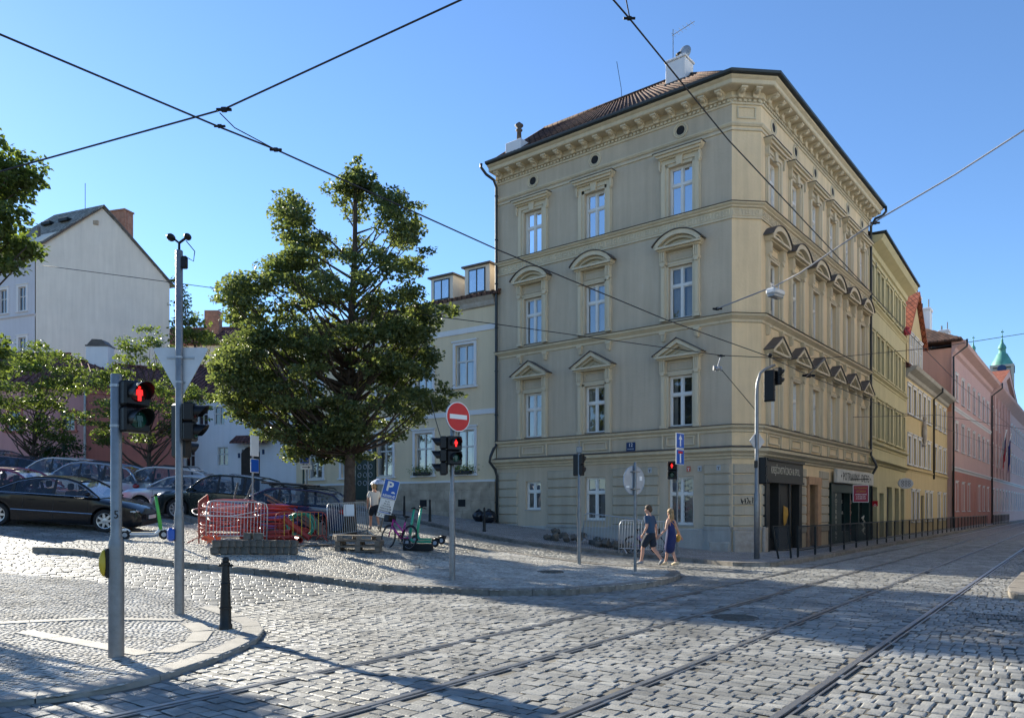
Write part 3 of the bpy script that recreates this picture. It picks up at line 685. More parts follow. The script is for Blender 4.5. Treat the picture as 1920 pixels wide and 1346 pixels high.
for z in (1.1, .8, .5): b.tube([(13.6+rg.uniform(-.2, .2), -.07, z), (13.9, -.07, z+.2), (13.5, -.07, z+.1), (14.1, -.07, z-.1)], .03, 4)
b.build('graffiti', 'gold', s2)
M['maroon'] = mat('maroon_sign', (.33, .02, .05), .45)
b = MB(FB0 @ T(10.6, -.75, 2.5) @ Rz(-PI/2+.45) @ Matrix.Scale(.56, 4)); b.__init__(b.M)
sg = empty('grocery_sign', tuple(FB0 @ Vector((10.6, -.75, 2.62))), 0, 'maroon hanging board with yellow and white lettering outside the grocery', 'sign')
b.bbox(-.62, .62, -.05, .05, -.86, .6, .015); b.build('sign_frame', 'sign_white', sg)
b.__init__(b.M); b.box(-.57, .57, -.056, -.05, -.81, .55); b.build('sign_face', 'maroon', sg)
sgm = b.M
for t, z, s, m in (('POTRAVINY', .33, .22, 'cloth_ochre'), ('VEČERKA', .06, .22, 'cloth_ochre'), ('OTEVŘENO DENNĚ', -.2, .12, 'sign_white'), ('Po–Pá 07:00–22:00', -.38, .115, 'sign_white'), ('So–Ne 08:00–22:00', -.55, .115, 'sign_white')):
    textmesh(t, s, m, sg, sgm @ T(0, -.06, z), sx=.82, bold=.003)
b = MB(FB); b.tube([(10.6, -.1, 2.95), (10.6, -1.1, 2.95)], .02, 6); b.build('sign_bracket', 'iron', sg)
b = MB(FB @ T(14.95, -.35, 1.9)); b.bbox(-.02, .02, -.13, .13, -.13, .13, .01); o = tag(b.build('wall_sign', 'sign_red', None, loc=tuple(FB @ Vector((14.95, -.35, 1.9)))), 'small square red sign with white ring sticking out past the grocery', 'sign')
FB = FB0
textmesh('O', .16, 'sign_white', bpy.data.objects['wall_sign'], FB @ T(14.95, -.35, 1.9) @ T(-.022, -.0, 0) @ Rz(-PI/2), bold=.004)
# ================================================================ ground, roads, pavements
def struct(o): return tag(o, kind='structure')
US = Vector((.6, .8)); VS = Vector((.8, -.6))           # main street axis and its right
def uv(p): return (p[0]*US.x+p[1]*US.y, p[0]*VS.x+p[1]*VS.y)
def fromuv(u, v): return Vector((US.x*u+VS.x*v, US.y*u+VS.y*v))
def inpoly(x, y, poly):
    c = False; n = len(poly); j = n-1
    for i in range(n):
        xi, yi = poly[i][0], poly[i][1]; xj, yj = poly[j][0], poly[j][1]
        if (yi > y) != (yj > y) and x < (xj-xi)*(y-yi)/(yj-yi)+xi: c = not c
        j = i
    return c
M['joint'] = mat('sandy_joint_dirt', (.055, .05, .04), .95, col2=(.21, .19, .155), scale=.9)
def granite(name, c1, c2, isl, rough, coat=0):
    m = mat(name, c1, rough, col2=c2, scale=1.4, island=isl, bump=.3, bscale=45, spec=.5, coord='Object')
    t = m.node_tree; b = t.nodes['Principled BSDF']; lk = b.inputs['Base Color'].links[0]; src = lk.from_socket
    tc = t.nodes.new('ShaderNodeTexCoord'); n = t.nodes.new('ShaderNodeTexNoise'); n.inputs['Scale'].default_value = .35; n.inputs['Detail'].default_value = 7; n.inputs['Roughness'].default_value = .7; t.links.new(tc.outputs['Object'], n.inputs['Vector'])
    r = t.nodes.new('ShaderNodeMapRange'); r.inputs[1].default_value = .35; r.inputs[2].default_value = .68; r.inputs[3].default_value = .74; r.inputs[4].default_value = 1.28; t.links.new(n.outputs['Fac'], r.inputs[0])
    v = t.nodes.new('ShaderNodeVectorMath'); v.operation = 'SCALE'; t.links.new(src, v.inputs[0]); t.links.new(r.outputs[0], v.inputs['Scale']); t.links.new(v.outputs[0], b.inputs['Base Color'])
    return m
M['sett'] = granite('granite_setts', (.165, .162, .148), (.29, .283, .258), .2, .6)
M['sett_small'] = granite('small_grey_setts', (.25, .235, .205), (.37, .35, .30), .2, .65)
M['mosaic'] = granite('pale_mosaic_stones', (.31, .29, .25), (.45, .425, .375), .2, .8)
M['mosaic_far'] = brickmat('mosaic_paving', (.30, .29, .27), (.48, .46, .43), (.12, .11, .10), .075, .07, .012, .7, .7, rot=.6)
M['slab'] = mat('granite_slab', (.25, .235, .21), .75, var=.2, scale=5, bump=.3, bscale=60, island=.12)
M['kerbm'] = mat('granite_kerb', (.13, .115, .095), .85, col2=(.26, .235, .20), scale=6, bump=.5, bscale=40, island=.2)
M['far_road'] = brickmat('far_cobbles', (.17, .17, .18), (.28, .27, .27), (.06, .055, .05), .2, .17, .03, .6, .8, rot=math.atan2(.8, .6))
def strips(mb):
    """cut every face along lines of equal slope so that it follows the terrain, then lift it"""
    return mb
def lay(name, poly, m, dz, kind='structure'):
    """flat polygon (x,y list) laid dz above the terrain"""
    b = bmesh.new(); vs = [b.verts.new((p[0], p[1], 0)) for p in poly]; b.faces.new(vs)
    for s in [9+.5*i for i in range(9)]+[52]:
        bmesh.ops.bisect_plane(b, geom=b.verts[:]+b.edges[:]+b.faces[:], plane_co=Vector((-.8, .6, 0))*s, plane_no=(-.8, .6, 0))
    bmesh.ops.triangulate(b, faces=b.faces[:])
    for v in b.verts: v.co.z = hz(v.co.x, v.co.y)+dz
    bmesh.ops.recalc_face_normals(b, faces=b.faces)
    if sum(f.normal.z for f in b.faces) < 0: bmesh.ops.reverse_faces(b, faces=b.faces)
    me = bpy.data.meshes.new(name); b.to_mesh(me); b.free(); me.materials.append(M[m])
    o = bpy.data.objects.new(name, me); COL.objects.link(o); return tag(o, kind=kind)
lay('ground', [(-400, -60), (500, -60), (500, 600), (-400, 600)], 'joint', -.012)
near_px = [(-500, 1345), (-200, 1328), (0, 1312), (100, 1303), (200, 1287), (300, 1264), (400, 1232), (450, 1212), (480, 1196), (495, 1180), (488, 1166), (455, 1152), (400, 1135), (320, 1112), (160, 1085), (0, 1070), (-400, 1058)]
near = [G(x, y, .06) for x, y in near_px]
isl_px = [(60, 1026), (130, 1028), (250, 1042), (330, 1052), (400, 1058), (520, 1070), (620, 1083), (720, 1096), (830, 1100), (930, 1105), (1060, 1104), (1150, 1097), (1220, 1090), (1262, 1081), (1277, 1073), (1265, 1066), (1200, 1061), (1120, 1056), (1040, 1046), (960, 1034), (880, 1024), (820, 1012), (760, 997), (700, 985), (640, 975), (540, 968), (420, 972), (372, 980), (300, 992), (180, 1006)]
isl = [G(x, y, .12) for x, y in isl_px]
far_px = [(560, 932), (650, 947), (745, 967), (900, 1001), (960, 1011), (1020, 1020), (1170, 1035), (1300, 1047), (1380, 1054), (1450, 1054), (1500, 1048)]
far = [G(x, y, .12) for x, y in far_px]
vk = uv(far[-1])[1]; uk = uv(far[-1])[0]
farpoly = far+[fromuv(170, vk+.3), fromuv(170, vk-9)]+[Vector((10.5, 30.5)), Vector((8, 29.5)), Vector((0, 36)), Vector((-13, 45))]
right = [fromuv(170, -1.0), G(1896, 1092, .12), G(1889, 1100, .12), G(1892, 1108, .12), G(1912, 1114, .12), G(1960, 1116, .12), G(2300, 1118, .12), fromuv(40, 22), fromuv(170, 12)]
def kerb(name, pts, w, h, closed=False, L=1.05, side=1, low=0., m='kerbm'):
    """kerbstones along a polyline of 3D points on its top edge; w inward"""
    b = MB(); pts = [Vector((p[0], p[1])) for p in pts]; d = [0]
    for i in range(len(pts)-1): d.append(d[-1]+(pts[i+1]-pts[i]).length)
    def at(s):
        for i in range(len(pts)-1):
            if s <= d[i+1]: break
        k = (s-d[i])/(d[i+1]-d[i]); t = (pts[i+1]-pts[i]).normalized(); return pts[i].lerp(pts[i+1], k), Vector((-t.y, t.x))*side
    rr = random.Random(2); s = 0
    while s < d[-1]-.02:
        e = min(d[-1], s+L*rr.uniform(.8, 1.15)); n = max(2, int((e-s)/.3)+1); g = .006; jz = rr.uniform(-.006, .006); rows = []
        for i in range(n):
            q = s+g+(e-s-2*g)*i/(n-1); p, nn = at(q); z = hz(p.x, p.y)+h+jz
            o = p-nn*.0; rows.append([(o.x, o.y, z-h-.1), (o.x, o.y, z-.018), ((p+nn*.018).x, (p+nn*.018).y, z), ((p+nn*w).x, (p+nn*w).y, z), ((p+nn*w).x, (p+nn*w).y, z-.1)])
        vs = [v for r in rows for v in r]; fs = [(i*5+j, i*5+j+1, i*5+j+6, i*5+j+5) for i in range(n-1) for j in range(4)]+[(0, 1, 2, 3, 4), tuple(range(n*5-1, n*5-6, -1))]
        b.add(vs, fs); s = e
    return struct(b.build(name, m))
lay('pavement', near, 'joint', .035); lay('pavement', isl, 'joint', .095); lay('pavement', farpoly, 'mosaic_far', .115); lay('pavement', right, 'mosaic_far', .115)
kerb('kerb', near[:13], .26, .062, side=1, m='slab'); kerb('kerb', isl[:22], .24, .125, side=1)
kerb('kerb', far[::-1], .22, .122, side=-1)
kerb('kerb', [far[-1], fromuv(170, vk+.3)], .3, .122, L=1.4, side=1)
kerb('kerb', [right[7-1], right[5], right[4], right[3], right[2], right[1], right[0]], .3, .125, L=1.2, side=-1)
kerb('kerb', [G(290, 960), G(330, 972), G(376, 986), G(420, 990)], .2, .2, side=1)
# ---- stones as real blocks
def blocks(name, m, test, box, ang, row, lmin, lmax, dz, gap=.013, bev=.02, jz=.005, tilt=.02, wave=.0, seed=1, z0=-.05):
    """rows of stones inside box (a0,a1,b0,b1) of the frame turned by ang; test(x,y) says which to keep"""
    rr = random.Random(seed); ca, sa = math.cos(ang), math.sin(ang); V = []; Fc = []
    a0, a1, b0, b1 = box; a = a0; k = 0
    while a < a1:
        rw = row*rr.uniform(.92, 1.08); bb = b0+rr.random()*lmax
        while bb < b1:
            l = rr.uniform(lmin, lmax); ac = a+rw/2+wave*math.sin(bb*.9+a*.3); bc = bb+l/2
            x = ca*ac-sa*bc; y = sa*ac+ca*bc
            if Y_OK(x, y) and test(x, y):
                ha, hb = rw/2-gap/2, l/2-gap/2; tx, ty = rr.gauss(0, tilt), rr.gauss(0, tilt); zz = rr.gauss(0, jz); n = len(V); ps = []
                j = lambda q: q+rr.uniform(-1, 1)*gap*.45
                for q, zo in ((1., -bev*.75), (None, 0.)):
                    for sx, sy in ((-1, -1), (1, -1), (1, 1), (-1, 1)):
                        pa = sx*(ha if q else ha-bev*rr.uniform(.9, 1.3)); pb = sy*(hb if q else hb-bev*rr.uniform(.9, 1.3))
                        pa, pb = j(pa), j(pb)
                        X = ca*(ac+pa)-sa*(bc+pb); Yy = sa*(ac+pa)+ca*(bc+pb)
                        V.append((X, Yy, hz(X, Yy)+dz+zz+zo+tx*pa+ty*pb))
                V.append((x, y, hz(x, y)+dz+zz+.0025))
                Fc += [(n+4, n+5, n+8), (n+5, n+6, n+8), (n+6, n+7, n+8), (n+7, n+4, n+8)]
                Fc += [(n+i, n+(i+1) % 4, n+4+(i+1) % 4, n+4+i) for i in range(4)]
            bb += l
        a += rw; k += 1
    me = bpy.data.meshes.new(name); me.from_pydata(V, [], Fc); me.materials.append(M[m]); o = bpy.data.objects.new(name, me); COL.objects.link(o); return struct(o)
def Y_OK(x, y): return y > 4.5 and -.95*y-1 < x < .74*y+2.2
nearin = [(p.x, p.y) for p in near]; islin = [(p.x, p.y) for p in isl]; farin = [(p[0], p[1]) for p in farpoly]; rightin = [(p[0], p[1]) for p in right]
SA, SB = G(440, 1137), G(760, 1092); SBd = (SB-SA).xy.normalized()
def side(x, y):       # the side street, left of the seam
    d = Vector((x-SA.x, y-SA.y)); return (SBd.x*d.y-SBd.y*d.x) > 0 and (uv((x, y))[1] < vk+.9)
def free(x, y): return not (inpoly(x, y, nearin) or inpoly(x, y, islin) or inpoly(x, y, farin) or inpoly(x, y, rightin))
RV = [-1.95, -3.36, -4.86, -6.28]
def norail(x, y):
    v = uv((x, y))[1]; return not any(abs(v-r) < .075 for r in RV)
aS = math.atan2(.8, .6)
blocks('road', 'sett', lambda x, y: y < 42 and free(x, y) and not side(x, y) and norail(x, y) and uv((x, y))[1] < -1.9, (0, 60, -3, 24), aS, .145, .15, .26, 0, gap=.014, bev=.011, jz=.0035, tilt=.018, seed=1)
blocks('road', 'sett', lambda x, y: y < 30 and free(x, y) and norail(x, y) and -1.9 < uv((x, y))[1] < -.2, (0, 40, -3, 24), aS, .20, .11, .15, 0, gap=.015, bev=.012, jz=.005, tilt=.02, seed=2)
blocks('road', 'sett', lambda x, y: y < 25 and free(x, y) and uv((x, y))[1] >= -.2, (2, 30, -12, .4), aS+.12, .2, .16, .26, 0, gap=.02, bev=.016, jz=.005, tilt=.02, seed=12)
blocks('road', 'sett', lambda x, y: y < 46 and free(x, y) and side(x, y), (4, 50, -16, 34), 2.0, .145, .15, .25, 0, gap=.014, bev=.011, jz=.0035, tilt=.016, wave=.04, seed=3)
lay('road', [fromuv(49, -1.), fromuv(170, -1), fromuv(170, vk), fromuv(49, vk)], 'far_road', -.005)
blocks('pavement', 'mosaic', lambda x, y: y < 14 and inpoly(x, y, nearin), (-6, 22, -16, 14), 1.35, .07, .055, .085, .055, gap=.009, bev=.007, jz=.0025, tilt=.035, wave=.25, seed=4)
IL = G(690, 1092, .12); IR = G(905, 1026, .12)
def isl_left(x, y): return (IR.x-IL.x)*(y-IL.y)-(IR.y-IL.y)*(x-IL.x) > 0
blocks('pavement', 'sett_small', lambda x, y: inpoly(x, y, islin) and isl_left(x, y), (8, 45, -26, 26), 1.9, .125, .10, .16, .113, gap=.013, bev=.010, jz=.003, tilt=.02, wave=.05, seed=5)
blocks('pavement', 'mosaic', lambda x, y: inpoly(x, y, islin) and not isl_left(x, y), (8, 45, -26, 26), .8, .085, .07, .10, .113, gap=.010, bev=.008, jz=.0025, tilt=.03, wave=.12, seed=6)
# tram rails
M['rail'] = mat('polished_rail_steel', (.30, .31, .33), .36, .75, var=.15)
M['rail_side'] = mat('rail_groove', (.02, .018, .016), .8)
for v in RV:
    b = MB(); 
    for a, c, z in ((-.058, .004, .009), (.040, .062, .004)):
        p0, p1 = fromuv(2, v+a), fromuv(170, v+a); q0, q1 = fromuv(2, v+c), fromuv(170, v+c)
        b.add([(*p0, -.06), (*q0, -.06), (*q1, -.06), (*p1, -.06), (*p0, z), (*q0, z), (*q1, z), (*p1, z)], [(4, 5, 6, 7), (0, 1, 5, 4), (1, 2, 6, 5), (2, 3, 7, 6), (3, 0, 4, 7)])
    o = struct(b.build('tram_rail', 'rail'))
    b = MB(); p0, p1, q0, q1 = fromuv(2, v-.075), fromuv(170, v-.075), fromuv(2, v+.075), fromuv(170, v+.075)
    b.add([(*p0, -.008), (*q0, -.008), (*q1, -.008), (*p1, -.008)], [(0, 1, 2, 3)]); struct(b.build('tram_rail_bed', 'rail_side'))
# granite bands set in the near pavement
def band(pxs, w, dz, m='slab', L=.9):
    pts = [G(x, y, dz) for x, y in pxs]; b = MB(); rr = random.Random(8)
    for i in range(len(pts)-1):
        p, q = pts[i].xy, pts[i+1].xy; t = (q-p); ln = t.length; t.normalize(); nn = Vector((-t.y, t.x))*w; k = max(1, round(ln/L))
        for j in range(k):
            a = p+t*(ln*j/k+.006); c = p+t*(ln*(j+1)/k-.006); z = lambda r: hz(r.x, r.y)+dz
            vs = [(*r, z(r)) for r in (a, c, c+nn, a+nn)]; b.add(vs+[(x, y, zz-.05) for x, y, zz in vs], [(0, 1, 2, 3), (4, 5, 1, 0), (5, 6, 2, 1), (6, 7, 3, 2), (7, 4, 0, 3)])
    return struct(b.build('paving_band', m))
band([(60, 1180), (180, 1202), (290, 1222)], -.22, .066); band([(290, 1222), (345, 1203), (362, 1183), (340, 1168)], -.25, .068); band([(340, 1163), (180, 1160), (-80, 1172)], -.16, .066)
# manholes and grate
M['castiron'] = mat('rusty_manhole_iron', (.10, .095, .085), .6, .4, var=.4, scale=10)
def manhole(px, py, dz, r=.33):
    c = G(px, py, dz); b = MB(T(*c)); b.lathe([(r, -.05), (r, .006), (r-.03, .008), (r-.035, -.006), (r-.05, -.006), (r-.055, .006), (.01, .007)], 36)
    for i in range(-4, 5):
        h = math.sqrt(max(0, (r-.07)**2-(i*.06)**2)); b.box(-h, h, i*.06-.015, i*.06+.015, .0, .011)
    return tag(b.build('manhole_cover', 'castiron', None, loc=c), 'round iron manhole cover set in the cobbled tram street' if dz < .05 else 'round iron manhole cover in the pale island paving', 'manhole cover')
manhole(1378, 1157, .004, .36); manhole(1032, 1071, .122)
c = G(1876, 1157, .0); b = MB(T(*c) @ Rz(math.atan2(.8, .6)-PI/2+.1))
b.box(-.42, .42, -.30, -.26, -.06, .01); b.box(-.42, .42, .26, .30, -.06, .01); b.box(-.42, -.38, -.26, .26, -.06, .01); b.box(.38, .42, -.26, .26, -.06, .01)
for i in range(13): b.box(-.36+i*.058, -.335+i*.058, -.26, .26, -.05, .008)
tag(b.build('drain_grate', 'castiron', None, loc=c), 'rectangular slotted drain grate beside the rightmost tram rail', 'drain grate')
# ================================================================ other buildings
M['oliveY'] = plaster('yellow_olive_render', (.54, .47, .27), .1)
M['creamY'] = plaster('warm_yellow_render', (.58, .45, .24), .08)
M['salmon'] = plaster('salmon_render', (.58, .30, .20), .08)
M['pinkL'] = plaster('pale_pink_render', (.56, .37, .33), .08)
M['pinkD'] = plaster('dusky_pink_base', (.42, .19, .15), .12)
M['pinkH'] = plaster('old_pink_render', (.62, .31, .29), .1)
M['pinkR'] = plaster('brick_pink_render', (.50, .19, .15), .1)
M['whiteW'] = plaster('white_wash', (.78, .78, .80), .06)
M['creamH'] = plaster('cream_gable_render', (.68, .63, .55), .08)
M['greyH'] = plaster('pale_grey_render', (.55, .55, .58), .05)
M['yellowL'] = plaster('cream_yellow_render', (.68, .55, .37), .07)
M['plinthY'] = brickmat('beige_plinth_slabs', (.36, .29, .21), (.40, .33, .25), (.2, .16, .12), .9, .5, .008, .85, .3, swap=PI/2)
M['band'] = plaster('white_band', (.68, .67, .66), .05)
M['winbox'] = mat('weathered_window_paint', (.60, .59, .56), .5, var=.1)
wcache = {}
def swindow(parent, mw, w, h, surr=None, sm='band', glass='glass_dark', bars=2, tr=.62, sill=True, fm='winbox', name='window', frame_out=False):
    key = (w, h, surr, sm, glass, bars, tr, fm, frame_out)
    if key not in wcache:
        y = .0 if frame_out else .1; b = MB(); x = w/2; f = .06
        b.box(-x, -x+f, y, y+.08, 0, h); b.box(x-f, x, y, y+.08, 0, h); b.box(-x+f, x-f, y, y+.08, 0, f); b.box(-x+f, x-f, y, y+.08, h-f, h)
        for i in range(1, bars): b.box(-x+w*i/bars-.03, -x+w*i/bars+.03, y-.004, y+.07, f, h-f)
        if tr: 
            for i in range(bars): b.box(-x+w*i/bars+.03+(.03 if i == 0 else 0), -x+w*(i+1)/bars-.03-(.03 if i == bars-1 else 0), y-.003, y+.07, h*tr-.035, h*tr+.035)
        m1 = b.mesh('sash', fm); m2 = MB().add([(-x, y+.05, 0), (x, y+.05, 0), (x, y+.05, h), (-x, y+.05, h)], [(0, 1, 2, 3)]).mesh('pane', glass); m3 = None
        if surr:
            b = MB(); q = surr
            b.box(-x-q, -x, -.05, .02, -q*.3, h+q); b.box(x, x+q, -.05, .02, -q*.3, h+q); b.box(-x, x, -.05, .02, h, h+q); b.box(-x-q-.08, x+q+.08, -.12, .02, -q*.3-.08, -q*.3); b.box(-x-q-.05, x+q+.05, -.11, .0, h+q, h+q+.07)
            m3 = b.mesh('surround', sm)
        wcache[key] = (m1, m2, m3)
    m1, m2, m3 = wcache[key]; o = inst(name, m1, parent, mw); inst('pane', m2, o, mw)
    if m3: inst('surround', m3, o, mw)
    return o
def block(name, label, cat, F, L, H, wins, wm_, depth=10, base=-1., holes=(), rv=.22, group=None):
    """facade wall with real openings + closed sides; wins: (x, z, w, h, kwargs)"""
    o = F.to_translation(); r = empty(name, (o.x, o.y, base+1), 0, label, cat, group)
    b = MB(F); wallholes(b, 0, L, base, H, [(x-w/2, x+w/2, z, z+h) for x, z, w, h, _ in wins]+list(holes), 0, rv); b.build('wall', wm_, r, fixn=False)
    b = MB(F); b.add([(0, 0, base), (0, depth, base), (0, depth, H), (0, 0, H), (L, 0, base), (L, depth, base), (L, depth, H), (L, 0, H)], [(0, 3, 2, 1), (4, 5, 6, 7), (1, 2, 6, 5)]); b.build('side_wall', wm_, r)
    for x, z, w, h, kw in wins: swindow(r, F @ T(x, 0, z), w, h, **kw)
    return r
def gable_roof(F, L, H, depth, rise, m, r, ov=.4, hip0=0., hip1=0., ridge=None, name='roof'):
    rd = ridge or depth/2; b = MB(F); t = .12
    for dz in (0,):
        v = [(-ov, -ov, H), (L+ov, -ov, H), (L+ov, depth+ov, H), (-ov, depth+ov, H), (-ov+hip0, rd, H+rise), (L+ov-hip1, rd, H+rise)]
        v2 = [(x, y, z-t) for x, y, z in v]
        b.add(v+v2, [(0, 1, 5, 4), (2, 3, 4, 5), (0, 4, 3), (1, 2, 5), (0, 6, 7, 1), (1, 7, 8, 2), (2, 8, 9, 3), (3, 9, 6, 0), (6, 9, 8, 7)])
    o = b.build(name, m, r); b = MB(F)
    n = int(L/.33)
    for i in range(n+1):
        x = -ov+(L+2*ov)*i/n; k = 1.
        if hip0 and x < -ov+hip0: k = max(.02, (x+ov)/hip0)
        if hip1 and x > L+ov-hip1: k = max(.02, (L+ov-x)/hip1)
        b.tube([(x, -ov, H+.02), (x, -ov+(rd+ov)*k, H+rise*k+.02)], .045, 5)
    b.tube([(-ov+hip0, rd, H+rise+.04), (L+ov-hip1, rd, H+rise+.04)], .11, 6); b.build('roof_tile_ribs', m, o, True)
    return o
def moulding(r, F, L, prof, m, name='cornice'):
    a = F @ Vector((0, 0, 0)); c = F @ Vector((L, 0, 0)); return MB().sweep([a.xy, c.xy], prof).build(name, m, r)
def cprof(z, h, o): return [(-.02, z), (o*.2, z+h*.05), (o*.3, z+h*.4), (o*.7, z+h*.6), (o, z+h*.75), (o, z+h), (-.02, z+h+.03)]
# -- yellow-olive house next down the street
d2 = Vector((.583, .812)); E2_ = PB+d2*12; F2 = frame(PB+d2*.02, d2)
w2 = []
for z, h in ((13.0, 1.7), (9.2, 1.95), (5.6, 2.0)):
    for i in range(8): w2.append((1.0+i*1.42+(.12 if i % 2 else -.12), z, .8, h, dict(surr=.12, sm='oliveY', glass='glass_dark')))
ob = block('olive_house', 'yellow-olive rendered house with close-set windows directly past the corner house downpipe', 'apartment building', F2, 12, 15.6, w2, 'oliveY', 12,
           holes=[(.9, 2.3, -.5, 2.9), (3.0, 4.3, -.5, 2.6), (5.2, 7.0, -.5, 3.0), (7.9, 9.4, -.5, 3.0), (10, 11.4, -.5, 3.0)], rv=.35)
for z, o_ in ((12.4, .16), (8.7, .16), (5.0, .18), (4.1, .3)): moulding(ob, F2, 12, cprof(z, .28, o_), 'oliveY', 'belt_course')
moulding(ob, F2, 12, [(-.02, 15.2), (.1, 15.25), (.15, 15.5), (.6, 15.7), (.75, 15.95), (-.02, 16.0)], 'oliveY'); moulding(ob, F2, 12, [(.6, 16.0), (.85, 16.02), (.85, 16.12), (-.1, 16.14)], 'gutter', 'gutter')
gable_roof(F2, 12, 16.1, 10, 2.4, 'tile', ob, .1, ridge=5)
for x in (2, 5.5, 9.4): 
    b = MB(F2 @ T(x, 0, 14.95)); b.box(-.14, .14, -.012, 0, -.17, .17); b.build('attic_vent', 'black_matt', ob)
b = MB(F2)
for x0, x1, z1 in ((.9, 2.3, 2.9), (3.0, 4.3, 2.6), (5.2, 7.0, 3.0), (7.9, 9.4, 3.0), (10, 11.4, 3.0)): b.box(x0+.06, x1-.06, .2, .28, -.3, z1-.06)
b.build('door', 'shop_dark', ob)
M['gbox'] = mat('red_geraniums', (.45, .06, .08), .8, var=.4, scale=30)
b = MB(F2); rg = random.Random(4)
for i in range(26): b.ell((10.9+rg.uniform(-.6, .6), -.22+rg.uniform(-.12, .1), 12.95+rg.uniform(-.1, .3)), .1, 6, 4)
tag(b.build('flower_box', 'gbox', None, loc=tuple(F2 @ Vector((10.9, -.2, 12.8)))), 'red geraniums on the top far window ledge of the olive house', 'flower box')
# -- warm yellow house with gable
d3 = Vector((.6016, .7988)); F3 = frame(E2_, d3); w3 = []
for z, h in ((8.1, 1.75), (4.75, 1.8)):
    for x in (1.2, 3.2, 5.2, 7.2, 9.2, 12.4, 14.8, 17.2): w3.append((x, z, 1.05, h, dict(surr=.16, bars=2)))
for x in (2.6, 4.4, 8.2, 10.2, 14.2, 17.2): w3.append((x, .9, 1.0, 2.0, dict(surr=.12, bars=2)))
yb = block('gabled_yellow_house', 'warm yellow two-storey house with a red-roofed front gable between olive and pink houses', 'house', F3, 19, 10.6, w3, 'creamY', 9, holes=[(5.9, 7.1, -.5, 2.7)])
MB(F3).box(5.9, 7.1, .12, .2, -.3, 2.7).build('door', 'door_dark', yb)
moulding(yb, F3, 19, [(-.02, 10.3), (.12, 10.4), (.2, 10.6), (.6, 10.8), (.7, 11.0), (-.02, 11.05)], 'plinthA'); moulding(yb, F3, 19, cprof(4.2, .22, .12), 'creamY', 'belt_course')
gable_roof(F3, 19, 11.05, 9, 3.0, 'tile_dark', yb, .3)
b = MB(F3); zr = 13.5
b.add([(.5, 0, 10.9), (6.6, 0, 10.9), (6.6, 0, zr), (3.55, 0, 16.3), (.5, 0, zr), (.5, 4.5, 10.9), (6.6, 4.5, 10.9), (6.6, 4.5, zr), (3.55, 4.5, 16.3), (.5, 4.5, zr)], [(0, 1, 2, 3, 4), (1, 6, 7, 2), (0, 4, 9, 5), (5, 9, 8, 7, 6)]); b.build('gable_wall', 'creamY', yb)
for x in (1.7, 3.55, 5.4): swindow(yb, F3 @ T(x, -.04, 11.4), .95, 1.9, surr=.12, frame_out=True)
b = MB(F3); b.add([(.1, -.3, zr-.35), (3.55, -.3, 16.45), (7.0, -.3, zr-.35), (.1, 4.8, zr-.35), (3.55, 4.8, 16.45), (7.0, 4.8, zr-.35), (.1, -.3, zr-.2), (3.55, -.3, 16.62), (7.0, -.3, zr-.2), (.1, 4.8, zr-.2), (3.55, 4.8, 16.62), (7.0, 4.8, zr-.2)], [(0, 1, 4, 3), (1, 2, 5, 4), (6, 9, 10, 7), (7, 10, 11, 8), (0, 6, 7, 1), (1, 7, 8, 2), (0, 3, 9, 6), (2, 8, 11, 5)]); b.build('gable_roof', 'tile_red', yb)
b = MB(F3); b.tube([(10.9, -.7, 10.9), (10.9, -.7, 10.6), (10.9, -.12, 10.1), (10.9, -.12, 4)], .07, 6); b.build('downpipe', 'gutter', yb, True)
b = MB(F3); b.ell((6.2, -.18, 7.2), (.22, .18, .9), 8, 8); b.ell((6.2, -.2, 8.2), (.14, .14, .18), 8, 6); b.box(5.9, 6.5, -.25, 0, 6.2, 6.35); b.build('facade_statue', 'stone', yb, True)
# -- long pink house
E3_ = E2_+d3*19; d4 = Vector((.615, .788)).normalized(); F4 = frame(E3_-Vector((d4.y, -d4.x))*-.0+Vector((d4.y, -d4.x))*.35, d4); w4 = []
for z, h in ((11.2, 2.2), (6.9, 2.3)):
    for i in range(7): w4.append((2.4+3.75*i, z, 1.3, h, dict(surr=.14)))
for i in (0, 1, 2, 4, 5, 6): w4.append((2.4+3.75*i, 1.6, 1.3, 2.4, dict(surr=.14)))
pb_ = block('pink_house', 'long salmon pink three-storey house with dark pink ground floor and corner downpipe', 'apartment building', F4, 28, 15.4, w4, 'pinkL', 12, holes=[(12.9, 14.4, -.5, 3.4)])
MB(F4).box(12.95, 14.35, .12, .2, -.3, 3.4).build('door', 'door_dark', pb_)
M['salmonw'] = M['salmon']
MB(F4).box(-.03, 0, .05, 12, 10, 15.4).build('end_wall', 'salmon', pb_)
moulding(pb_, F4, 28, [(-.02, 14.9), (.2, 15.1), (.3, 15.4), (.9, 15.7), (1.0, 15.95), (-.02, 16.0)], 'pinkL'); moulding(pb_, F4, 28, cprof(5.0, .35, .15), 'band', 'belt_course'); moulding(pb_, F4, 28, cprof(10.2, .35, .12), 'band', 'belt_course')
MB(F4).box(0, 28, -.05, -.002, -.5, 4.98).build('plinth', 'pinkD', pb_) if 0 else None
b = MB(F4); wallholes(b, 0, 28, -.5, 4.98, [(x-w/2-.16, x+w/2+.16, z-.1, z+h+.16) for x, z, w, h, _ in w4 if z < 4]+[(12.9, 14.4, -.5, 3.4)], -.04, .03)
b.f = [f for i, f in enumerate(b.f)]; b.build('ground_floor_cladding', 'pinkD', pb_, fixn=False)
gable_roof(F4, 28, 16.0, 12, 3.6, 'tile', pb_, .8, hip0=5)
b = MB(F4); b.sweep([(F4 @ Vector((-.8, 0, 0))).xy, (F4 @ Vector((28, 0, 0))).xy], [(1.0, 15.9), (1.15, 15.92), (1.15, 16.05), (1.0, 16.05)]); b.build('gutter', 'gutter', pb_)
b = MB(F4)
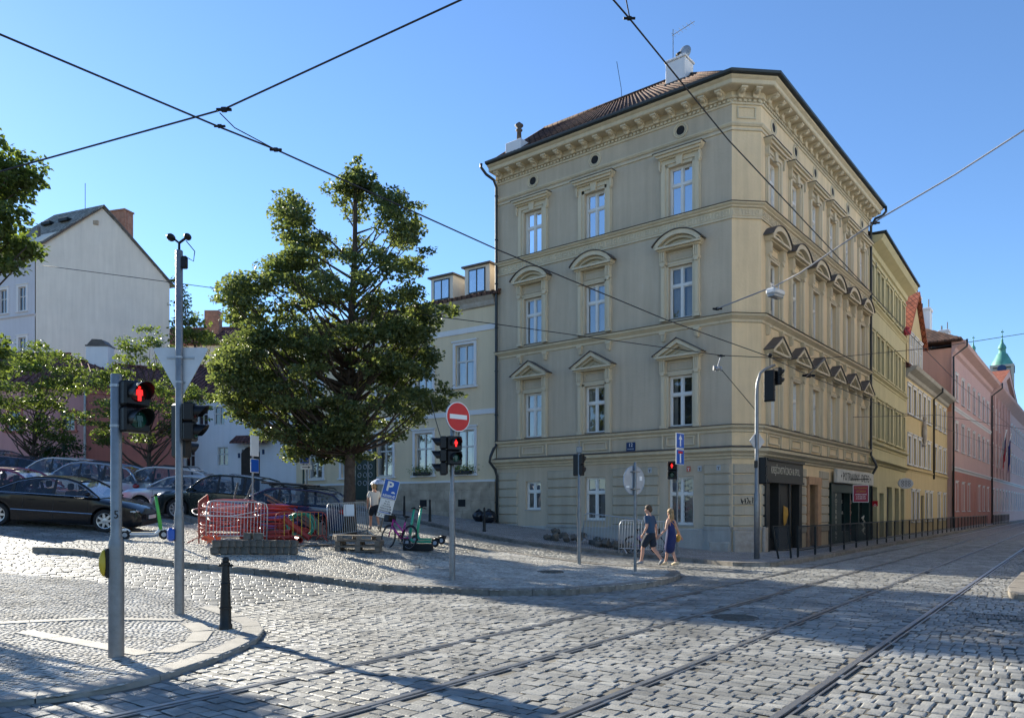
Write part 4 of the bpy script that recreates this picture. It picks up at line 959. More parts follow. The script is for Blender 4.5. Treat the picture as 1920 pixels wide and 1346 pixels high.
for x in (-.25, 27.9): b.tube([(x+.3, -1.1, 16), (x+.3, -1.1, 15.4), (x, -.15, 14.6), (x, -.15, 0)], .08, 6)
b.build('downpipe', 'gutter', pb_, True)
# -- pedimented pink palace beyond
E4_ = E3_+d4*28; F5 = frame(E4_+Vector((d4.y, -d4.x))*.4, d4); w5 = []
for z, h in ((11.2, 2.2), (6.9, 2.3), (1.6, 2.4)):
    for i in range(17): w5.append((1.9+3.7*i, z, 1.3, h, dict(surr=.14)))
pp = block('pedimented_palace', 'farther pale pink palace with a triangular pediment and two flags', 'palace', F5, 64, 15.4, w5, 'pinkL', 14)
moulding(pp, F5, 64, [(-.02, 14.9), (.2, 15.1), (.9, 15.7), (1.0, 15.95), (-.02, 16.0)], 'pinkL'); moulding(pp, F5, 64, cprof(5.0, .35, .2), 'band', 'belt_course')
gable_roof(F5, 64, 16.0, 14, 1.6, 'tile', pp, .8)
b = MB(F5); b.prism([(1.2, 16.0), (20, 16.0), (10.6, 18.5)], -.5, 1.5); b.build('pediment', 'pinkL', pp)
b = MB(F5); ring(b, [(.5, 15.98), (10.6, 18.95), (20.7, 15.98)], [(2.2, 16.02), (10.6, 18.1), (19, 16.02)], -.9, 2.2); b.build('pediment_cornice', 'pinkL', pp)
b = MB(F5); b.add([(.4, -.95, 16.03), (10.6, -.95, 19.02), (10.6, 7, 19.02), (.4, 7, 16.03), (20.8, -.95, 16.03), (20.8, 7, 16.03)], [(0, 1, 2, 3), (1, 4, 5, 2)]); b.build('pediment_roof', 'tile_red', pp)
b = MB(F5)
for i in range(6): b.box(1.8+3.55*i-.35, 1.8+3.55*i+.35, -.25, 0, 5.4, 14.9)
b.build('pilasters', 'pinkL', pp)
M['flag_blue'] = mat('blue_flag_cloth', (.03, .035, .20), .8); M['flag_red'] = mat('red_flag_cloth', (.5, .03, .04), .8); M['gold_star'] = mat('yellow_stars', (.7, .5, .05), .7)
def flag(x, label, kind):
    q = F5 @ Vector((x, -.3, 6.5)); r = empty('flag', tuple(q), 0, label, 'flag'); F = F5 @ T(x, -.3, 6.5)
    b = MB(F); b.tube([(0, 0, 0), (0, -.9, 4.3)], .05, 6); b.ell((0, -.9, 4.35), .1, 8, 5); b.build('flag_pole', 'sign_white', r, True)
    def cloth(z0, z1, w0, w1, m, nm='cloth', off=0):
        b = MB(F); n = 14; vs = []
        for i in range(n+1):
            for j, (za, zb) in enumerate(((z0, z1),)):
                k = i/n; t = w0+(w1-w0)*k; yy = -.85+t*.15; xx = .22*math.sin(t*7)+off
                vs += [(xx, yy, z0-.7*t), (xx*1.2, yy+.05, z1-.9*t)]
        b.add(vs, [(2*i, 2*i+1, 2*i+3, 2*i+2) for i in range(n)]); return b.build(nm, m, r, True)
    if kind == 0: cloth(4.0, 2.6, 0, 1.6, 'sign_white'); cloth(2.6, 1.1, 0, 1.6, 'flag_red'); cloth(3.6, 1.6, 0, .7, 'flag_blue', 'cloth', .02)
    else:
        c = cloth(4.0, 1.0, 0, 1.7, 'flag_blue')
        for i in range(12):
            a = i*PI/6; b = MB(F); b.ell((.2, -.75+.12*math.cos(a), 2.1+.45*math.sin(a)), .05, 5, 4); b.build('star', 'gold_star', c)
flag(3.0, 'white red and blue national flag hanging on the palace front, left of the blue flag', 0)
flag(8.8, 'dark blue flag with a ring of gold stars hanging on the palace front', 1)
# far end building and church
E5_ = E4_+d4*66; F6 = frame(E5_+Vector((2, 2)), (.75, .66)); w6 = [(2+2.6*i, z, 1.2, 1.9, dict(surr=.1)) for i in range(8) for z in (1.5, 5.4, 9.2, 12.8)]
eb = block('end_house', 'bluish grey house closing the far end of the street', 'house', F6, 22, 17, w6, 'greyH', 12); gable_roof(F6, 22, 17, 12, 4, 'tile_red', eb)
M['copper'] = mat('green_copper', (.10, .30, .24), .6, var=.3, scale=.5)
M['churchstone'] = plaster('pale_church_stone', (.50, .47, .40), .12)
def tower(px, pytop, Y, w, label, clock=False, kz=.8):
    c = P(px, 955, Y); H = CH+(955-pytop)/CF*Y; r = empty('church_tower', (c.x, c.y, 3), 0, label, 'church tower'); u = H/50
    b = MB(T(c.x, c.y, 0) @ Rz(-.6)); zb = H*kz
    b.bbox(-w, w, -w, w, 0, zb, .6); b.box(-w*1.12, w*1.12, -w*1.12, w*1.12, zb, zb+.7); b.box(-w*1.1, w*1.1, -w*1.1, w*1.1, zb-w*2.6, zb-w*2.6+.6)
    for s in (-1, 1):
        for t in (-1, 1): b.box(s*w*.95-.4, s*w*.95+.4, t*w*.95-.4, t*w*.95+.4, zb-w*2.6, zb)
    b.build('tower_shaft', 'churchstone', r)
    b = MB(T(c.x, c.y, 0) @ Rz(-.6))
    for a in (0, PI/2, PI, -PI/2):
        b.M = T(c.x, c.y, 0) @ Rz(-.6+a); b.prism([(-w*.35, zb-w*2.1), (w*.35, zb-w*2.1), (w*.35, zb-w*.9), (0, zb-w*.5), (-w*.35, zb-w*.9)], -w-.06, -w-.01)
    b.build('belfry_opening', 'black_matt', r)
    h = H-zb; b = MB(T(c.x, c.y, zb+.7))
    b.lathe([(w*1.05, 0), (w*.98, h*.08), (w*.78, h*.18), (w*.62, h*.26), (w*.52, h*.32), (w*.36, h*.36), (w*.34, h*.46), (w*.42, h*.48), (w*.36, h*.54), (w*.16, h*.62), (w*.10, h*.68), (w*.13, h*.70), (w*.05, h*.76), (w*.04, h*.8)], 12)
    b.build('copper_dome', 'copper', r, True, edge=50)
    b = MB(T(c.x, c.y, zb+.7)); b.ell((0, 0, h*.82), w*.09, 8, 6); b.tube([(0, 0, h*.8), (0, 0, h)], .12, 5); b.box(-.5, .5, -.08, .08, h*.92, h*.95); b.build('finial', 'copper', r)
    if clock:
        for a in (-.6, .97): b = MB(T(c.x, c.y, zb-.6) @ Rz(a)); b.disc((0, -w*1.13, 0), w*.42, .2); b.build('clock_face', 'blue_plate', r)
    return r
tower(1879, 622, 240, 2.9, 'tall green-domed stone church tower with a clock, nearer the right edge', True)
tower(1825, 634, 252, 1.8, 'slimmer green-domed church tower left of the clock tower', kz=.86)
for px, y0, y1, Y, w in ((1713, 556, 640, 62, .62), (1735, 580, 650, 68, .62), (1771, 620, 665, 80, .55)):
    c = P(px, y0, Y); z0 = CH+(955-y1)/CF*Y-3; b = MB(T(c.x, c.y, 0) @ Rz(.92)); b.bbox(-w, w, -.45, .45, z0, c.z-.25, .03); b.bbox(-w-.07, w+.07, -.52, .52, c.z-.25, c.z, .03)
    ch = b.build('chimney', 'chim_white', pb_ if px > 1720 else yb); b = MB(T(c.x, c.y, 0)); b.tube([(.3, 0, c.z-.3), (.3, 0, c.z+.9)], .05, 5); b.tube([(-.3, 0, c.z-.3), (-.3, 0, c.z+.5)], .08, 5); b.build('chimney_pipe', 'iron', ch)
# sunlit row on the other side of the tram street (its wall runs just outside the frame)
F7 = frame(fromuv(115, 4.2), (-.6, -.8)); w7 = [(2.2+3.1*i, z, 1.2, 2.1, dict(surr=.2)) for i in range(30) for z in (5.5, 9.5, 13.3)]
rb = block('opposite_house_row', 'cream rendered terrace facing the corner house across the tram street', 'terrace', F7, 95, 17, w7, 'creamH', 10)
# ---------------- left side: cream house beside the corner house
uY = Vector((.827, -.562)).normalized(); YL = 13.8; SY = EL-uA*.05+Vector((-.02, .12)); FY = frame(SY-uY*YL, uY); fx = lambda t: YL-t
wy = []
for t in (1.8, 4.35, 7.0, 9.6, 12.2): wy.append((fx(t), 7.55, 1.12, 1.95, dict(surr=.14, bars=2, glass='glass', tr=.6))); wy.append((fx(t), 3.4, 1.15, 2.05, dict(surr=.14, bars=2, glass='glass', tr=.62)))
cy = block('cream_house', 'cream two-storey house with white bands and flower boxes left of the corner house', 'house', FY, YL, 11.4, wy, 'yellowL', 10, base=0)
for wdo in [o for o in kids(cy) if o.name.startswith('window')]:
    mw = wm(wdo); inst('curtain', curtain(1.0, 1.9, .4, 5, .17), wdo, mw)
moulding(cy, FY, YL, [(-.02, 11.1), (.1, 11.15), (.16, 11.35), (.3, 11.5), (.35, 11.6), (-.02, 11.65)], 'stone'); moulding(cy, FY, YL, [(-.02, 10.02), (.04, 10.02), (.04, 10.27), (-.02, 10.27)], 'band', 'belt_course')
moulding(cy, FY, YL, [(-.02, 6.13), (.04, 6.13), (.04, 6.36), (-.02, 6.36)], 'band', 'belt_course'); moulding(cy, FY, YL, [(-.02, 2.98), (.07, 2.98), (.07, 3.06), (-.02, 3.08)], 'band', 'belt_course')
b = MB(FY); b.box(0, YL-.02, -.05, -.003, 0, 2.975); b.build('plinth', 'plinthY', cy)
for t in (1.95, 4.35): MB(FY).box(fx(t)-.22, fx(t)+.22, -.056, -.051, 1.82, 2.16).build('cellar_vent', 'black_matt', cy)
gable_roof(FY, YL, 11.66, 10, 1.5, 'tile', cy, .35, ridge=5)
b = MB(FY); b.sweep([(FY @ Vector((0, 0, 0))).xy, (FY @ Vector((YL-.1, 0, 0))).xy], [(.38, 11.6), (.5, 11.62), (.5, 11.74), (.38, 11.74)]); b.build('gutter', 'gutter', cy)
def dormer(t, w, z0, h, d0, dd):
    x = fx(t); b = MB(FY); b.box(x-w/2, x+w/2, d0, d0+dd, z0, z0+h); o = b.build('dormer', 'creamH', cy)
    MB(FY).box(x-w/2-.12, x+w/2+.12, d0-.15, d0+dd, z0+h, z0+h+.08).build('dormer_roof', 'slate', o)
    b = MB(FY); b.box(x-.50, x+.50, d0-.03, d0-.004, z0+.25, z0+h-.12); b.build('dormer_frame', 'gutter', o)
    for s in (-1, 1): MB(FY).box(x+s*.04, x+s*.44, d0-.036, d0-.031, z0+.32, z0+h-.19).build('dormer_pane', 'glass_top', o)
dormer(1.75, 1.5, 11.9, 1.55, .9, 2.6); dormer(3.95, 1.4, 11.9, 1.4, .9, 2.6)
b = MB(FY @ T(fx(4.4), 4.6, 0)); b.lathe([(.5, 12.8), (.5, 14.3), (.42, 14.5), (.1, 14.55)], 10); b.build('chimney', 'chim_white', cy)
M['leaf_box'] = leafmat('window_box_leaves', (.04, .09, .02), (.10, .16, .04)); M['petal'] = mat('yellow_petals', (.6, .45, .05), .7)
def leafcloud(b, c, r, n, size, rr):
    for _ in range(n):
        p = Vector(c)+Vector((rr.gauss(0, .45)*r[0], rr.gauss(0, .45)*r[1], rr.gauss(0, .45)*r[2])); a = Vector((rr.uniform(-1, 1), rr.uniform(-1, 1), rr.uniform(-1, 1))).normalized()*size; q = a.orthogonal().normalized()*size*.5
        b.add([p-a*.5, p+q*.6, p+a*.5, p-q*.6], [(0, 1, 2, 3)])
for t, lb in ((1.8, 'leafy window box behind the no-entry sign pole on the cream house'), (4.35, 'leafy window box with yellow blooms on the cream house, left of the no-entry sign')):
    q = FY @ Vector((fx(t), -.18, 3.35)); r = empty('flower_box', tuple(q), 0, lb, 'flower box')
    b = MB(FY @ T(fx(t), -.18, 3.35)); b.bbox(-.5, .5, -.1, .1, -.0, .17, .015); b.build('planter', 'iron', r)
    b = MB(FY @ T(fx(t), -.18, 3.55)); rr = random.Random(int(t)); leafcloud(b, (0, 0, .06), (.85, .2, .26), 380, .07, rr); b.build('foliage', 'leaf_box', r, fixn=False)
    b = MB(FY @ T(fx(t), -.18, 3.58)); leafcloud(b, (0, -.06, .05), (.85, .2, .22), 50, .05, rr); b.build('blooms', 'petal', r, fixn=False)
# cafe signboard and pillar at the far end of the cream house
M['cafe'] = mat('dark_green_cafe_board', (.012, .03, .022), .4, var=.2)
q = FY @ Vector((fx(7.35), -.4, 2.6)); r = empty('cafe_board', tuple(q), 0, 'dark green cafe board with orange lettering beside the big linden trunk', 'signboard')
b = MB(FY @ T(fx(8.2), -.14, 0)); b.bbox(-.72, .72, -.06, .06, 2.2, 5.3, .02); b.build('board', 'cafe', r)
textmesh('Garden', .36, 'cloth_ochre', r, FY @ T(fx(8.2), -.21, 4.75), bold=.005); textmesh('& more', .22, 'cloth_ochre', r, FY @ T(fx(8.2), -.21, 4.35))
b = MB(FY @ T(fx(8.2), -.205, 0))
for i in range(3):
    for j in range(3): b.torus((-.4+i*.4, 0, 3.9-j*.42), .12, .015, n=14, k=4)
b.build('board_ornament', 'sign_back', r)
# ---------------- white house with gate
a = P(556, 925, 46.5); FWd = Vector((.97, -.24)).normalized(); LW = 12.5; FW = frame(Vector((a.x, a.y))-FWd*LW, FWd); gz = hz(-18, 47)
ww = [(x, z, .75, 1.15, dict(bars=2, glass='glass_dark', sill=False)) for x, z in ((4.95, gz+1.5), (7.35, gz+1.55), (5.9, gz+4.1), (7.1, gz+4.1), (9.2, gz+4.15))]
wh = block('white_house', 'white-washed low house with dark arched gate and plum tiled roof behind the parked cars', 'house', FW, LW, gz+5.9, ww, 'whiteW', 8, base=gz-1, holes=[(8.7, 9.95, gz-1, gz+2.5)])
gable_roof(FW, LW, gz+5.9, 8, 2.8, 'tile_dark', wh, .35)
b = MB(FW); b.prism([(8.68, gz), (9.97, gz), (9.97, gz+2.3), (9.65, gz+2.62), (9.32, gz+2.72), (9.0, gz+2.62), (8.68, gz+2.3)], -.03, .06); b.build('gate', 'door_dark', wh)
b = MB(FW); b.add([(8.3, -.7, gz+2.95), (10.9, -.7, gz+2.95), (10.9, 0, gz+3.4), (8.3, 0, gz+3.4), (8.3, -.7, gz+2.85), (10.9, -.7, gz+2.85), (10.9, 0, gz+3.3), (8.3, 0, gz+3.3)], [(0, 1, 2, 3), (4, 7, 6, 5), (0, 4, 5, 1), (1, 5, 6, 2), (0, 3, 7, 4)]); b.build('gate_canopy', 'tile_dark', wh)
b = MB(FW); b.box(8.45, 8.6, -.04, -.002, gz+2.0, gz+2.3); b.box(10.15, 10.3, -.04, -.002, gz+2.2, gz+2.5); b.build('wall_plate', 'blue_plate', wh)
# garden wall to its left
FG = frame(Vector((a.x, a.y))-FWd*(LW+6.2)+Vector((.1, -.25)), FWd); b = MB(FG); wallholes(b, 0, 6.2, gz-1, gz+2.6, [(3.1, 4.1, gz-1, gz+2.2)], 0, .2); b.box(0, 6.2, .3, .35, gz-1, gz+2.6)
gw = empty('garden_wall', tuple(FG @ Vector((0, 0, gz))), 0, 'white garden wall with tiled coping and brown door left of the white house', 'wall'); b.build('wall', 'whiteW', gw, fixn=False)
b = MB(FG); b.prism([(-.1, gz+2.62), (6.3, gz+2.62), (6.3, gz+2.70), (-.1, gz+2.70)], -.2, .45); b.build('coping_ledge', 'band', gw)
b = MB(FG); b.add([(-.1, -.25, gz+2.72), (6.3, -.25, gz+2.72), (6.3, .12, gz+2.98), (-.1, .12, gz+2.98), (-.1, .5, gz+2.72), (6.3, .5, gz+2.72)], [(0, 1, 2, 3), (3, 2, 5, 4), (0, 4, 5, 1), (0, 3, 4), (1, 5, 2)]); b.build('coping_tiles', 'tile_red', gw)
M['door_brown'] = mat('brown_wood_door', (.20, .11, .05), .6, var=.2); MB(FG).box(3.12, 4.08, .08, .14, gz-.5, gz+2.2).build('door', 'door_brown', gw)
# ---------------- pink house with hipped roof
pc = P(162, 900, 44); d_l = Vector((-.93, -.05)).normalized(); LP = 14; FPk = frame(Vector((pc.x, pc.y))+d_l*LP, -d_l); gp = hz(pc.x, pc.y)
wp = [(9.95, gp+3.0, .7, 1.1, dict(surr=.12, sm='pinkR', bars=2)), (13.0, gp+3.05, .7, 1.0, dict(surr=.1, sm='pinkR', bars=2)), (10.1, gp+.5, .8, .75, dict(surr=.18, sm='pinkR', bars=1, tr=0)), (6.2, gp+3.0, .7, 1.1, dict(surr=.12, sm='pinkR', bars=2))]
ph = block('pink_hipped_house', 'old pink house with plum hipped roof and white chimney behind the left young trees', 'house', FPk, LP, gp+5.6, wp, 'pinkH', 7, base=gp-1)
gable_roof(FPk, LP, gp+5.6, 7, 2.5, 'tile_dark', ph, .35, hip1=3.0, hip0=3)
dr = Vector((.80, .60)); FPr = frame((pc.x, pc.y), dr); b = MB(FPr); b.box(0, 5, -.02, 6, gp-1, gp+5.6); b.box(-.0, 5.05, -.10, 0, gp+5.2, gp+5.6); b.build('wing_wall', 'pinkR', ph); 
gable_roof(FPr, 5, gp+5.62, 6, 1.9, 'tile_dark', ph, .3, name='wing_roof')
b = MB(); b.tube([(pc.x, pc.y-.15, gp+5.4), (pc.x, pc.y-.15, gp)], .07, 6); b.build('downpipe', 'zinc', ph)
cc = P(188, 655, 47); b = MB(T(cc.x, cc.y, 0)); b.bbox(-.68, .68, -.4, .4, cc.z-1.6, cc.z+.12, .02); ch = b.build('chimney', 'chim_white', ph); b = MB(T(cc.x, cc.y, cc.z+.2)); b.prism([(-.62, 0), (.62, 0), (.3, .32), (-.3, .36)], -.4, .4); b.box(-.7, .7, -.45, .45, -.08, .0); b.build('chimney_cap', 'slate', ch)
# ---------------- tall cream house with the blank gable
def gp_(px, py): k = (px-67)/251; return P(px, py, 70+4*k)
gdir = Vector((-.93, .376, 0))*6.5
outl = [gp_(67, 905), gp_(67, 455), gp_(120, 428), gp_(192, 391), gp_(240, 442), gp_(318, 533), gp_(318, 905)]
tb = empty('tall_gabled_house', (outl[0].x, outl[0].y, 3.6), 0, 'tall cream house with a blank gable end, grey roof and brick chimney at left', 'apartment building')
b = MB(); n = len(outl); b.add(outl+[p+gdir for p in outl], [tuple(range(n)), tuple(range(2*n-1, n-1, -1))]+[(i, i+n, i+n+1, i+1) for i in range(1, n-1)]); b.build('gable_wall', 'creamH', tb)
FT = frame((outl[0]+gdir).xy, (-gdir).xy); zt = outl[1].z; LT = 6.5
wt = [(LT-x, z, 1.05, h, dict(surr=.22, bars=2, glass='glass_dark', tr=.6)) for x in (1.7, 4.3) for z, h in ((20.2, 2.2), (15.1, 2.6), (10.0, 2.6))]
b = MB(FT); wallholes(b, 0, LT-.02, 2.5, zt, [(x-w/2, x+w/2, z, z+h) for x, z, w, h, _ in wt], -.05, .22); b.build('front_wall', 'greyH', tb, fixn=False)
for x, z, w, h, kw in wt: swindow(tb, FT @ T(x, -.06, z), w, h, **kw)
for z in (19.5, 14.3, 9.2): moulding(tb, FT, LT, cprof(z, .25, .2), 'greyH', 'belt_course')
moulding(tb, FT, LT, [(-.02, zt-.6), (.2, zt-.5), (.3, zt-.2), (.6, zt-.05), (.6, zt), (-.02, zt)], 'greyH')
def slab(pts, th, m, nm, par):
    b = MB(); up = Vector((0, 0, th)); k = len(pts); b.add([p for p in pts]+[p+up for p in pts], [tuple(range(k))[::-1], tuple(range(k, 2*k))]+[(i, (i+1) % k, (i+1) % k+k, i+k) for i in range(k)]); return b.build(nm, m, par)
o_ = -gdir.normalized()*.25; A, B_, C_, D_, E_ = gp_(40, 468), gp_(80, 455), gp_(130, 424), gp_(192, 388), gp_(325, 540)
for a_, c_ in ((A, B_), (B_, C_), (C_, D_)): slab([a_+o_, c_+o_, c_+gdir, a_+gdir], .18, 'tile_grey', 'roof', tb)
slab([D_+o_, E_+o_, E_+gdir, D_+gdir], .18, 'tile_grey', 'roof', tb)
b = MB(); b.tube([p+o_*1.1 for p in (A, B_, C_, D_, E_)], .10, 5); b.build('verge_trim', 'slate', tb)
cc = P(228, 400, 75); b = MB(T(cc.x, cc.y, 0) @ Rz(-.3)); b.box(-.9, .9, -.55, .55, cc.z-5.5, cc.z); b.box(-.98, .98, -.63, .63, cc.z, cc.z+.15); b.build('chimney', 'brick', tb)
b = MB(); q0 = gp_(180, 418); b.box(q0.x-.22, q0.x+.22, q0.y-.12, q0.y+.05, q0.z-.2, q0.z+.2); b.build('gable_vent', 'plinthY', tb)
for k1, k2 in ((.35, .3), (.6, .7)):
    c = C_.lerp(D_, .3)+gdir*k2*.9; b = MB(T(*(c+Vector((0, 0, .25)))) @ Rz(-.38)); b.bbox(-.6, .6, -.4, .4, -.2, .12, .03); b.build('skylight', 'iron', tb)
for k in (.3, .8): c = B_.lerp(C_, .4)+gdir*k; b = MB(); b.tube([c, c+Vector((0, 0, 1.1))], .14, 8); b.build('roof_vent', 'slate', tb)
b = MB(); c = D_+gdir*.35; b.tube([c, c+Vector((0, 0, 2.6))], .03, 4); b.build('aerial', 'wire', tb)
# house behind with brick chimney
hc = P(350, 900, 78); FH = frame((hc.x-4, hc.y), (1, -.1)); hb = block('distant_house', 'distant beige house with plum roof and brick chimney between tall gable and linden', 'house', FH, 14, CH+(955-650)/CF*78, [(6.4+2*i, 14.9, 1.0, 1.6, dict(surr=.1)) for i in range(2)], 'creamH', 8, base=2)
gable_roof(FH, 14, CH+(955-648)/CF*78, 8, 2.6, 'tile_dark', hb, .5, hip1=5); cc = P(400, 584, 80); b = MB(T(cc.x, cc.y, 0)); b.box(-.75, .75, -.5, .5, cc.z-4, cc.z); b.build('chimney', 'brick', hb)
# ================================================================ trees
M['leaf_big'] = leafmat('linden_leaves', (.042, .068, .030), (.125, .155, .070), .42)
M['leaf_young'] = leafmat('young_tree_leaves', (.042, .072, .022), (.11, .15, .045), .4)
M['leaf_dark'] = leafmat('dark_bush_leaves', (.015, .035, .012), (.04, .08, .02), .25)
M['bark'] = mat('grey_brown_bark', (.075, .055, .042), .95, var=.4, scale=6, bump=1, bscale=18)
def tree(name, label, base, outline, Y, leaf, lsize, nclump, nleaf, rcl, trunk_r, leafm, seed, group=None, depthk=.85, trunk_top=None, lean=0., trunkx=None, limbs=True, gaps=(), extra=(), limbp=.7):
    """outline: (py, px_left, px_right) rows of the crown as it stands at depth Y"""
    rr = random.Random(seed); base = Vector(base); r = empty(name, base, 0, label, 'tree' if 'shrub' not in name else 'shrub', group)
    rows = sorted(outline); y0, y1 = rows[0][0], rows[-1][0]; cl = []
    def rng(py):
        for i in range(len(rows)-1):
            if rows[i][0] <= py <= rows[i+1][0]:
                k = (py-rows[i][0])/(rows[i+1][0]-rows[i][0]); return rows[i][1]+(rows[i+1][1]-rows[i][1])*k, rows[i][2]+(rows[i+1][2]-rows[i][2])*k
    area = [(rng(y0+(y1-y0)*(i+.5)/40)[1]-rng(y0+(y1-y0)*(i+.5)/40)[0]) for i in range(40)]; mx = max(area); s = Y/CF
    tries = 0
    while len(cl) < nclump and tries < 9000:
        tries += 1; py = rr.uniform(y0, y1); a, c = rng(py)
        if rr.random() > ((c-a)/mx)**1.3+.06: continue
        hwid = (c-a)/2; rad = rcl*rr.choice((.35, .5, .65, .85, 1.05))*rr.uniform(.9, 1.1); rad = min(rad, hwid*s*.8)
        u = rr.uniform(-1, 1); u = math.copysign(abs(u)**.75, u); px = (a+c)/2+u*(hwid-rad/s*.75)
        if any(((px-g[0])/g[2])**2+((py-g[1])/g[3])**2 < 1 and rr.random() < .93 for g in gaps): continue
        dd = math.sqrt(max(0, 1-u*u))*hwid*s*depthk; w = rr.uniform(-1, 1); w = math.copysign(abs(w)**.6, w)
        cl.append((P(px, py, Y)+Vector((0, w*dd, 0)), rad))
    for ex, ey, er in extra: cl.append((P(ex, ey, Y), er))
    V, Fc = [], []
    for c, rad in cl:
        n = int(nleaf*(rad/rcl)**1.9); sq = Vector((rr.uniform(.8, 1.5), rr.uniform(.8, 1.5), rr.uniform(.3, .65)))
        for _ in range(n):
            d = Vector((rr.gauss(0, 1), rr.gauss(0, 1), rr.gauss(0, 1))).normalized()*rad*(rr.random()**.45)
            p = c+Vector((d.x*sq.x, d.y*sq.y, d.z*sq.z)); l = lsize*rr.uniform(.45, 1.35)
            t = Vector((rr.gauss(0, 1), rr.gauss(0, 1), rr.gauss(-.35, .6))).normalized(); nn = Vector((rr.gauss(0, .6), rr.gauss(0, .6), 1)); sd__ = t.cross(nn)
            if sd__.length < .01: continue
            sd__.normalize(); q = sd__*l*.42; up = sd__.cross(t)*l*.12; n0 = len(V)
            V += [p, p+t*l*.45+q+up, p+t*l, p+t*l*.45-q+up]; Fc.append((n0, n0+1, n0+2)); Fc.append((n0, n0+2, n0+3))
    me = bpy.data.meshes.new('crown'); inv = wm(r).inverted(); me.from_pydata([inv @ v for v in V], [], Fc); me.materials.append(M[leafm]); o = bpy.data.objects.new('crown', me); COL.objects.link(o); o.parent = r
    if trunk_r:
        b = MB(); cx = sum(c.x for c, _ in cl)/len(cl) if trunkx is None else trunkx; top = P(0, y0, Y).z; bot = P(0, y1, Y).z
        tt = bot+(top-bot)*(.62 if trunk_top is None else trunk_top); pts = []
        for i in range(9):
            k = i/8; pts.append(Vector((base.x+(cx-base.x)*k**1.5+rr.gauss(0, .05)*k, base.y+(Y-base.y)*k+rr.gauss(0, .05)*k, base.z-.1+(tt-base.z)*k)))
        rs = [trunk_r*(1.35 if i == 0 else 1.1 if i == 1 else 1)*(1-.72*(i/8)) for i in range(9)]
        b.tube(pts, rs, 12); b.build('trunk', 'bark', r, True)
        if limbs:
            b = MB()
            for c, rad in cl:
                if rr.random() > limbp: continue
                kz = max(.22, min(.98, (c.z-1.3*rr.uniform(.6, 1.4)*(abs(c.x-cx)+.8)*.6-base.z)/(tt-base.z))); i = min(7, int(kz*8)); p = pts[i].lerp(pts[i+1], kz*8-i); m_ = p.lerp(c, .5)+Vector((rr.gauss(0, .15), rr.gauss(0, .15), -.12*(c-p).length+.1)); ln = (c-p).length
                r0 = min(rs[i]*.5, .016*ln+.010); b.tube([p, p.lerp(m_, .6), m_, c], [r0, r0*.7, r0*.5, r0*.18], 5)
            b.build('limbs', 'bark', r, True, fixn=False)
    return r
big = [(288, 660, 684), (320, 650, 700), (350, 630, 715), (372, 532, 745), (400, 516, 790), (440, 514, 806), (478, 530, 800), (505, 512, 795), (530, 470, 812), (556, 420, 850), (585, 408, 860), (612, 418, 836), (642, 446, 830), (668, 410, 822), (700, 396, 826), (730, 402, 856), (755, 412, 840), (790, 436, 792), (815, 490, 775), (842, 515, 735), (866, 545, 680)]
tb_ = G(655, 1000, .12)
tree('linden_tree', 'large dense linden with a dark trunk growing behind the cable barriers', tb_, big, tb_.y+.2, None, .12, 600, 290, .52, .19, 'leaf_big', 11, trunk_top=.97, limbp=.3, trunkx=-5.26, extra=((670, 300, .22), (672, 318, .2), (662, 338, .3), (640, 352, .26), (690, 352, .28), (720, 362, .3), (752, 368, .3), (640, 380, .3), (668, 372, .28), (780, 385, .3), (560, 382, .28), (532, 392, .3), (548, 372, .2), (800, 470, .3), (850, 585, .3), (415, 560, .3), (402, 745, .35), (855, 740, .3)), gaps=((602, 372, 32, 60), (670, 395, 60, 16), (640, 480, 42, 85), (700, 420, 35, 60), (500, 520, 30, 30), (800, 545, 40, 25), (745, 820, 60, 40)))
tree('young_tree', 'bushy young street tree in front of the pink house, leftmost in the parking row', onground((60-CX)/CF*38, 38), [(645, 60, 110), (665, 15, 140), (700, -30, 158), (740, -40, 160), (780, -30, 165), (810, 10, 150), (835, 50, 130)], 38, None, .15, 95, 200, .72, .13, 'leaf_young', 12, trunk_top=.5)
tree('young_tree', 'airy young street tree in front of the garden wall, right of the pink house', onground((280-CX)/CF*37, 37), [(612, 262, 300), (640, 225, 318), (665, 215, 345), (700, 190, 370), (735, 168, 395), (775, 160, 400), (805, 155, 335), (835, 190, 310)], 37, None, .14, 105, 170, .6, .13, 'leaf_young', 13, trunk_top=.5)
tree('park_tree', 'dark green tree rising behind the tall house right edge', onground((370-CX)/CF*66, 70), [(516, 318, 335), (545, 318, 352), (580, 318, 356), (612, 318, 405), (650, 318, 410), (690, 320, 392), (720, 345, 400)], 69, None, .26, 50, 200, 1.1, .25, 'leaf_young', 14, trunk_top=.5)
tree('street_tree', 'leafy tree reaching in from the left frame edge', onground(-12.4, 13.6), [(190, -240, -120), (285, -270, 64), (330, -270, 70), (365, -265, 24), (410, -280, 60), (450, -270, 62), (490, -280, 76), (515, -250, 28), (560, -230, -60), (620, -190, -10), (650, -170, 16), (685, -150, 18), (700, -140, -40)], 13.6, None, .10, 150, 260, .40, .17, 'leaf_young', 15, trunk_top=.6, trunkx=-11.8, depthk=.7)
tree('shrub', 'dark round shrub at the foot of the pink house wall', onground((112-CX)/CF*40.5, 40.5), [(815, 85, 135), (835, 72, 150), (870, 66, 158), (890, 70, 150)], 40.5, None, .13, 34, 170, .6, .03, 'leaf_dark', 16, limbs=False)
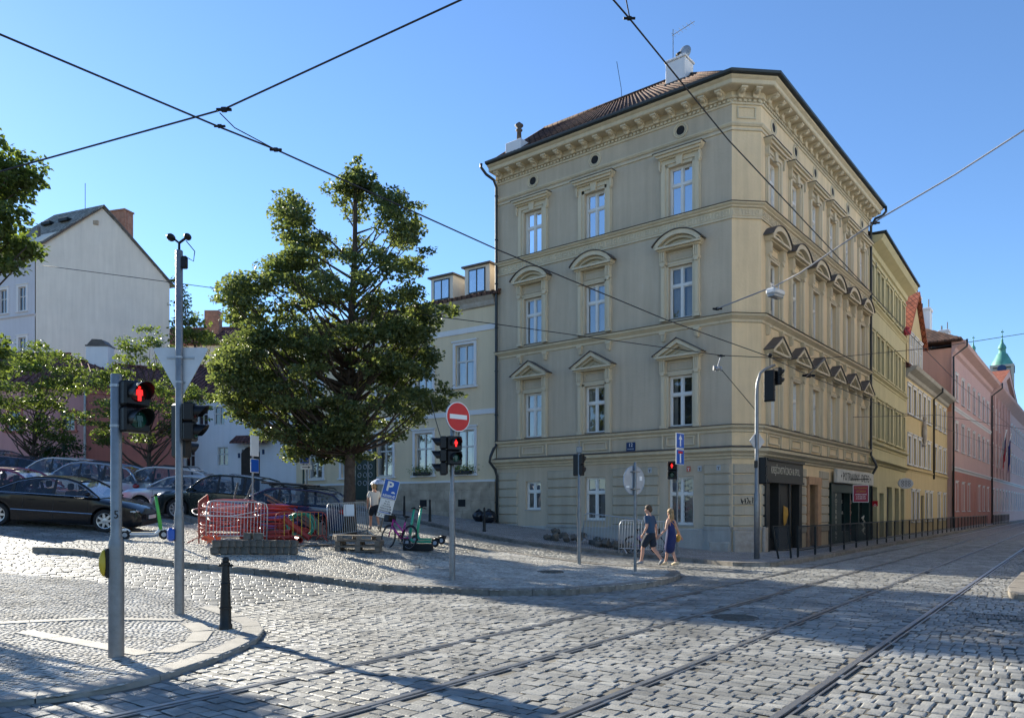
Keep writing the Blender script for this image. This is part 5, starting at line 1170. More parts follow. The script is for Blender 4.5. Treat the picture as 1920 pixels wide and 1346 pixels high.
# ================================================================ parked cars
def paint(name, c, rough=.25, metal=.3): M[name] = mat(name, c, rough, metal, coat=.7, spec=.5)
paint('paint_black', (.006, .007, .010), .15, .0); M['paint_black'].node_tree.nodes['Principled BSDF'].inputs['Coat Weight'].default_value = .15; M['paint_black'].node_tree.nodes['Principled BSDF'].inputs['Specular IOR Level'].default_value = .3; paint('paint_magenta', (.16, .012, .06)); paint('paint_silver', (.48, .50, .53), .3, .6); paint('paint_bluegrey', (.27, .33, .42), .3, .5)
paint('paint_green', (.012, .022, .022)); paint('paint_blue', (.012, .03, .09)); paint('paint_champagne', (.58, .57, .55), .3, .4); paint('paint_navy', (.02, .035, .08)); paint('paint_graphite', (.05, .055, .065))
M['car_glass'] = glassmat('tinted_car_glass', tint=(.010, .014, .018), refl=.02, clear=.78)
M['lampglass'] = mat('headlamp_glass', (.45, .48, .5), .12, .4, coat=1.); M['taillamp'] = mat('tail_lamp', (.28, .01, .012), .2, coat=1.)
M['alloy'] = mat('alloy_rim', (.50, .51, .53), .3, .8); M['trim'] = mat('black_trim', (.02, .02, .022), .5); M['chrome'] = mat('chrome', (.7, .7, .72), .12, 1.); M['plate'] = mat('plate_white', (.7, .7, .68), .5); M['seatc'] = mat('seat_cloth', (.06, .055, .05), .9)
def lerpl(t, x):
    for i in range(len(t)-1):
        if t[i][0] <= x <= t[i+1][0]: k = (x-t[i][0])/(t[i+1][0]-t[i][0]+1e-9); return t[i][1]+(t[i+1][1]-t[i][1])*k
    return t[0][1] if x < t[0][0] else t[-1][1]
_wheel = {}
def wheelmesh(R, spokes):
    if (R, spokes) in _wheel: return _wheel[(R, spokes)]
    b = MB(Rx(PI/2)); b.lathe([(R*.66, -.10), (R*.93, -.11), (R, -.07), (R, .07), (R*.93, .11), (R*.66, .10), (R*.66, -.10)], 30, cap=False); t = b.mesh('tyre', 'rubber', True, 40)
    b = MB(Rx(PI/2)); b.lathe([(R*.69, -.07), (R*.69, .105), (R*.63, .10), (R*.60, .03), (R*.60, -.07)], 30, cap=False)
    b.lathe([(.07, .02), (.07, .10), (.03, .105)], 12)
    for i in range(spokes):
        a = 2*PI*i/spokes; b.M = Rx(PI/2) @ Rz(a); b.prismz([(.05, -.042), (R*.62, -.028), (R*.62, .028), (.05, .042)], .055, .095)
    r_ = b.mesh('rim', 'alloy'); b = MB(Rx(PI/2)); b.lathe([(R*.6, -.05), (R*.6, .02), (.02, .02)], 24); d = b.mesh('brake_disc', 'black_matt'); _wheel[(R, spokes)] = (t, r_, d); return t, r_, d
def car(name, label, pos, heading, L, W, H, body, belt, deck, roof, R=.32, wb=(.19, .80), spokes=7, rails=False, box=False, glass='car_glass', cladding=False, cut=None, chrome=False, seed=1):
    """deck: (x, z) of bonnet/boot line, x from the tail (0) to the nose (1); roof: (x, z) outline of the cabin from rear base to windscreen base"""
    g = Vector((-.0736, .0552)) if sdir(pos[0], pos[1]) > 12 else Vector((0, 0)); n = Vector((-g.x, -g.y, 1)).normalized()
    fx_ = Vector((math.cos(heading), math.sin(heading), 0)); fx_ = (fx_-n*fx_.dot(n)).normalized(); fy = n.cross(fx_)
    m = Matrix(((fx_.x, fy.x, n.x, pos[0]), (fx_.y, fy.y, n.y, pos[1]), (fx_.z, fy.z, n.z, hz(pos[0], pos[1])+(pos[2] if len(pos) > 2 else 0)), (0, 0, 0, 1)))
    r = empty(name, m.to_translation(), 0, label, 'car', 'cars parked on the cobbled square'); r.rotation_euler = m.to_euler(); F = wm(r)
    X = lambda k: (k-.5)*L; w2 = W/2; zc = R; AR = R+.055; wx = [X(wb[0]), X(wb[1])]; sill = .20
    ks = sorted(set([i/44 for i in range(45)]+[(wx_+AR*math.cos(PI*j/12))/L+.5 for wx_ in wx for j in range(13)])); b = MB(F); N = 9; vs = []
    for k in ks:
        x = X(k); end = min(k, 1-k); ww = w2*(1-.16*max(0, 1-end/.09)**2.); zl = sill+.08*max(0, 1-end/.05)
        for q in wx:
            d = abs(x-q)
            if d < AR-1e-4: zl = max(zl, zc+math.sqrt(AR*AR-d*d))
        zd = lerpl(deck, k); zb = min(zd-.05, lerpl(belt, k)); zl = min(zl, zb-.10); md = zl+(zb-zl)*.45
        vs += [(x, -ww+.10, zl), (x, -ww+.012, zl+.004), (x, -ww, md), (x, -ww+.02, zb), (x, -ww*.86, zd-.006)]; vs += [(x, ww*.86, zd-.006), (x, ww-.02, zb), (x, ww, md), (x, ww-.012, zl+.004), (x, ww-.10, zl)]
    N = 10; K = len(ks); fs = [(i*N+j, i*N+j+1, (i+1)*N+j+1, (i+1)*N+j) for i in range(K-1) for j in range(N-1)]+[tuple(range(N)), tuple(range((K-1)*N, K*N))[::-1]]
    b.add(vs, fs); bo = b.build('body', body, r, True, edge=38)
    b = MB(F); b.box(X(.04), X(.96), -w2+.17, w2-.17, .16, .5); b.build('underbody', 'black_matt', r)
    # cabin
    zb0 = roof[0][1]; zr = max(z for _, z in roof)
    def yy(z): return (w2-.045)-(W*.135)*max(0, (z-zb0)/(zr-zb0))
    pts = [(X(k), z) for k, z in roof]; b = MB(F); n_ = len(pts); lft = [(x, yy(z), z) for x, z in pts]; rgt = [(x, -yy(z), z) for x, z in pts]
    b.add(lft+rgt, [tuple(range(n_)), tuple(range(2*n_-1, n_-1, -1))]+[(i, n_+i, n_+i+1, i+1) for i in range(n_-1)]); b.build('windows', glass, r)
    top = [i for i in range(n_) if pts[i][1] > zr-.10]; b = MB(F); o1 = [(pts[i][0], yy(pts[i][1])+.012, pts[i][1]+.006) for i in top]; o2 = [(x, -y, z) for x, y, z in o1]; mid = [(x, 0, z+.035) for x, y, z in o1]; lo = [(x, y, z-.05) for x, y, z in o1]; lo2 = [(x, -y, z) for x, y, z in lo]; k_ = len(top)
    b.add(lo+o1+mid+o2+lo2, [(c*k_+i, c*k_+i+1, (c+1)*k_+i+1, (c+1)*k_+i) for c in range(4) for i in range(k_-1)]); b.build('roof', body, r, True, edge=50)
    b = MB(F)
    for sgn in (-1, 1): b.tube([(x, sgn*(yy(z)+.004), z) for x, z in pts], .034, 6)
    for e in (top[0], top[-1]): b.tube([(pts[e][0], -yy(pts[e][1]), pts[e][1]), (pts[e][0], yy(pts[e][1]), pts[e][1])], .03, 6)
    b.build('pillars', body, r, True)
    def ztop(k): return lerpl(roof, k)
    b = MB(F); kB = .50; zt = ztop(kB)-.04
    for kk, wd in ((kB, .05), (cut or .30, .06)):
        zt = ztop(kk)-.04
        for sgn in (-1, 1): b.add([(X(kk)-wd, sgn*(yy(zb0)+.006), zb0), (X(kk)+wd, sgn*(yy(zb0)+.006), zb0), (X(kk)+wd*.7, sgn*(yy(zt)+.006), zt), (X(kk)-wd*.7, sgn*(yy(zt)+.006), zt)], [(0, 1, 2, 3)])
    b.build('door_pillars', 'trim', r, fixn=False)
    if chrome:
        b = MB(F)
        for sgn in (-1, 1): b.tube([(x*.985, sgn*(yy(z)+.034), z-.035 if z > zb0+.05 else z+.01) for x, z in pts], .010, 5); b.tube([(pts[0][0]*.985, sgn*(yy(zb0)+.03), zb0+.01), (pts[-1][0]*.985, sgn*(yy(zb0)+.03), zb0+.01)], .011, 5); b.tube([(X(.27), sgn*(w2+.006), .50), (X(.73), sgn*(w2+.006), .50)], .014, 5)
        b.build('chrome_trim', 'chrome', r)
    # seats seen through the glass
    b = MB(F)
    for kx in (.36, .56):
        for sy in (-.36, .36): b.bbox(X(kx)-.1, X(kx)+.06, sy-.22, sy+.22, .6, zb0+.12, .04); b.bbox(X(kx)-.09, X(kx)+.02, sy-.12, sy+.12, zb0+.14, zb0+.34, .04)
    b.build('seats', 'seatc', r)
    # lines, handles
    b = MB(F)
    for kk, lo_ in ((.335, .42), (.505, .22), (.70, .42)):
        for sgn in (-1, 1):
            xx = X(kk); b.tube([(xx, sgn*(w2-.004), lo_+.06), (xx, sgn*(w2-.001), (lo_+lerpl(belt, kk))/2), (xx, sgn*(w2-.022), lerpl(belt, kk)-.0)], .006, 4)
    for sgn in (-1, 1): b.tube([(X(k), sgn*(w2-.018), lerpl(belt, k)-.002) for k in (.07, .2, .35, .5, .65, .72)], .005, 4)
    b.build('panel_gaps', 'trim', r)
    for kk in (.38, .555):
        for sgn in (-1, 1): b = MB(F); b.bbox(X(kk)-.09, X(kk)+.09, sgn*(w2+.02)-.012, sgn*(w2+.02)+.012, lerpl(belt, kk)-.13, lerpl(belt, kk)-.105, .006); b.build('door_handle', body, r)
    for sgn in (-1, 1):
        b = MB(F); km = roof[-1][0]-.055; b.ell((X(km), sgn*(w2+.09), zb0+.10), (.07, .11, .075), 10, 7); b.build('wing_mirror', body, r, True)
        zf = lerpl(deck, .965)-.10; b = MB(F); b.ell((X(.945), sgn*(w2-.20), zf), (.19, .17, .075), 12, 8); b.build('headlight', 'lampglass', r, True)
        zk = lerpl(deck, .03)-.16; b = MB(F); b.ell((X(.035), sgn*(w2-.16), zk), (.14, .15, .10), 12, 8); b.build('tail_light', 'taillamp', r, True)
    b = MB(F); b.bbox(X(.985), X(1.004), -.42, .42, lerpl(deck, .985)-.24, lerpl(deck, .985)-.08, .01); b.bbox(X(.975), X(1.006), -w2+.18, w2-.18, .22, .36, .02); b.build('grille', 'trim', r)
    b = MB(F); b.bbox(X(1.006), X(1.012), -.26, .26, .40, .51, .004); b.bbox(X(-.012), X(-.004), -.26, .26, .62, .73, .004); b.build('licence_plate', 'plate', r)
    if cladding:
        b = MB(F)
        for q in wx:
            for sgn in (-1, 1): b.tube([(q+(AR+.0)*math.cos(PI*j/14), sgn*(w2-.02), zc+(AR+.0)*math.sin(PI*j/14)) for j in range(15)], .05, 6)
        for sgn in (-1, 1): b.bbox(wx[0]+AR, wx[1]-AR, sgn*(w2-.01)-.03, sgn*(w2-.01)+.03, .20, .36, .02)
        b.build('wheel_arch_cladding', 'trim', r)
    if rails:
        b = MB(F); xs_ = [pts[i][0] for i in top]
        for sgn in (-1, 1): yv = yy(zr)-.06; b.tube([(min(xs_)+.1, sgn*yv, zr), (min(xs_)+.2, sgn*yv, zr+.07), (max(xs_)-.25, sgn*yv, zr+.07), (max(xs_)-.12, sgn*yv, zr)], .018, 6)
        b.build('roof_rails', 'trim', r)
    if box:
        b = MB(F)
        for xx in (X(.36), X(.58)): b.bbox(xx-.04, xx+.04, -.6, .6, zr+.05, zr+.09, .01)
        for yv in (-.35, .1): b.bbox(X(.25), X(.66), yv, yv+.3, zr+.09, zr+.15, .02)
        b.build('roof_bars', 'trim', r)
    for q in wx:
        for sgn in (-1, 1):
            t, ri, br = wheelmesh(R, spokes); mw = F @ T(q, sgn*(w2-.125), zc) @ (Rz(PI) if sgn > 0 else Matrix.Identity(4))
            wo_ = inst('wheel', t, r, mw); inst('rim', ri, wo_, mw); inst('brake_disc', br, wo_, mw)
    return r
def cpos(px, Y, dz=0): x = (px-CX)/CF*Y; return (x, Y, dz)
sed_b = [(0, .80), (.1, .90), (.5, .93), (.75, .88), (1, .66)]; sed_d = [(0, .78), (.02, .96), (.12, 1.0), (.2, .98), (.6, .95), (.72, .96), (.9, .84), (.97, .72), (1, .56)]
sed_r = [(.13, .96), (.20, 1.12), (.29, 1.32), (.38, 1.42), (.48, 1.45), (.56, 1.43), (.62, 1.36), (.68, 1.22), (.76, .95)]
suv_b = [(0, .92), (.1, 1.0), (.5, 1.02), (.75, .99), (1, .78)]; suv_d = [(0, .85), (.015, 1.05), (.3, 1.06), (.7, 1.06), (.9, .98), (.97, .86), (1, .62)]
suv_r = [(.02, 1.04), (.06, 1.30), (.12, 1.52), (.2, 1.61), (.35, 1.66), (.5, 1.66), (.58, 1.60), (.64, 1.46), (.74, 1.04)]
hat_b = [(0, .86), (.1, .94), (.5, .95), (.75, .90), (1, .70)]; hat_d = [(0, .80), (.015, .98), (.3, 1.0), (.7, .99), (.9, .88), (.97, .76), (1, .56)]
hat_r = [(.03, .97), (.08, 1.18), (.15, 1.36), (.25, 1.43), (.42, 1.48), (.52, 1.46), (.6, 1.38), (.66, 1.24), (.76, .97)]
est_r = [(.03, .97), (.06, 1.18), (.11, 1.36), (.22, 1.43), (.42, 1.46), (.52, 1.45), (.6, 1.38), (.66, 1.24), (.76, .97)]
car('parked_car', 'black saloon with chrome window trim and silver rims, nearest parked car', cpos(124, 22.3), .10, 4.75, 1.78, 1.46, 'paint_black', sed_b, sed_d, sed_r, chrome=True, cut=.27, R=.325)
car('parked_car', 'magenta hatchback parked right behind the black saloon', cpos(28, 24.3), .05, 4.1, 1.74, 1.48, 'paint_magenta', hat_b, hat_d, hat_r)
car('parked_car', 'blue-grey crossover behind the magenta hatchback with its nose to the left', cpos(165, 30.2), PI+.06, 4.6, 1.86, 1.66, 'paint_bluegrey', suv_b, suv_d, suv_r, R=.36, cladding=True, rails=True, spokes=5)
car('parked_car', 'pale silver SUV in the back row overlapped by the blue-grey crossover', cpos(112, 33.2), PI+.06, 4.6, 1.84, 1.66, 'paint_silver', suv_b, suv_d, suv_r, R=.36)
car('parked_car', 'dark navy estate with roof rails at the back left of the car park', cpos(12, 35.5), PI, 4.6, 1.8, 1.46, 'paint_navy', hat_b, hat_d, est_r, rails=True)
car('parked_car', 'graphite car cut by the left frame edge at the very back', cpos(-45, 38.5), PI, 4.5, 1.8, 1.6, 'paint_graphite', suv_b, suv_d, suv_r)
car('parked_car', 'champagne white crossover with black roof rails behind the two traffic poles', cpos(300, 31.), PI+.06, 4.8, 1.84, 1.66, 'paint_champagne', suv_b, suv_d, suv_r, R=.36, cladding=True, rails=True, spokes=5)
car('parked_car', 'light silver hatchback between the champagne crossover and the dark green SUV', cpos(345, 28.7), PI+.08, 4.3, 1.8, 1.5, 'paint_silver', hat_b, hat_d, hat_r, spokes=5)
car('parked_car', 'dark green SUV with silver rims behind the blue estate', cpos(420, 27.6), PI+.05, 4.5, 1.9, 1.64, 'paint_green', suv_b, suv_d, suv_r, R=.37, spokes=10)
car('parked_car', 'dark blue estate with roof bars parked behind the linden trunk', cpos(530, 25.6), PI+.05, 4.4, 1.8, 1.46, 'paint_blue', hat_b, hat_d, est_r, box=True, rails=True)
# ================================================================ street furniture
def pole(par, F, r0, r1, zsplit, H, name='pole', m='steel'):
    b = MB(F); b.lathe([(r0, -.12), (r0, zsplit-.06), (r0*.98, zsplit), (r1, zsplit+.09), (r1, H), (r1*.9, H+.01)], 16); return b.build(name, m, par, True, edge=40)
def hood(F, r, d, m, par):
    b = MB(F); n = 16; vs = []
    for i in range(n+1):
        a = math.radians(-28)+math.radians(236)*i/n; k = math.sin(max(0, min(1, (i/n)))*PI)
        for rr_, yy in ((r, 0), (r*.98, -d*(.35+.65*k))): vs.append((rr_*math.cos(a), yy, rr_*math.sin(a)))
        for rr_, yy in ((r-.006, -d*(.35+.65*k)), (r-.006, 0)): vs.append((rr_*math.cos(a), yy, rr_*math.sin(a)))
    b.add(vs, [(4*i+j, 4*i+(j+1) % 4, 4*i+4+(j+1) % 4, 4*i+4+j) for i in range(n) for j in range(4)]); return b.build('hood', m, par, fixn=True)
def walker_symbol(F, par, m):
    b = MB(F); b.ell((0, 0, .058), (.015, .006, .015), 8, 5); b.prism([(-.020, -.01), (.020, -.01), (.022, .04), (-.022, .04)], -.004, .004); b.prism([(-.017, -.075), (-.003, -.075), (-.001, -.01), (-.017, -.01)], -.004, .004); b.prism([(.003, -.075), (.017, -.075), (.017, -.01), (.001, -.01)], -.004, .004); b.prism([(-.034, -.02), (-.024, -.02), (-.02, .038), (-.03, .036)], -.004, .004); b.prism([(.024, -.02), (.034, -.02), (.03, .036), (.02, .038)], -.004, .004)
    b.build('walker_symbol', m, par)
def sighead(par, F, n=2, lit=0, s=.29, lens=.1, name='signal_head', walker=True):
    """F: centre of the back face bottom, front towards -y"""
    b = MB(F)
    for i in range(n): b.bbox(-s*.52, s*.52, -.16, 0, s*i+.004, s*(i+1)-.004, .025)
    b.bbox(-s*.45, s*.45, .0, .02, .03, s*n-.03, .01); h = b.build(name, 'black', par)
    for i in range(n):
        zc = s*(n-i-.5); red = i == 0; m = 'red_lamp' if (lit == 1 and red and not walker) else 'red_off' if red else 'green_off'
        MB(F @ T(0, -.165, zc)).ell((0, 0, 0), (lens, .02, lens), 18, 8).build('lens', m, h, True)
        if walker: walker_symbol(F @ T(0, -.19, zc) @ Matrix.Scale(1.15, 4), h, 'red_lamp' if (lit == 1 and red) else 'black_matt' if red else 'green_off')
        hood(F @ T(0, -.16, zc), lens+.022, .21, 'black', h)
    return h
def thing(name, px, py, dz, label, cat, rz=0., group=None):
    g = G(px, py, dz); r = empty(name, g, rz, label, cat, group); return r, T(*g) @ Rz(rz) @ Matrix.Scale(g.y/(CF*CH/(py-CY)) if py > 1035 else 1., 4), g
# ---- pedestrian signal nearest the camera
r, F, g = thing('pedestrian_signal', 218, 1230, .06, 'tall-sleeved steel pole with a lit red walker light, nearest on the left pavement', 'traffic light')
pole(r, F, .084, .060, 1.30, 3.22); sighead(r, F @ T(.13, .0, 2.56) @ Rz(math.radians(55)) @ T(.08, .08, 0), 2, 1, s=.30)
b = MB(F)
for z in (2.62, 3.08): b.lathe([(.066, z), (.066, z+.03)], 14); b.box(.05, .16, -.02, .02, z+.004, z+.026)
b.build('clamp', 'steel_dull', r)
M['yellow'] = mat('yellow_plastic', (.55, .38, .03), .45); M['blue_box'] = mat('blue_plastic', (.01, .08, .38), .35, coat=.3)
b = MB(F @ T(-.12, -.02, 1.07)); b.ell((0, 0, 0), (.055, .09, .16), 12, 8); b.build('request_button', 'yellow', r, True); b = MB(F @ T(-.07, 0, 1.07)); b.bbox(-.03, .03, -.08, .08, -.17, .17, .02); b.build('button_back', 'black', r)
textmesh('5', .13, 'black', r, F @ T(.035, -.067, 1.62))
# ---- pole with sensors, give-way back, two signal heads
r, F, g = thing('traffic_signal', 336, 1150, .06, 'tall steel pole with a give-way sign back, sensors on top and two dark signal heads', 'traffic light')
pole(r, F, .076, .056, 1.60, 5.85)
M['signback'] = mat('pale_sign_back', (.50, .52, .54), .5, .2, var=.1)
b = MB(F @ T(0, -.075, 0)); c = 4.27; tri = [(-.44, c), (-.41, c+.035), (.41, c+.035), (.44, c), (.02, c-.765), (-.02, c-.765)]; b.prism(tri, .13, .145); b.M = F; s_ = b.build('give_way_sign', 'signback', r)
b = MB(F)
for z in (4.12, 3.72): b.box(-.22 if z > 4 else -.08, .22 if z > 4 else .08, .04, .068, z, z+.03); b.lathe([(.062, z), (.062, z+.03)], 14)
b.build('clamp', 'steel_dull', r)
sighead(r, F @ T(-.07, .10, 2.52) @ Rz(PI-.5), 3, 0, s=.30, walker=False); sighead(r, F @ T(.08, .02, 2.78) @ Rz(PI/2+.12) @ T(-.05, -.02, 0), 2, 0, s=.31)
b = MB(F @ T(0, 0, 5.86)); b.tube([(0, 0, 0), (0, 0, .12), (-.1, 0, .2)], .02, 6); b.tube([(0, 0, .12), (.13, 0, .22)], .02, 6); b.ell((-.12, -.03, .20), (.065, .09, .06), 12, 8); b.ell((.15, -.03, .21), (.055, .08, .055), 12, 8); b.bbox(.05, .14, -.06, .02, -.30, -.1, .015); b.tube([(.10, -.02, -.1), (.24, -.02, -.18), (.26, -.02, -.02), (.12, -.02, .15)], .008, 5); b.build('sensor', 'black', r, True, edge=40)
b = MB(F @ T(-.10, -.05, 1.28)); b.bbox(-.06, .06, -.08, .06, -.11, .11, .04); b.build('request_button', 'blue_box', r)
# ---- no entry pole
r, F, g = thing('no_entry_signal', 848, 1086, .12, 'steel pole with red no-entry disc above black signal heads in the middle of the island', 'traffic light')
pole(r, F, .072, .050, 2.05, 4.15)
def disc_sign(par, Fm, R, rimmat, face, nm='no_entry_sign', bar=True):
    b = MB(Fm); b.disc((0, 0, 0), R, .035, 40); o = b.build(nm, 'sign_back', par)
    MB(Fm).disc((0, -.0195, 0), R*.99, .004, 40).build('rim', rimmat, o); MB(Fm).disc((0, -.0235, 0), R*.93, .004, 40).build('face', face, o)
    if bar: MB(Fm).box(-R*.72, R*.72, -.030, -.026, -R*.15, R*.15).build('bar', 'sign_white', o)
    return o
disc_sign(r, F @ T(.05, -.03, 3.90) @ Rz(math.radians(42)) @ T(.06, -.06, 0), .36, 'sign_white', 'sign_red')
sighead(r, F @ T(-.10, -.03, 2.50) @ Rz(-PI/2+.15) @ T(.02, -.03, 0), 3, 0, s=.31, walker=False); sighead(r, F @ T(.02, -.06, 2.74) @ Rz(math.radians(28)) , 2, 1, s=.345)
b = MB(F); b.tube([(-.28, 0, 3.42), (-.42, .02, 3.9), (-.52, .02, 4.35)], .010, 5); b.build('guy_rod', 'wire', r)
# ---- pole with one head seen from behind, in front of the middle ground window
r, F, g = thing('pedestrian_signal', 1086, 1057, .12, 'slim steel pole with black signal head seen from behind, left of the round sign back', 'traffic light')
pole(r, F, .060, .044, 1.75, 3.45); sighead(r, F @ T(-.06, .03, 2.72) @ Rz(PI-.75), 2, 0, s=.34)
b = MB(F @ T(0, 0, 3.42)); b.bbox(-.09, .09, -.06, .06, 0, .2, .02); b.tube([(0, 0, .2), (0, 0, .42)], .012, 5); b.build('pole_cap', 'steel', r)
# ---- round sign seen from behind
r, F, g = thing('round_sign', 1191, 1071, .12, 'grey back of a round road sign on a thin pole beside the walking couple', 'road sign')
pole(r, F, .042, .040, 2.2, 2.95); b = MB(F @ T(0, 0, 2.47) @ Rz(.62)); b.disc((0, .05, 0), .385, .02, 40); b.torus((0, .05, 0), .385, .018, n=40, k=6); o = b.build('sign_plate', 'sign_back', r)
b = MB(F @ T(0, 0, 2.47) @ Rz(.62)); b.box(-.14, .14, -.055, .038, .22, .25); b.box(-.14, .14, -.055, .038, -.25, -.22); b.build('clamp', 'steel', r)
b = MB(F @ T(0, 0, 2.47) @ Rz(.62)); b.box(.2, .3, .036, .039, .0, .12); b.box(-.3, -.18, .036, .039, -.2, -.15); b.build('sticker', 'sign_white', o)
# ---- blue sign pole
r, F, g = thing('blue_sign_pole', 1270, 1040, .12, 'thin pole with blue one-way and dead-end signs above a red walker light', 'road sign')
pole(r, F, .038, .036, 2.0, 4.5)
Fs = F @ T(.02, 0, 0) @ Rz(math.radians(48))
for z, k in ((4.22, 0), (3.62, 1)):
    b = MB(Fs); b.bbox(-.29, .29, -.10, -.07, z-.29, z+.29, .01); o = b.build('sign_plate', 'sign_white', r); MB(Fs).box(-.265, .265, -.106, -.101, z-.265, z+.265).build('face', 'sign_blue', o)
    b = MB(Fs)
    if k == 0: b.prism([(-.04, z-.21), (.04, z-.21), (.04, z+.05), (-.04, z+.05)], -.110, -.107); b.prism([(-.13, z+.05), (.13, z+.05), (0, z+.22)], -.110, -.107)
    else: b.prism([(-.045, z-.22), (.045, z-.22), (.045, z+.13), (-.045, z+.13)], -.110, -.107)
    b.build('arrow' if k == 0 else 'stem', 'sign_white', o)
    if k: MB(Fs).box(-.16, .16, -.111, -.107, z+.13, z+.21).build('bar', 'sign_red', o)
sighead(r, F @ T(-.08, -.02, 2.80) @ Rz(math.radians(-20)) @ T(-.1, 0, 0), 2, 1, s=.33)
# ---- curved mast at the house corner
r, F, g = thing('mast_signal', 1419, 1047, .12, 'curved galvanised mast with black signal heads standing at the house corner', 'traffic light')
b = MB(F); pts = [(0, 0, -.1), (0, 0, 2.2), (0, 0, 2.25), (0, 0, 5.6), (.02, 0, 6.0), (.12, 0, 6.35), (.32, 0, 6.5), (.62, 0, 6.62)]; b.tube(pts, [.095, .095, .075, .062, .055, .05, .05, .05], 14); b.build('mast', 'steel', r, True)
sighead(r, F @ T(.42, .0, 5.38) @ Rz(PI-.55), 3, 0, s=.36, lens=.12, walker=False); sighead(r, F @ T(.66, .05, 5.95) @ Rz(PI/2+.5), 2, 0, s=.30)
sighead(r, F @ T(.18, .06, 2.55) @ Rz(PI-.4), 3, 0, s=.31, walker=False)
b = MB(F @ T(.05, .0, 4.02) @ Rz(.5)); b.prism([(-.36, 0), (0, -.36), (.36, 0), (0, .36)], .05, .07); b.build('diamond_sign_back', 'signback', r)
b = MB(F); b.ell((.45, 0, 6.95), (.08, .08, .08), 10, 7); b.tube([(.45, 0, 6.9), (.45, 0, 6.55)], .015, 6); b.bbox(-.12, .0, -.12, -.07, 3.1, 3.35, .02); b.build('sensor', 'black', r)
# ---- bollards
M['bollard'] = M['iron']
def bollard(label, px, py, dz, H=.98, r0=.075, grp=None):
    g = G(px, py, dz); k = H/.98; r = empty('bollard', g, 0, label, 'bollard', grp); b = MB(T(*g)); b.lathe([(r0*1.18, -.02), (r0*1.18, .05), (r0, .07), (r0*.97, .27*k), (r0*1.1, .275*k), (r0*1.1, .30*k), (r0*.93, .305*k), (r0*.80, .60*k), (r0*.88, .605*k), (r0*.88, .62*k), (r0*.76, .63*k), (r0*.64, .86*k), (r0*.80, .87*k), (r0*.80, .90*k), (r0*.5, .905*k)], 20)
    b.build('post', 'bollard', r, True, edge=35); b = MB(T(*g)); b.ell((0, 0, .925*k), (r0*.62, r0*.62, .055*k), 14, 8); b.build('knob', 'bollard', r, True)
    return r
o = bollard('black cast-iron bollard close to the camera at the pavement corner', 423, 1178, .06); b = MB(T(*G(423, 1178, .06))); b.ell((-.075, 0, .86), (.035, .02, .02), 8, 5); b.ell((.075, 0, .86), (.035, .02, .02), 8, 5); b.build('lug', 'bollard', o)
bollard('dark bollard on the upper pavement, left one of the pair left of the no-entry pole', 758, 968, .12, .95, .06); bollard('dark bollard on the upper pavement, just left of the no-entry pole', 806, 977, .12, .95, .06); bollard('dark bollard on the upper pavement beside the rubbish bags', 908, 996, .12, .95, .06)
# ---- rubbish bags
M['bag'] = mat('black_bin_bag', (.012, .013, .018), .25, spec=.6, bump=1, bscale=9)
for px, py, s, lb in ((898, 977, .30, 'black plastic rubbish bag lying left of the bollard'), (917, 980, .34, 'larger black rubbish bag piled right of the bollard by the downpipe')):
    g = G(px, py, .12); rr = random.Random(px); b = MB(T(*g)); b.ell((0, 0, s*.8), (s, s*.8, s*.85), 16, 10)
    b.v = [v+Vector((rr.uniform(-1, 1), rr.uniform(-1, 1), rr.uniform(-1, 1)))*s*.10 for v in b.v]; b.ell((0, 0, s*1.7), (s*.28, s*.2, s*.2), 8, 5); tag(b.build('rubbish_bag', 'bag', None, True, loc=g), lb, 'rubbish bag')
# ---- railing along the tram street
m_ = bpy.data.materials.new('perforated_infill'); m_.use_nodes = True; t_ = m_.node_tree; t_.nodes.clear(); o_n = t_.nodes.new('ShaderNodeOutputMaterial'); d_n = t_.nodes.new('ShaderNodeBsdfDiffuse'); d_n.inputs[0].default_value = (.045, .05, .055, 1); x_n = t_.nodes.new('ShaderNodeBsdfTransparent'); k_n = t_.nodes.new('ShaderNodeMixShader'); k_n.inputs[0].default_value = .45
t_.links.new(d_n.outputs[0], k_n.inputs[1]); t_.links.new(x_n.outputs[0], k_n.inputs[2]); t_.links.new(k_n.outputs[0], o_n.inputs[0]); M['mesh_infill'] = m_
def rail_panel(par, a, b_, H=1.02):
    d = (b_-a); L = d.length; ux = d/L; F = Matrix(((ux.x, -ux.y, 0, a.x), (ux.y, ux.x, 0, a.y), (0, 0, 1, a.z), (0, 0, 0, 1)))
    b = MB(F); b.box(.0, L, -.025, .025, H-.05, H); b.box(.03, L-.03, -.015, .015, .20, .235); b.build('rail', 'iron', par)
    b = MB(F); b.box(-.03, .03, -.03, .03, -.1, H+.003); b.build('post', 'iron', par)
    b = MB(F); b.add([(.05, 0, .24), (L-.05, 0, .24), (L-.05, 0, H-.06), (.05, 0, H-.06)], [(0, 1, 2, 3)]); b.build('infill', 'mesh_infill', par)
st = uv(G(1489, 1044, .12)); seg1 = empty('railing', G(1489, 1044, .12), 0, 'long black railing with glazed panels along the tram street kerb', 'railing')
def rp(u, off=-.35): p = fromuv(u, vk+(u-uk)/(170-uk)*.3+off); return Vector((p.x, p.y, hz(p.x, p.y)+.12))
u0 = st[0]
for i in range(31): rail_panel(seg1, rp(u0+2.0*i), rp(u0+2.0*(i+1)))
seg2 = empty('railing', rp(u0+68), 0, 'short farther railing section beyond the gap, near the palace', 'railing')
for i in range(11): rail_panel(seg2, rp(u0+68+2.0*i), rp(u0+70+2.0*i))
a = G(1455, 1047, .12); lp = empty('bent_railing', a, 0, 'bent leaning first frame of the black railing beside the mast', 'railing'); c = G(1483, 1046, .12)
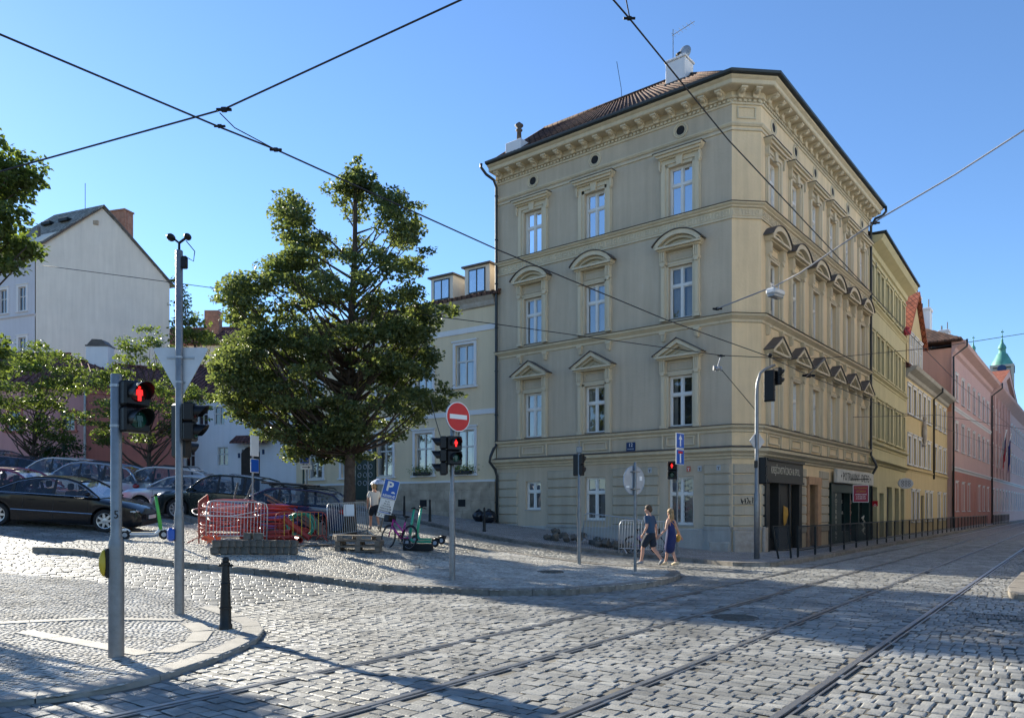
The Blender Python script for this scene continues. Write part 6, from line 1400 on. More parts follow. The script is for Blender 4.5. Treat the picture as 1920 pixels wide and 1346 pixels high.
b = MB(); b.tube([a+Vector((.08, 0, 0)), a+Vector((-.10, .02, 1.02))], .03, 6); b.tube([c, c+Vector((-.07, 0, 1.03))], .03, 6); b.tube([a+Vector((-.10, .02, 1.02)), c+Vector((-.07, 0, 1.03))], .027, 6); b.tube([a+Vector((.04, 0, .26)), c+Vector((-.01, 0, .26))], .018, 6); b.build('frame', 'iron', lp)
b = MB(); b.add([a+Vector((.05, 0, .28)), c+Vector((-.02, 0, .28)), c+Vector((-.06, 0, 1.0)), a+Vector((-.07, 0, 1.0))], [(0, 1, 2, 3)]); b.build('infill', 'mesh_infill', lp)
# ---- farther signs of the tram street
r, F, g = thing('round_sign', 1750, 992, .12, 'dark round sign back on a pole behind the railing in front of the yellow house', 'road sign'); pole(r, F, .05, .05, 1, 3.2); b = MB(F @ T(0, 0, 2.9) @ Rz(.4)); b.disc((0, .06, 0), .5, .03, 36); b.build('sign_plate', 'sign_back', r)
q = F2 @ Vector((11.6, -1.0, 4.1)); q = P(1698, 906, 44); r = empty('oval_shop_sign', q, 0, 'oval grey sign board hanging out from the olive house wall', 'sign'); b = MB(T(*q) @ Rz(.2)); b.disc((0, 0, 0), .5, .06, 32); b.v = [Vector((v.x*1, v.y, q.z+(v.z-q.z)*.62)) for v in b.v]; o = b.build('board', 'signback', r)
b = MB(T(*q) @ Rz(.2)); 
for i in range(3):
    for j in (-1, 1): b.torus((-.22+i*.22, -.035, j*.09), .07, .012, n=14, k=4)
b.build('board_pattern', 'iron', o); b = MB(); e_ = F2 @ Vector((9.5, 0, q.z+.35)); b.tube([q+Vector((0, 0, .3)), Vector((e_.x, e_.y, q.z+.35))], .02, 5); b.build('bracket', 'iron', r)
# ---- parking signs, lamp posts
def rect_sign(par, Fm, x, z, w, h, m='sign_blue', nm='sign_plate', rim='sign_white', y=-.06):
    b = MB(Fm); b.bbox(x-w/2, x+w/2, y-.012, y+.006, z-h/2, z+h/2, .004); o = b.build(nm, rim, par); MB(Fm).box(x-w/2+.018, x+w/2-.018, y-.016, y-.0125, z-h/2+.018, z+h/2-.018).build('face', m, o); return o
g = G(712, 996, .12); lean = Matrix.Rotation(math.radians(14), 4, 'Y'); r = empty('parking_sign', g, 0, 'leaning blue P reserved parking sign with white text panel beside the linden', 'road sign')
F = T(*g) @ lean @ Rz(.25)
b = MB(F); b.tube([(0, 0, 0), (0, 0, 1.85)], .03, 8); b.build('pole', 'steel', r, True)
o = rect_sign(r, F, 0, 1.52, .54, .68); textmesh('P', .46, 'sign_white', o, F @ T(-.04, -.079, 1.60), bold=.012); textmesh('RÉSERVÉ', .115, 'sign_white', o, F @ T(0, -.079, 1.27), bold=.003); b = MB(F @ T(.12, -.079, 1.42)); b.box(-.07, .07, -.002, .0, -.025, .01); b.prism([(-.045, .01), (.045, .01), (.025, .04), (-.025, .04)], -.002, 0); b.build('car_symbol', 'sign_white', o)
o = rect_sign(r, F, .0, .90, .50, .52, 'sign_white'); 
for i, t in enumerate(('Po–Pá', '08–18 h', 'S PLATNÝM', 'PARKOVACÍM', 'OPRÁVNĚNÍM')): textmesh(t, .075, 'black', o, F @ T(0, -.079, 1.08-i*.085), sx=.85, bold=.001)
MB(F).box(-.19, .19, -.080, -.077, .67, .70).build('stripe', 'sign_blue', o)
o = rect_sign(r, F, .0, .56, .5, .13, 'sign_white'); textmesh('P 1 – 104', .10, 'black', o, F @ T(0, -.079, .56), bold=.002)
r, F, g = thing('parking_sign', 575, 985, .12, 'blue parking sign with white arrow panel on a grey pole left of the linden', 'road sign'); pole(r, F, .04, .035, 1.3, 2.75); o = rect_sign(r, F, -.06, 2.45, .34, .56); textmesh('P', .3, 'sign_white', o, F @ T(-.06, -.079, 2.55), bold=.01); textmesh('RÉSERVÉ', .07, 'sign_white', o, F @ T(-.06, -.079, 2.27)); o = rect_sign(r, F, -.0, 2.05, .40, .16, 'sign_white'); b = MB(F); b.box(-.14, .08, -.08, -.077, 2.04, 2.06); b.prism([(.08, 2.01), (.15, 2.05), (.08, 2.09)], -.08, -.077); b.build('arrow', 'black', o)
r, F, g = thing('parking_sign', 474, 1000, .12, 'narrow edge-on sign atop a thin pole behind the cable pile', 'road sign'); pole(r, F, .035, .03, 1.3, 2.95); o = rect_sign(r, F @ Rz(1.3), .0, 2.65, .42, .62, 'sign_white'); o = rect_sign(r, F @ Rz(1.3), .0, 2.05, .42, .42, 'sign_blue')
r, F, g = thing('parking_sign', 690, 955, .12, 'pair of white parking panels on a pole just right of the linden trunk', 'road sign'); pole(r, F, .035, .03, 1.3, 3.3); o = rect_sign(r, F, 0, 3.05, .42, .42, 'sign_white'); MB(F).box(-.16, .16, -.081, -.077, 2.88, 2.92).build('stripe', 'sign_blue', o); textmesh('ZÓNA', .1, 'black', o, F @ T(0, -.079, 3.1)); o = rect_sign(r, F, 0, 2.72, .5, .16, 'sign_white'); textmesh('Po–Pá 8–18 h', .08, 'black', o, F @ T(0, -.079, 2.72), sx=.8)
M['lampgreen'] = mat('dark_green_lamp_iron', (.012, .035, .03), .4); M['lamp_glass'] = glassmat('lantern_glass', tint=(.4, .4, .38), refl=.1, clear=.4)
def lantern(px, Y, H, label):
    x = (px-CX)/CF*Y; g = onground(x, Y); r = empty('street_lamp', g, 0, label, 'street lamp'); b = MB(T(*g)); b.lathe([(.16, 0), (.16, .12), (.10, .2), (.11, .5), (.07, .6), (.055, 1.2), (.045, H-.75), (.07, H-.72), (.03, H-.66)], 12); b.build('post', 'lampgreen', r, True)
    b = MB(T(*g)); b.lathe([(.12, H-.62), (.2, H-.18), (.2, H-.17)], 6); b.build('lantern', 'lamp_glass', r); b = MB(T(*g)); b.lathe([(.24, H-.17), (.08, H), (.03, H+.08)], 6); b.lathe([(.13, H-.66), (.12, H-.62)], 6); b.build('lantern_cap', 'lampgreen', r)
lantern(120, 41, 4.1, 'old iron street lamp in front of the pink house'); lantern(569, 40, 3.9, 'dark green lamp post by the right end of the white house')
# ================================================================ road works, cycles, scooters, wires
M['galv'] = mat('galvanised_barrier', (.42, .43, .44), .4, .5); M['barrier_red'] = mat('red_barrier_paint', (.36, .07, .05), .6); M['barrier_yel'] = mat('yellow_barrier_paint', (.6, .42, .05), .5)
def barrier(label, a, b_, H=1.1, m='galv', n=18, m2=None, tilt=0., fr=.019, grp='crowd barriers round the road works'):
    a, b_ = Vector(a), Vector(b_); d = b_-a; L = d.length; ux = d/L; yv = Vector((-ux.y, ux.x, 0)).normalized(); zv = ux.cross(yv); zv = (zv+yv*tilt).normalized()
    F = Matrix(((ux.x, yv.x, zv.x, a.x), (ux.y, yv.y, zv.y, a.y), (ux.z, yv.z, zv.z, a.z), (0, 0, 0, 1))); r = empty('barrier', a, 0, label, 'barrier', grp)
    c = .16; b = MB(F); pts = [(0, 0, .02), (0, 0, H-c), (c*.3, 0, H-c*.3), (c, 0, H), (L-c, 0, H), (L-c*.3, 0, H-c*.3), (L, 0, H-c), (L, 0, .02)]; b.tube(pts, fr, 8); b.tube([(0, 0, .17), (L, 0, .17)], fr*.85, 6); b.build('frame', m, r, True)
    for i in range(1, n): b = MB(F); x = L*i/n; b.tube([(x, 0, .17), (x, 0, H)], .0085, 5); b.build('bar', m if not m2 or i % 2 else m2, r)
    b = MB(F)
    for x in (.18, L-.18): b.tube([(x, -.3, .015), (x, -.06, .15), (x, .06, .15), (x, .3, .015)], .017, 6)
    b.build('foot', m, r, True); return r
def g2(px, py): return G(px, py, .125)
b1 = barrier('steel barrier in front of the red cable coils, nearest on the left', g2(386, 1016), g2(500, 1016)); 
barrier('steel barrier standing beside the linden trunk with a white paper on it', g2(617, 1014), g2(690, 1003), tilt=.05)
g = g2(655, 1008); b = MB(T(g.x-.02, g.y-.07, g.z)); b.add([(-.16, 0, .68), (.16, -.01, .66), (.16, .0, 1.06), (-.16, 0, 1.04)], [(0, 1, 2, 3)]); b.v = b.v; o = MB(T(g.x, g.y-.05, g.z)).bbox(-.16, .16, -.006, 0, .68, 1.05, .002).build('paper_notice', 'sign_white', None, loc=g); tag(o, 'white paper notice hung on the barrier before the linden trunk', 'notice')
barrier('steel barrier behind the coils, next to the dark blue estate', g2(492, 984), g2(610, 992)); barrier('red and white barrier going back at the left end of the cable pile', g2(373, 1020), g2(390, 996), m='barrier_red', n=9)
barrier('low red barrier with yellow bars in front of the big red pipes', g2(516, 1017), g2(612, 1014), H=.85, m='barrier_red', n=12, m2='barrier_yel', fr=.012)
barrier('steel barrier near the house wall, left one behind the heap of stones', g2(1092, 1017), g2(1200, 1034), grp='crowd barriers by the corner house'); barrier('steel barrier close behind the walking couple', g2(1160, 1037), g2(1252, 1040), grp='crowd barriers by the corner house')
# cable coils and pipes
M['tube_red'] = mat('red_plastic_conduit', (.36, .04, .03), .42, island=.4); M['tube_pink'] = mat('faded_pink_conduit', (.50, .15, .13), .5, island=.3); M['tube_white'] = mat('white_conduit', (.7, .62, .60), .5); M['tube_purple'] = mat('purple_conduit', (.20, .12, .32), .45); M['tube_green'] = mat('green_conduit', (.02, .25, .16), .4)
M['tape'] = mat('orange_red_barrier_tape', (.75, .13, .04), .6)
def coil(label, c, R, wdt, n, m, r=.022, tilt=(0, 0), seed=1, flatten=.8):
    rr = random.Random(seed); F = T(*c) @ Rz(tilt[1]) @ Rx(tilt[0]); b = MB(F); pts = []
    turns = n
    for i in range(turns*26):
        a = 2*PI*i/26; k = i/(turns*26); Rk = R*(1-.22*abs(math.sin(k*turns*.7+seed)))+.015*math.sin(a*3+k*9); pts.append((Rk*math.cos(a), Rk*math.sin(a)*flatten, wdt*(.5+.5*math.sin(k*turns*1.3))+.02*math.sin(a*2+k*20)))
    b.tube(pts, r, 6); o = b.build('cable_coil', m, None, True, loc=c); return tag(o, label, 'cable coil', 'coils of plastic conduit')
gp0 = lambda px, py: G(px, py, .125)
c = gp0(432, 1004); coil('big flat coil of red conduit at the left of the pile', c+Vector((0, .2, .12)), .95, .60, 9, 'tube_red', .030, (.12, .1), 1)
coil('faded pink conduit coil lying on top at the left of the pile', c+Vector((-.05, .3, .5)), .82, .42, 7, 'tube_pink', .030, (.2, .3), 2)
c = gp0(505, 1000); coil('red conduit coil in the middle of the pile', c+Vector((-.1, .3, .2)), .95, .60, 9, 'tube_red', .028, (-.15, .4), 3)
coil('purple conduit coil across the middle of the pile', c+Vector((.1, .2, .38)), .85, .35, 4, 'tube_purple', .022, (.35, .2), 4)
coil('loose white conduit loops hanging at the left front of the pile', gp0(424, 1005)+Vector((-.05, .2, .25)), .98, .5, 2, 'tube_white', .014, (.16, .25), 5)
c = gp0(560, 1010); coil('green conduit coil standing behind the large red pipes', c+Vector((0, .25, .38)), .42, .12, 6, 'tube_green', .02, (1.25, .2), 6, 1.)
def pipe(label, a, b_, r=.075, m='tube_red', cat='pipe', nm='red_pipe'):
    a, b_ = Vector(a), Vector(b_); b = MB(); d = (b_-a).normalized(); u = d.orthogonal().normalized(); v = d.cross(u); n = 18; vs = []
    for p, rr_ in ((a, r), (b_, r), (b_, r*.85), (a, r*.85)):
        for j in range(n): q = 2*PI*j/n; vs.append(p+(u*math.cos(q)+v*math.sin(q))*rr_)
    b.add(vs, [(i*n+j, i*n+(j+1) % n, ((i+1) % 4)*n+(j+1) % n, ((i+1) % 4)*n+j) for i in range(4) for j in range(n)]); o = b.build(nm, m, None, True, loc=(a+b_)/2, edge=50); return tag(o, label, cat, 'large red plastic pipes')
z_ = lambda px, py, h: gp0(px, py)+Vector((0, 0, h))
pipe('upright red pipe leaning in the middle of the coils', z_(456, 1008, .0)+Vector((0, .0, .1)), z_(468, 1008, 1.05)+Vector((0, .2, 0)), .11)
pipe('long red pipe, lowest on the ground in front', z_(450, 1012, .10), z_(556, 1014, .10)); pipe('red pipe resting across the lowest one, its mouth to the right', z_(490, 1008, .12)+Vector((0, .1, .0)), z_(545, 1013, .24), .085)
pipe('short red pipe slanting down to the right', z_(532, 1012, .62), z_(580, 1016, .10), .085); pipe('red pipe at the far right of the pile', z_(520, 1004, .28), z_(592, 1010, .20), .075); pipe('thin red pipe behind the others', z_(500, 1000, .5), z_(596, 1006, .12), .05)
pipe('red pipe pointing at the stacked setts', z_(545, 1013, .1), z_(563, 1019, .1), .085)
M['plank'] = mat('weathered_plank', (.20, .10, .07), .8, var=.35, scale=6); M['plank_grey'] = mat('grey_plank', (.15, .125, .10), .85, var=.3, scale=6)
def plank(label, a, b_, w=.14, t=.03, m='plank'):
    a, b_ = Vector(a), Vector(b_); d = (b_-a); L = d.length; ux = d/L; yv = Vector((-ux.y, ux.x, 0)).normalized(); zv = ux.cross(yv); F = Matrix(((ux.x, yv.x, zv.x, a.x), (ux.y, yv.y, zv.y, a.y), (ux.z, yv.z, zv.z, a.z), (0, 0, 0, 1))); o = MB(F).bbox(0, L, -w/2, w/2, -t/2, t/2, .004).build('plank', m, None, loc=a); tag(o, label, 'plank', 'planks leaning on the pile')
rr = random.Random(9)
plank('reddish plank sloping down over the coils, topmost', z_(498, 992, 1.12), z_(606, 1006, .30)); plank('reddish plank just below the topmost one', z_(504, 995, .98), z_(600, 1009, .16), m='plank'); plank('grey plank sloping beside the green coil', z_(540, 997, .80), z_(612, 1010, .1), m='plank_grey'); plank('dark board at the right end of the pile', z_(575, 1000, .62), z_(612, 1012, .05), .4, .02, 'plank_grey')
plank('long plank flat on the ground before the low barrier', z_(530, 1024, .02), z_(625, 1022, .02), m='plank_grey')
plank('post leaning out at the top left of the pile', z_(452, 995, .5), z_(476, 985, 1.5), .06, .05, 'plank_grey'); plank('thin dark post leaning left of the other', z_(432, 995, .5), z_(446, 985, 1.4), .05, .05, 'plank_grey')
b = MB(); 
for i in range(14): p = z_(380+rr.uniform(-6, 26), 1019+rr.uniform(-5, 4), .03+rr.random()*.06); q = p+Vector((rr.uniform(-.25, .25), rr.uniform(-.1, .1), rr.uniform(-.02, .08))); b.add([p, q, q+Vector((.02, .02, .09)), p+Vector((0, .02, .08))], [(0, 1, 2, 3)])
tag(b.build('barrier_tape', 'tape', None, loc=z_(385, 1019, 0)), 'crumpled orange red barrier tape at the foot of the left barrier', 'barrier tape')
# stacked granite setts
M['dark_sett'] = mat('dark_basalt_sett', (.075, .07, .06), .85, col2=(.15, .14, .12), scale=5, bump=.6, bscale=30)
def sett_mesh(seed):
    r2 = random.Random(seed); b = MB(); b.bbox(-.10, .10, -.09, .09, 0, .17, .018); b.v = [v+Vector((r2.uniform(-1, 1), r2.uniform(-1, 1), r2.uniform(-1, 1)))*.007 for v in b.v]; return b.mesh('sett', 'dark_sett')
sm_ = [sett_mesh(i) for i in range(5)]; rr = random.Random(3)
ORD = ['leftmost', 'second', 'third', 'fourth', 'fifth', 'sixth', 'seventh', 'eighth', 'ninth', 'tenth', 'eleventh', 'rightmost']
def setts(n, a, b_, z, label, grp):
    a, b_ = Vector(a), Vector(b_)
    for i in range(n):
        p = a.lerp(b_, (i+.5)/n)+Vector((rr.uniform(-.01, .01), rr.uniform(-.03, .03), 0)); o = bpy.data.objects.new('granite_sett', sm_[rr.randrange(5)]); COL.objects.link(o); p.z = hz(p.x, p.y)+.12+z; o.location = p; o.rotation_euler = (rr.uniform(-.04, .04), rr.uniform(-.04, .04), rr.uniform(-.12, .12)); s = rr.uniform(.82, 1.12); o.scale = (s, 1, 1); tag(o, label.replace('#', ORD[i]), 'paving stone', grp)
a, c = gp0(397, 1038), gp0(556, 1038)
setts(12, a, c, 0, '# dark sett from the left in the bottom row of the neat stack', 'stacked dark setts'); setts(12, a+Vector((.05, .0, 0)), c-Vector((.0, 0, 0)), .172, '# dark sett from the left in the upper row of the neat stack', 'stacked dark setts')
setts(1, gp0(480, 1038), gp0(488, 1038), .345, 'single dark sett sitting on top of the stack, slightly right', 'stacked dark setts'); setts(1, gp0(462, 1036), gp0(470, 1036), .33, 'dark sett lying half tilted on the stack beside the top one', 'stacked dark setts')
for i in range(44):
    k = rr.random(); px = 1022+168*k; g = G(px, 1012+22*k-rr.uniform(0, 1)*4, .125); lay_ = rr.random(); o = bpy.data.objects.new('granite_sett', sm_[rr.randrange(5)]); COL.objects.link(o); g.z += (.0 if lay_ < .6 else .15 if lay_ < .9 else .27)*(1-.5*k); g.y += rr.uniform(-.25, .25); o.location = g; o.rotation_euler = (rr.uniform(-.5, .5), rr.uniform(-.5, .5), rr.uniform(0, 3)); tag(o, 'loose granite sett in the untidy heap before the house wall', 'paving stone', 'heap of loose setts')
# pallets
def pallet(F, label):
    q = F.to_translation(); r = empty('pallet', q, 0, label, 'pallet', 'stacked wooden pallets')
    for i in range(5): MB(F).bbox(-.6, .6, -.4+i*.175, -.4+i*.175+.11, .122, .144, .003).build('deck_board', 'plank_grey', r)
    for y in (-.4, -.05, .3): MB(F).bbox(-.6, .6, y, y+.1, 0, .022, .003).build('bottom_board', 'plank_grey', r)
    b = MB(F)
    for x in (-.6, -.07, .46):
        for y in (-.4, -.05, .3): b.bbox(x, x+.14, y, y+.1, .022, .100, .004)
        b.box(x, x+.14, -.4, .4, .100, .122)
    b.build('blocks', 'plank_grey', r)
g = g2(668, 1034)
for i, (dx, rz, lb) in enumerate(((0, .1, 'grey wooden pallet at the bottom of the stack'), (.03, .02, 'grey wooden pallet in the middle of the stack'), (-.06, .35, 'grey wooden pallet on top, turned askew'))): pallet(T(g.x+dx, g.y+.35, g.z+.146*i) @ Rz(rz) @ Ry(.03 if i == 2 else .0), lb)
# bicycles and scooters
M['magenta'] = mat('magenta_frame', (.45, .01, .22), .3, coat=.5); M['scoot_green'] = mat('mint_green_scooter', (.02, .34, .20), .35, coat=.4); M['scoot_white'] = mat('white_scooter', (.68, .70, .70), .35, coat=.3); M['lime'] = mat('lime_green_stem', (.08, .42, .08), .4)
def spoked(F, R, par, tyre=.022, n=18, nm='wheel'):
    b = MB(F); b.torus((0, 0, 0), R, tyre, 'y', 30, 8); w_ = b.build(nm, 'rubber', par, True); b = MB(F); b.torus((0, 0, 0), R-tyre*1.2, .010, 'y', 30, 6)
    for i in range(n): a = 2*PI*i/n; b.tube([(0, (-1)**i*.02, 0), ((R-.02)*math.cos(a), 0, (R-.02)*math.sin(a))], .0022, 3, False)
    b.lathe([(.02, 0), (.02, .001)], 6) ; b.build('rim', 'steel', w_, False); return w_
def bike(px, py, rz, label, m, dz=.125, s=1., lean=.12):
    g = G(px, py, dz); r = empty('bicycle', g, 0, label, 'bicycle'); F = T(*g) @ Rz(rz) @ Rx(lean) @ Matrix.Scale(s, 4); R = .33
    spoked(F @ T(-.52, 0, R), R, r); spoked(F @ T(.52, 0, R), R, r)
    BB, ST, HT, HB = (-.1, 0, .30), (-.24, 0, .78), (.36, 0, .86), (.40, 0, .66)
    b = MB(F); b.tube([BB, HB], .032, 8); b.tube([BB, ST], .02, 8); b.tube([(-.17, 0, .5), HT], .022, 8) ; b.tube([HT, HB], .026, 8); b.tube([HB, (.52, 0, R)], .018, 8)
    for sy in (-.05, .05): b.tube([(-.12, sy*.5, .3), (-.52, sy, R)], .011, 6); b.tube([(-.22, sy*.4, .7), (-.52, sy, R)], .010, 6)
    b.build('frame', m, r, True)
    b = MB(F); b.tube([ST, (-.27, 0, .92)], .014, 6); b.ell((-.28, 0, .94), (.13, .07, .035), 12, 7); b.build('saddle', 'black', r, True)
    b = MB(F); b.tube([HT, (.33, 0, 1.0)], .014, 6); b.tube([(.20, -.30, 1.03), (.31, -.2, 1.02), (.34, 0, 1.0), (.31, .2, 1.02), (.20, .30, 1.03)], .013, 6); b.build('handlebar', 'black', r, True)
    b = MB(F); b.torus((-.52, 0, R), R+.035, .014, 'y', 16, 5, .2, 2.6); b.torus((.52, 0, R), R+.035, .014, 'y', 14, 5, .9, 2.6); b.build('mudguard', 'black', r, True)
    b = MB(F); b.bbox(.42, .66, -.15, .15, .78, .98, .02); b.build('basket', 'black', r)
    b = MB(F); b.torus((-.1, .03, .30), .09, .01, 'y', 18, 5); b.tube([(-.1, -.06, .3), (-.03, -.07, .16)], .01, 5); b.tube([(-.1, .06, .3), (-.17, .07, .44)], .01, 5); b.box(-.09, .03, -.12, -.05, .14, .165); b.box(-.23, -.11, .05, .12, .43, .455); b.build('crank', 'black', r); return r
bike(746, 1028, 2.35, 'magenta hire bicycle with black basket standing right of the pallets', 'magenta', s=.98)
bike(1210, 1037, .2, 'bicycle with a purple frame leaning behind the barriers at the house wall', 'tube_purple', s=.85, lean=-.2)
def scooter(px, py, rz, label, m, mstem, dz=.125, s=1.):
    g = G(px, py, dz); r = empty('kick_scooter', g, 0, label, 'scooter'); F = T(*g) @ Rz(rz) @ Rx(.1) @ Matrix.Scale(s, 4)
    for x, nm in ((-.45, 'wheel'), (.48, 'wheel')): 
        b = MB(F @ T(x, 0, .125)); b.torus((0, 0, 0), .09, .036, 'y', 22, 8); w_ = b.build(nm, 'rubber', r, True); MB(F @ T(x, 0, .125)).disc((0, 0, 0), .06, .05, 16).build('hub', 'sign_back', w_)
    b = MB(F); b.bbox(-.33, .30, -.085, .085, .12, .18, .02); b.tube([(.28, 0, .15), (.36, 0, .22), (.40, 0, .34)], .04, 8); b.build('deck', m, r, True, edge=40)
    b = MB(F); b.bbox(-.31, .26, -.07, .07, .18, .188, .003); b.build('grip_mat', 'black_matt', r)
    b = MB(F); b.tube([(.41, 0, .26), (.36, 0, .7), (.30, 0, 1.14)], [.052, .042, .034], 10); b.build('stem', mstem, r, True); b = MB(F); b.tube([(.44, 0, .34), (.47, 0, .22), (.48, 0, .13)], .024, 8); b.torus((.48, 0, .125), .145, .018, 'y', 10, 6, .5, 2.6); b.torus((-.45, 0, .125), .15, .02, 'y', 10, 6, .6, 2.8); b.bbox(-.60, -.40, -.05, .05, .22, .27, .02); b.build('mudguard', 'black' if m != 'scoot_white' else m, r, True, edge=40)
    b = MB(F); b.tube([(.26, -.25, 1.13), (.30, 0, 1.15), (.26, .25, 1.13)], .015, 6); b.tube([(.26, -.25, 1.13), (.25, -.13, 1.135)], .02, 6); b.tube([(.26, .25, 1.13), (.25, .13, 1.135)], .02, 6); b.bbox(.26, .36, -.04, .04, 1.13, 1.19, .015); b.build('handlebar', 'black', r, True, edge=40); return r
scooter(790, 1025, PI-.35, 'mint green hire scooter nearest the magenta bicycle', 'scoot_green', 'scoot_green'); scooter(803, 1020, PI-.35, 'mint green hire scooter on the right of its twin', 'scoot_green', 'scoot_green'); scooter(270, 1011, .25, 'white and lime hire scooter standing alone between the two traffic poles', 'scoot_white', 'lime')
g = g2(784, 1032); tag(MB(T(*g) @ Rz(-.12)).bbox(-.42, .42, -.13, .13, 0, .2, .02).build('rubber_block', 'black_matt', None, loc=g), 'long black rubber block lying in front of the green scooters', 'block')
# ---- wires
def wire(label, pts, r, m='wire', name='overhead_wire', sag=0., fittings=()):
    P_ = [P(*p) for p in pts]; out = []
    for i in range(len(P_)-1):
        L = (P_[i+1]-P_[i]).length; n = max(4, int(L/1.2))
        for j in range(n): k = j/n; q = P_[i].lerp(P_[i+1], k); q.z -= sag*4*k*(1-k); out.append(q)
    out.append(P_[-1]); root = empty(name, P_[0], 0, label, 'overhead wire'); b = MB(); b.tube(out, r, 6); b.build('wire', m, root, True)
    for px, py, Y, s in fittings:
        c = P(px, py, Y); b = MB(); b.bbox(c.x-s, c.x+s, c.y-s*.6, c.y+s*.6, c.z-s*.8, c.z+s*.8, s*.3); b.tube([c+Vector((-s*2.4, 0, 0)), c+Vector((s*2.4, 0, 0))], s*.5, 6); b.build('clamp', 'black', root)
    return root
wire('thick dark wire running from the upper left down to the corner mast', [(-180, -20, 8.5), (0, 65, 9.4), (410, 238, 11.4), (520, 282, 12.2), (930, 467, 16.5), (1250, 600, 21.5), (1440, 668, 25.6), (1522, 706, 30), (1640, 755, 36), (1900, 850, 80)], .014, fittings=((412, 237, 11.4, .035), (517, 281, 12.2, .04), (1516, 704, 29.5, .1)))
wire('dark wire crossing the sky from the left edge up to the top centre', [(-150, 362, 12.5), (0, 322, 12), (420, 205, 11), (865, 0, 10), (960, -45, 10)], .013, fittings=((420, 206, 11, .045),))
root = wire('short slanting link wire between the two crossing wires at left', [(412, 212, 11), (440, 240, 11.3), (517, 281, 12.2)], .008)
p0 = fromuv(-6, -3.25); tr = []
wire('tram contact wire coming from the top right along the rails', [(1085, -75, 6.0), (1180, 35, 6.75), (1365, 262, 9.2), (1560, 470, 12.6), (1690, 610, 17.3), (1800, 722, 27), (1890, 795, 45), (1960, 860, 90)], .0085, fittings=((1180, 35, 6.75, .022),))
wire('steep short wire stub at the top beside the contact wire', [(1170, -20, 6.6), (1181, 36, 6.75)], .006)
wire('twisted pale span wire rising to the upper right edge', [(1339, 581, 27.2), (1454, 536, 25), (1500, 512, 24), (1650, 410, 22), (1790, 328, 20.5), (1930, 238, 19)], .022, 'cable_grey', fittings=((1345, 579, 27.1, .07), (1640, 418, 22, .06)))
wire('long thin span wire sagging across the square to the right', [(80, 498, 30), (250, 520, 28), (460, 548, 26), (925, 607, 23), (1350, 666, 24), (1450, 671, 24.5), (1545, 672, 26), (1750, 652, 28), (1930, 624, 30)], .013, fittings=((1352, 667, 24, .05), (1750, 652, 28, .06)))
wire('short tie wire from the hanging insulators to the mast', [(1352, 692, 24.3), (1416, 768, 25.9)], .012); wire('pale strut between the contact and span wires before the right facade', [(1512, 706, 29.5), (1548, 672, 27)], .02, 'cable_grey')
wire('thin wire low over the tram street', [(1600, 782, 34), (1760, 778, 40), (1930, 806, 50)], .014)
c = P(1346, 690, 24.2); b = MB(T(*c)); b.tube([(.1, 0, .40), (.0, 0, .05)], .02, 6)
for k in range(4): b.disc((-.12+k*.07, 0, -.0-.02*(k % 2)), .08, .05, 12, 'x')
tag(b.build('insulator_cluster', 'zinc', None, loc=c), 'cluster of small insulators hanging from the span wire before the corner house', 'insulator')
c = P(1454, 551, 24.9); r = empty('hanging_street_lamp', c, 0, 'grey box-shaped street lamp hung on the span wire before the right facade', 'street lamp'); b = MB(T(*c) @ Rz(.7)); b.bbox(-.34, .34, -.17, .17, -.06, .14, .05); b.build('housing', 'signback', r); b = MB(T(*c) @ Rz(.7)); b.bbox(-.30, .30, -.14, .14, -.13, -.06, .03); b.build('diffuser', 'lampglass', r); b = MB(T(*c)); b.tube([(-.1, 0, .14), (-.1, 0, .27)], .02, 6); b.tube([(.1, 0, .14), (.1, 0, .3)], .02, 6); b.build('hanger', 'zinc', r)
# ================================================================ people
M['skin'] = mat('skin', (.50, .27, .19), .55, var=.08); M['navy_tee'] = mat('navy_tshirt', (.025, .06, .12), .85, var=.15, bump=.4, bscale=6); M['shorts'] = mat('dark_navy_shorts', (.012, .02, .035), .85, var=.2); M['dress'] = mat('navy_dress', (.012, .022, .10), .8, var=.25, bump=.4, bscale=6)
M['hair_brown'] = mat('brown_hair', (.07, .045, .028), .7, var=.3, scale=30); M['hair_blond'] = mat('dark_blond_hair', (.30, .19, .09), .6, var=.3, scale=30); M['shoe_grey'] = mat('grey_trainers', (.22, .23, .25), .7); M['sandal'] = mat('pale_sandals', (.55, .45, .30), .7); M['bag_yellow'] = mat('mustard_bag', (.55, .27, .04), .6); M['white_tee'] = mat('white_tshirt', (.6, .58, .56), .85); M['umbrella'] = mat('pale_blue_umbrella', (.35, .45, .7), .6); M['sock'] = mat('dark_sock', (.02, .02, .025), .9)
def skin_mesh(name, pts, edges, radii, m, par, root=0, lv=2):
    me = bpy.data.meshes.new(name); inv = wm(par).inverted(); me.from_pydata([inv @ Vector(p) for p in pts], edges, []); o = bpy.data.objects.new(name, me); COL.objects.link(o); o.parent = par; me.materials.append(M[m])
    s = o.modifiers.new('skin', 'SKIN'); s.use_smooth_shade = True
    for i, v in enumerate(me.skin_vertices[0].data): r = radii[i]; v.radius = r if isinstance(r, tuple) else (r, r); v.use_root = (i == root)
    u = o.modifiers.new('sub', 'SUBSURF'); u.levels = lv; u.render_levels = lv; return o
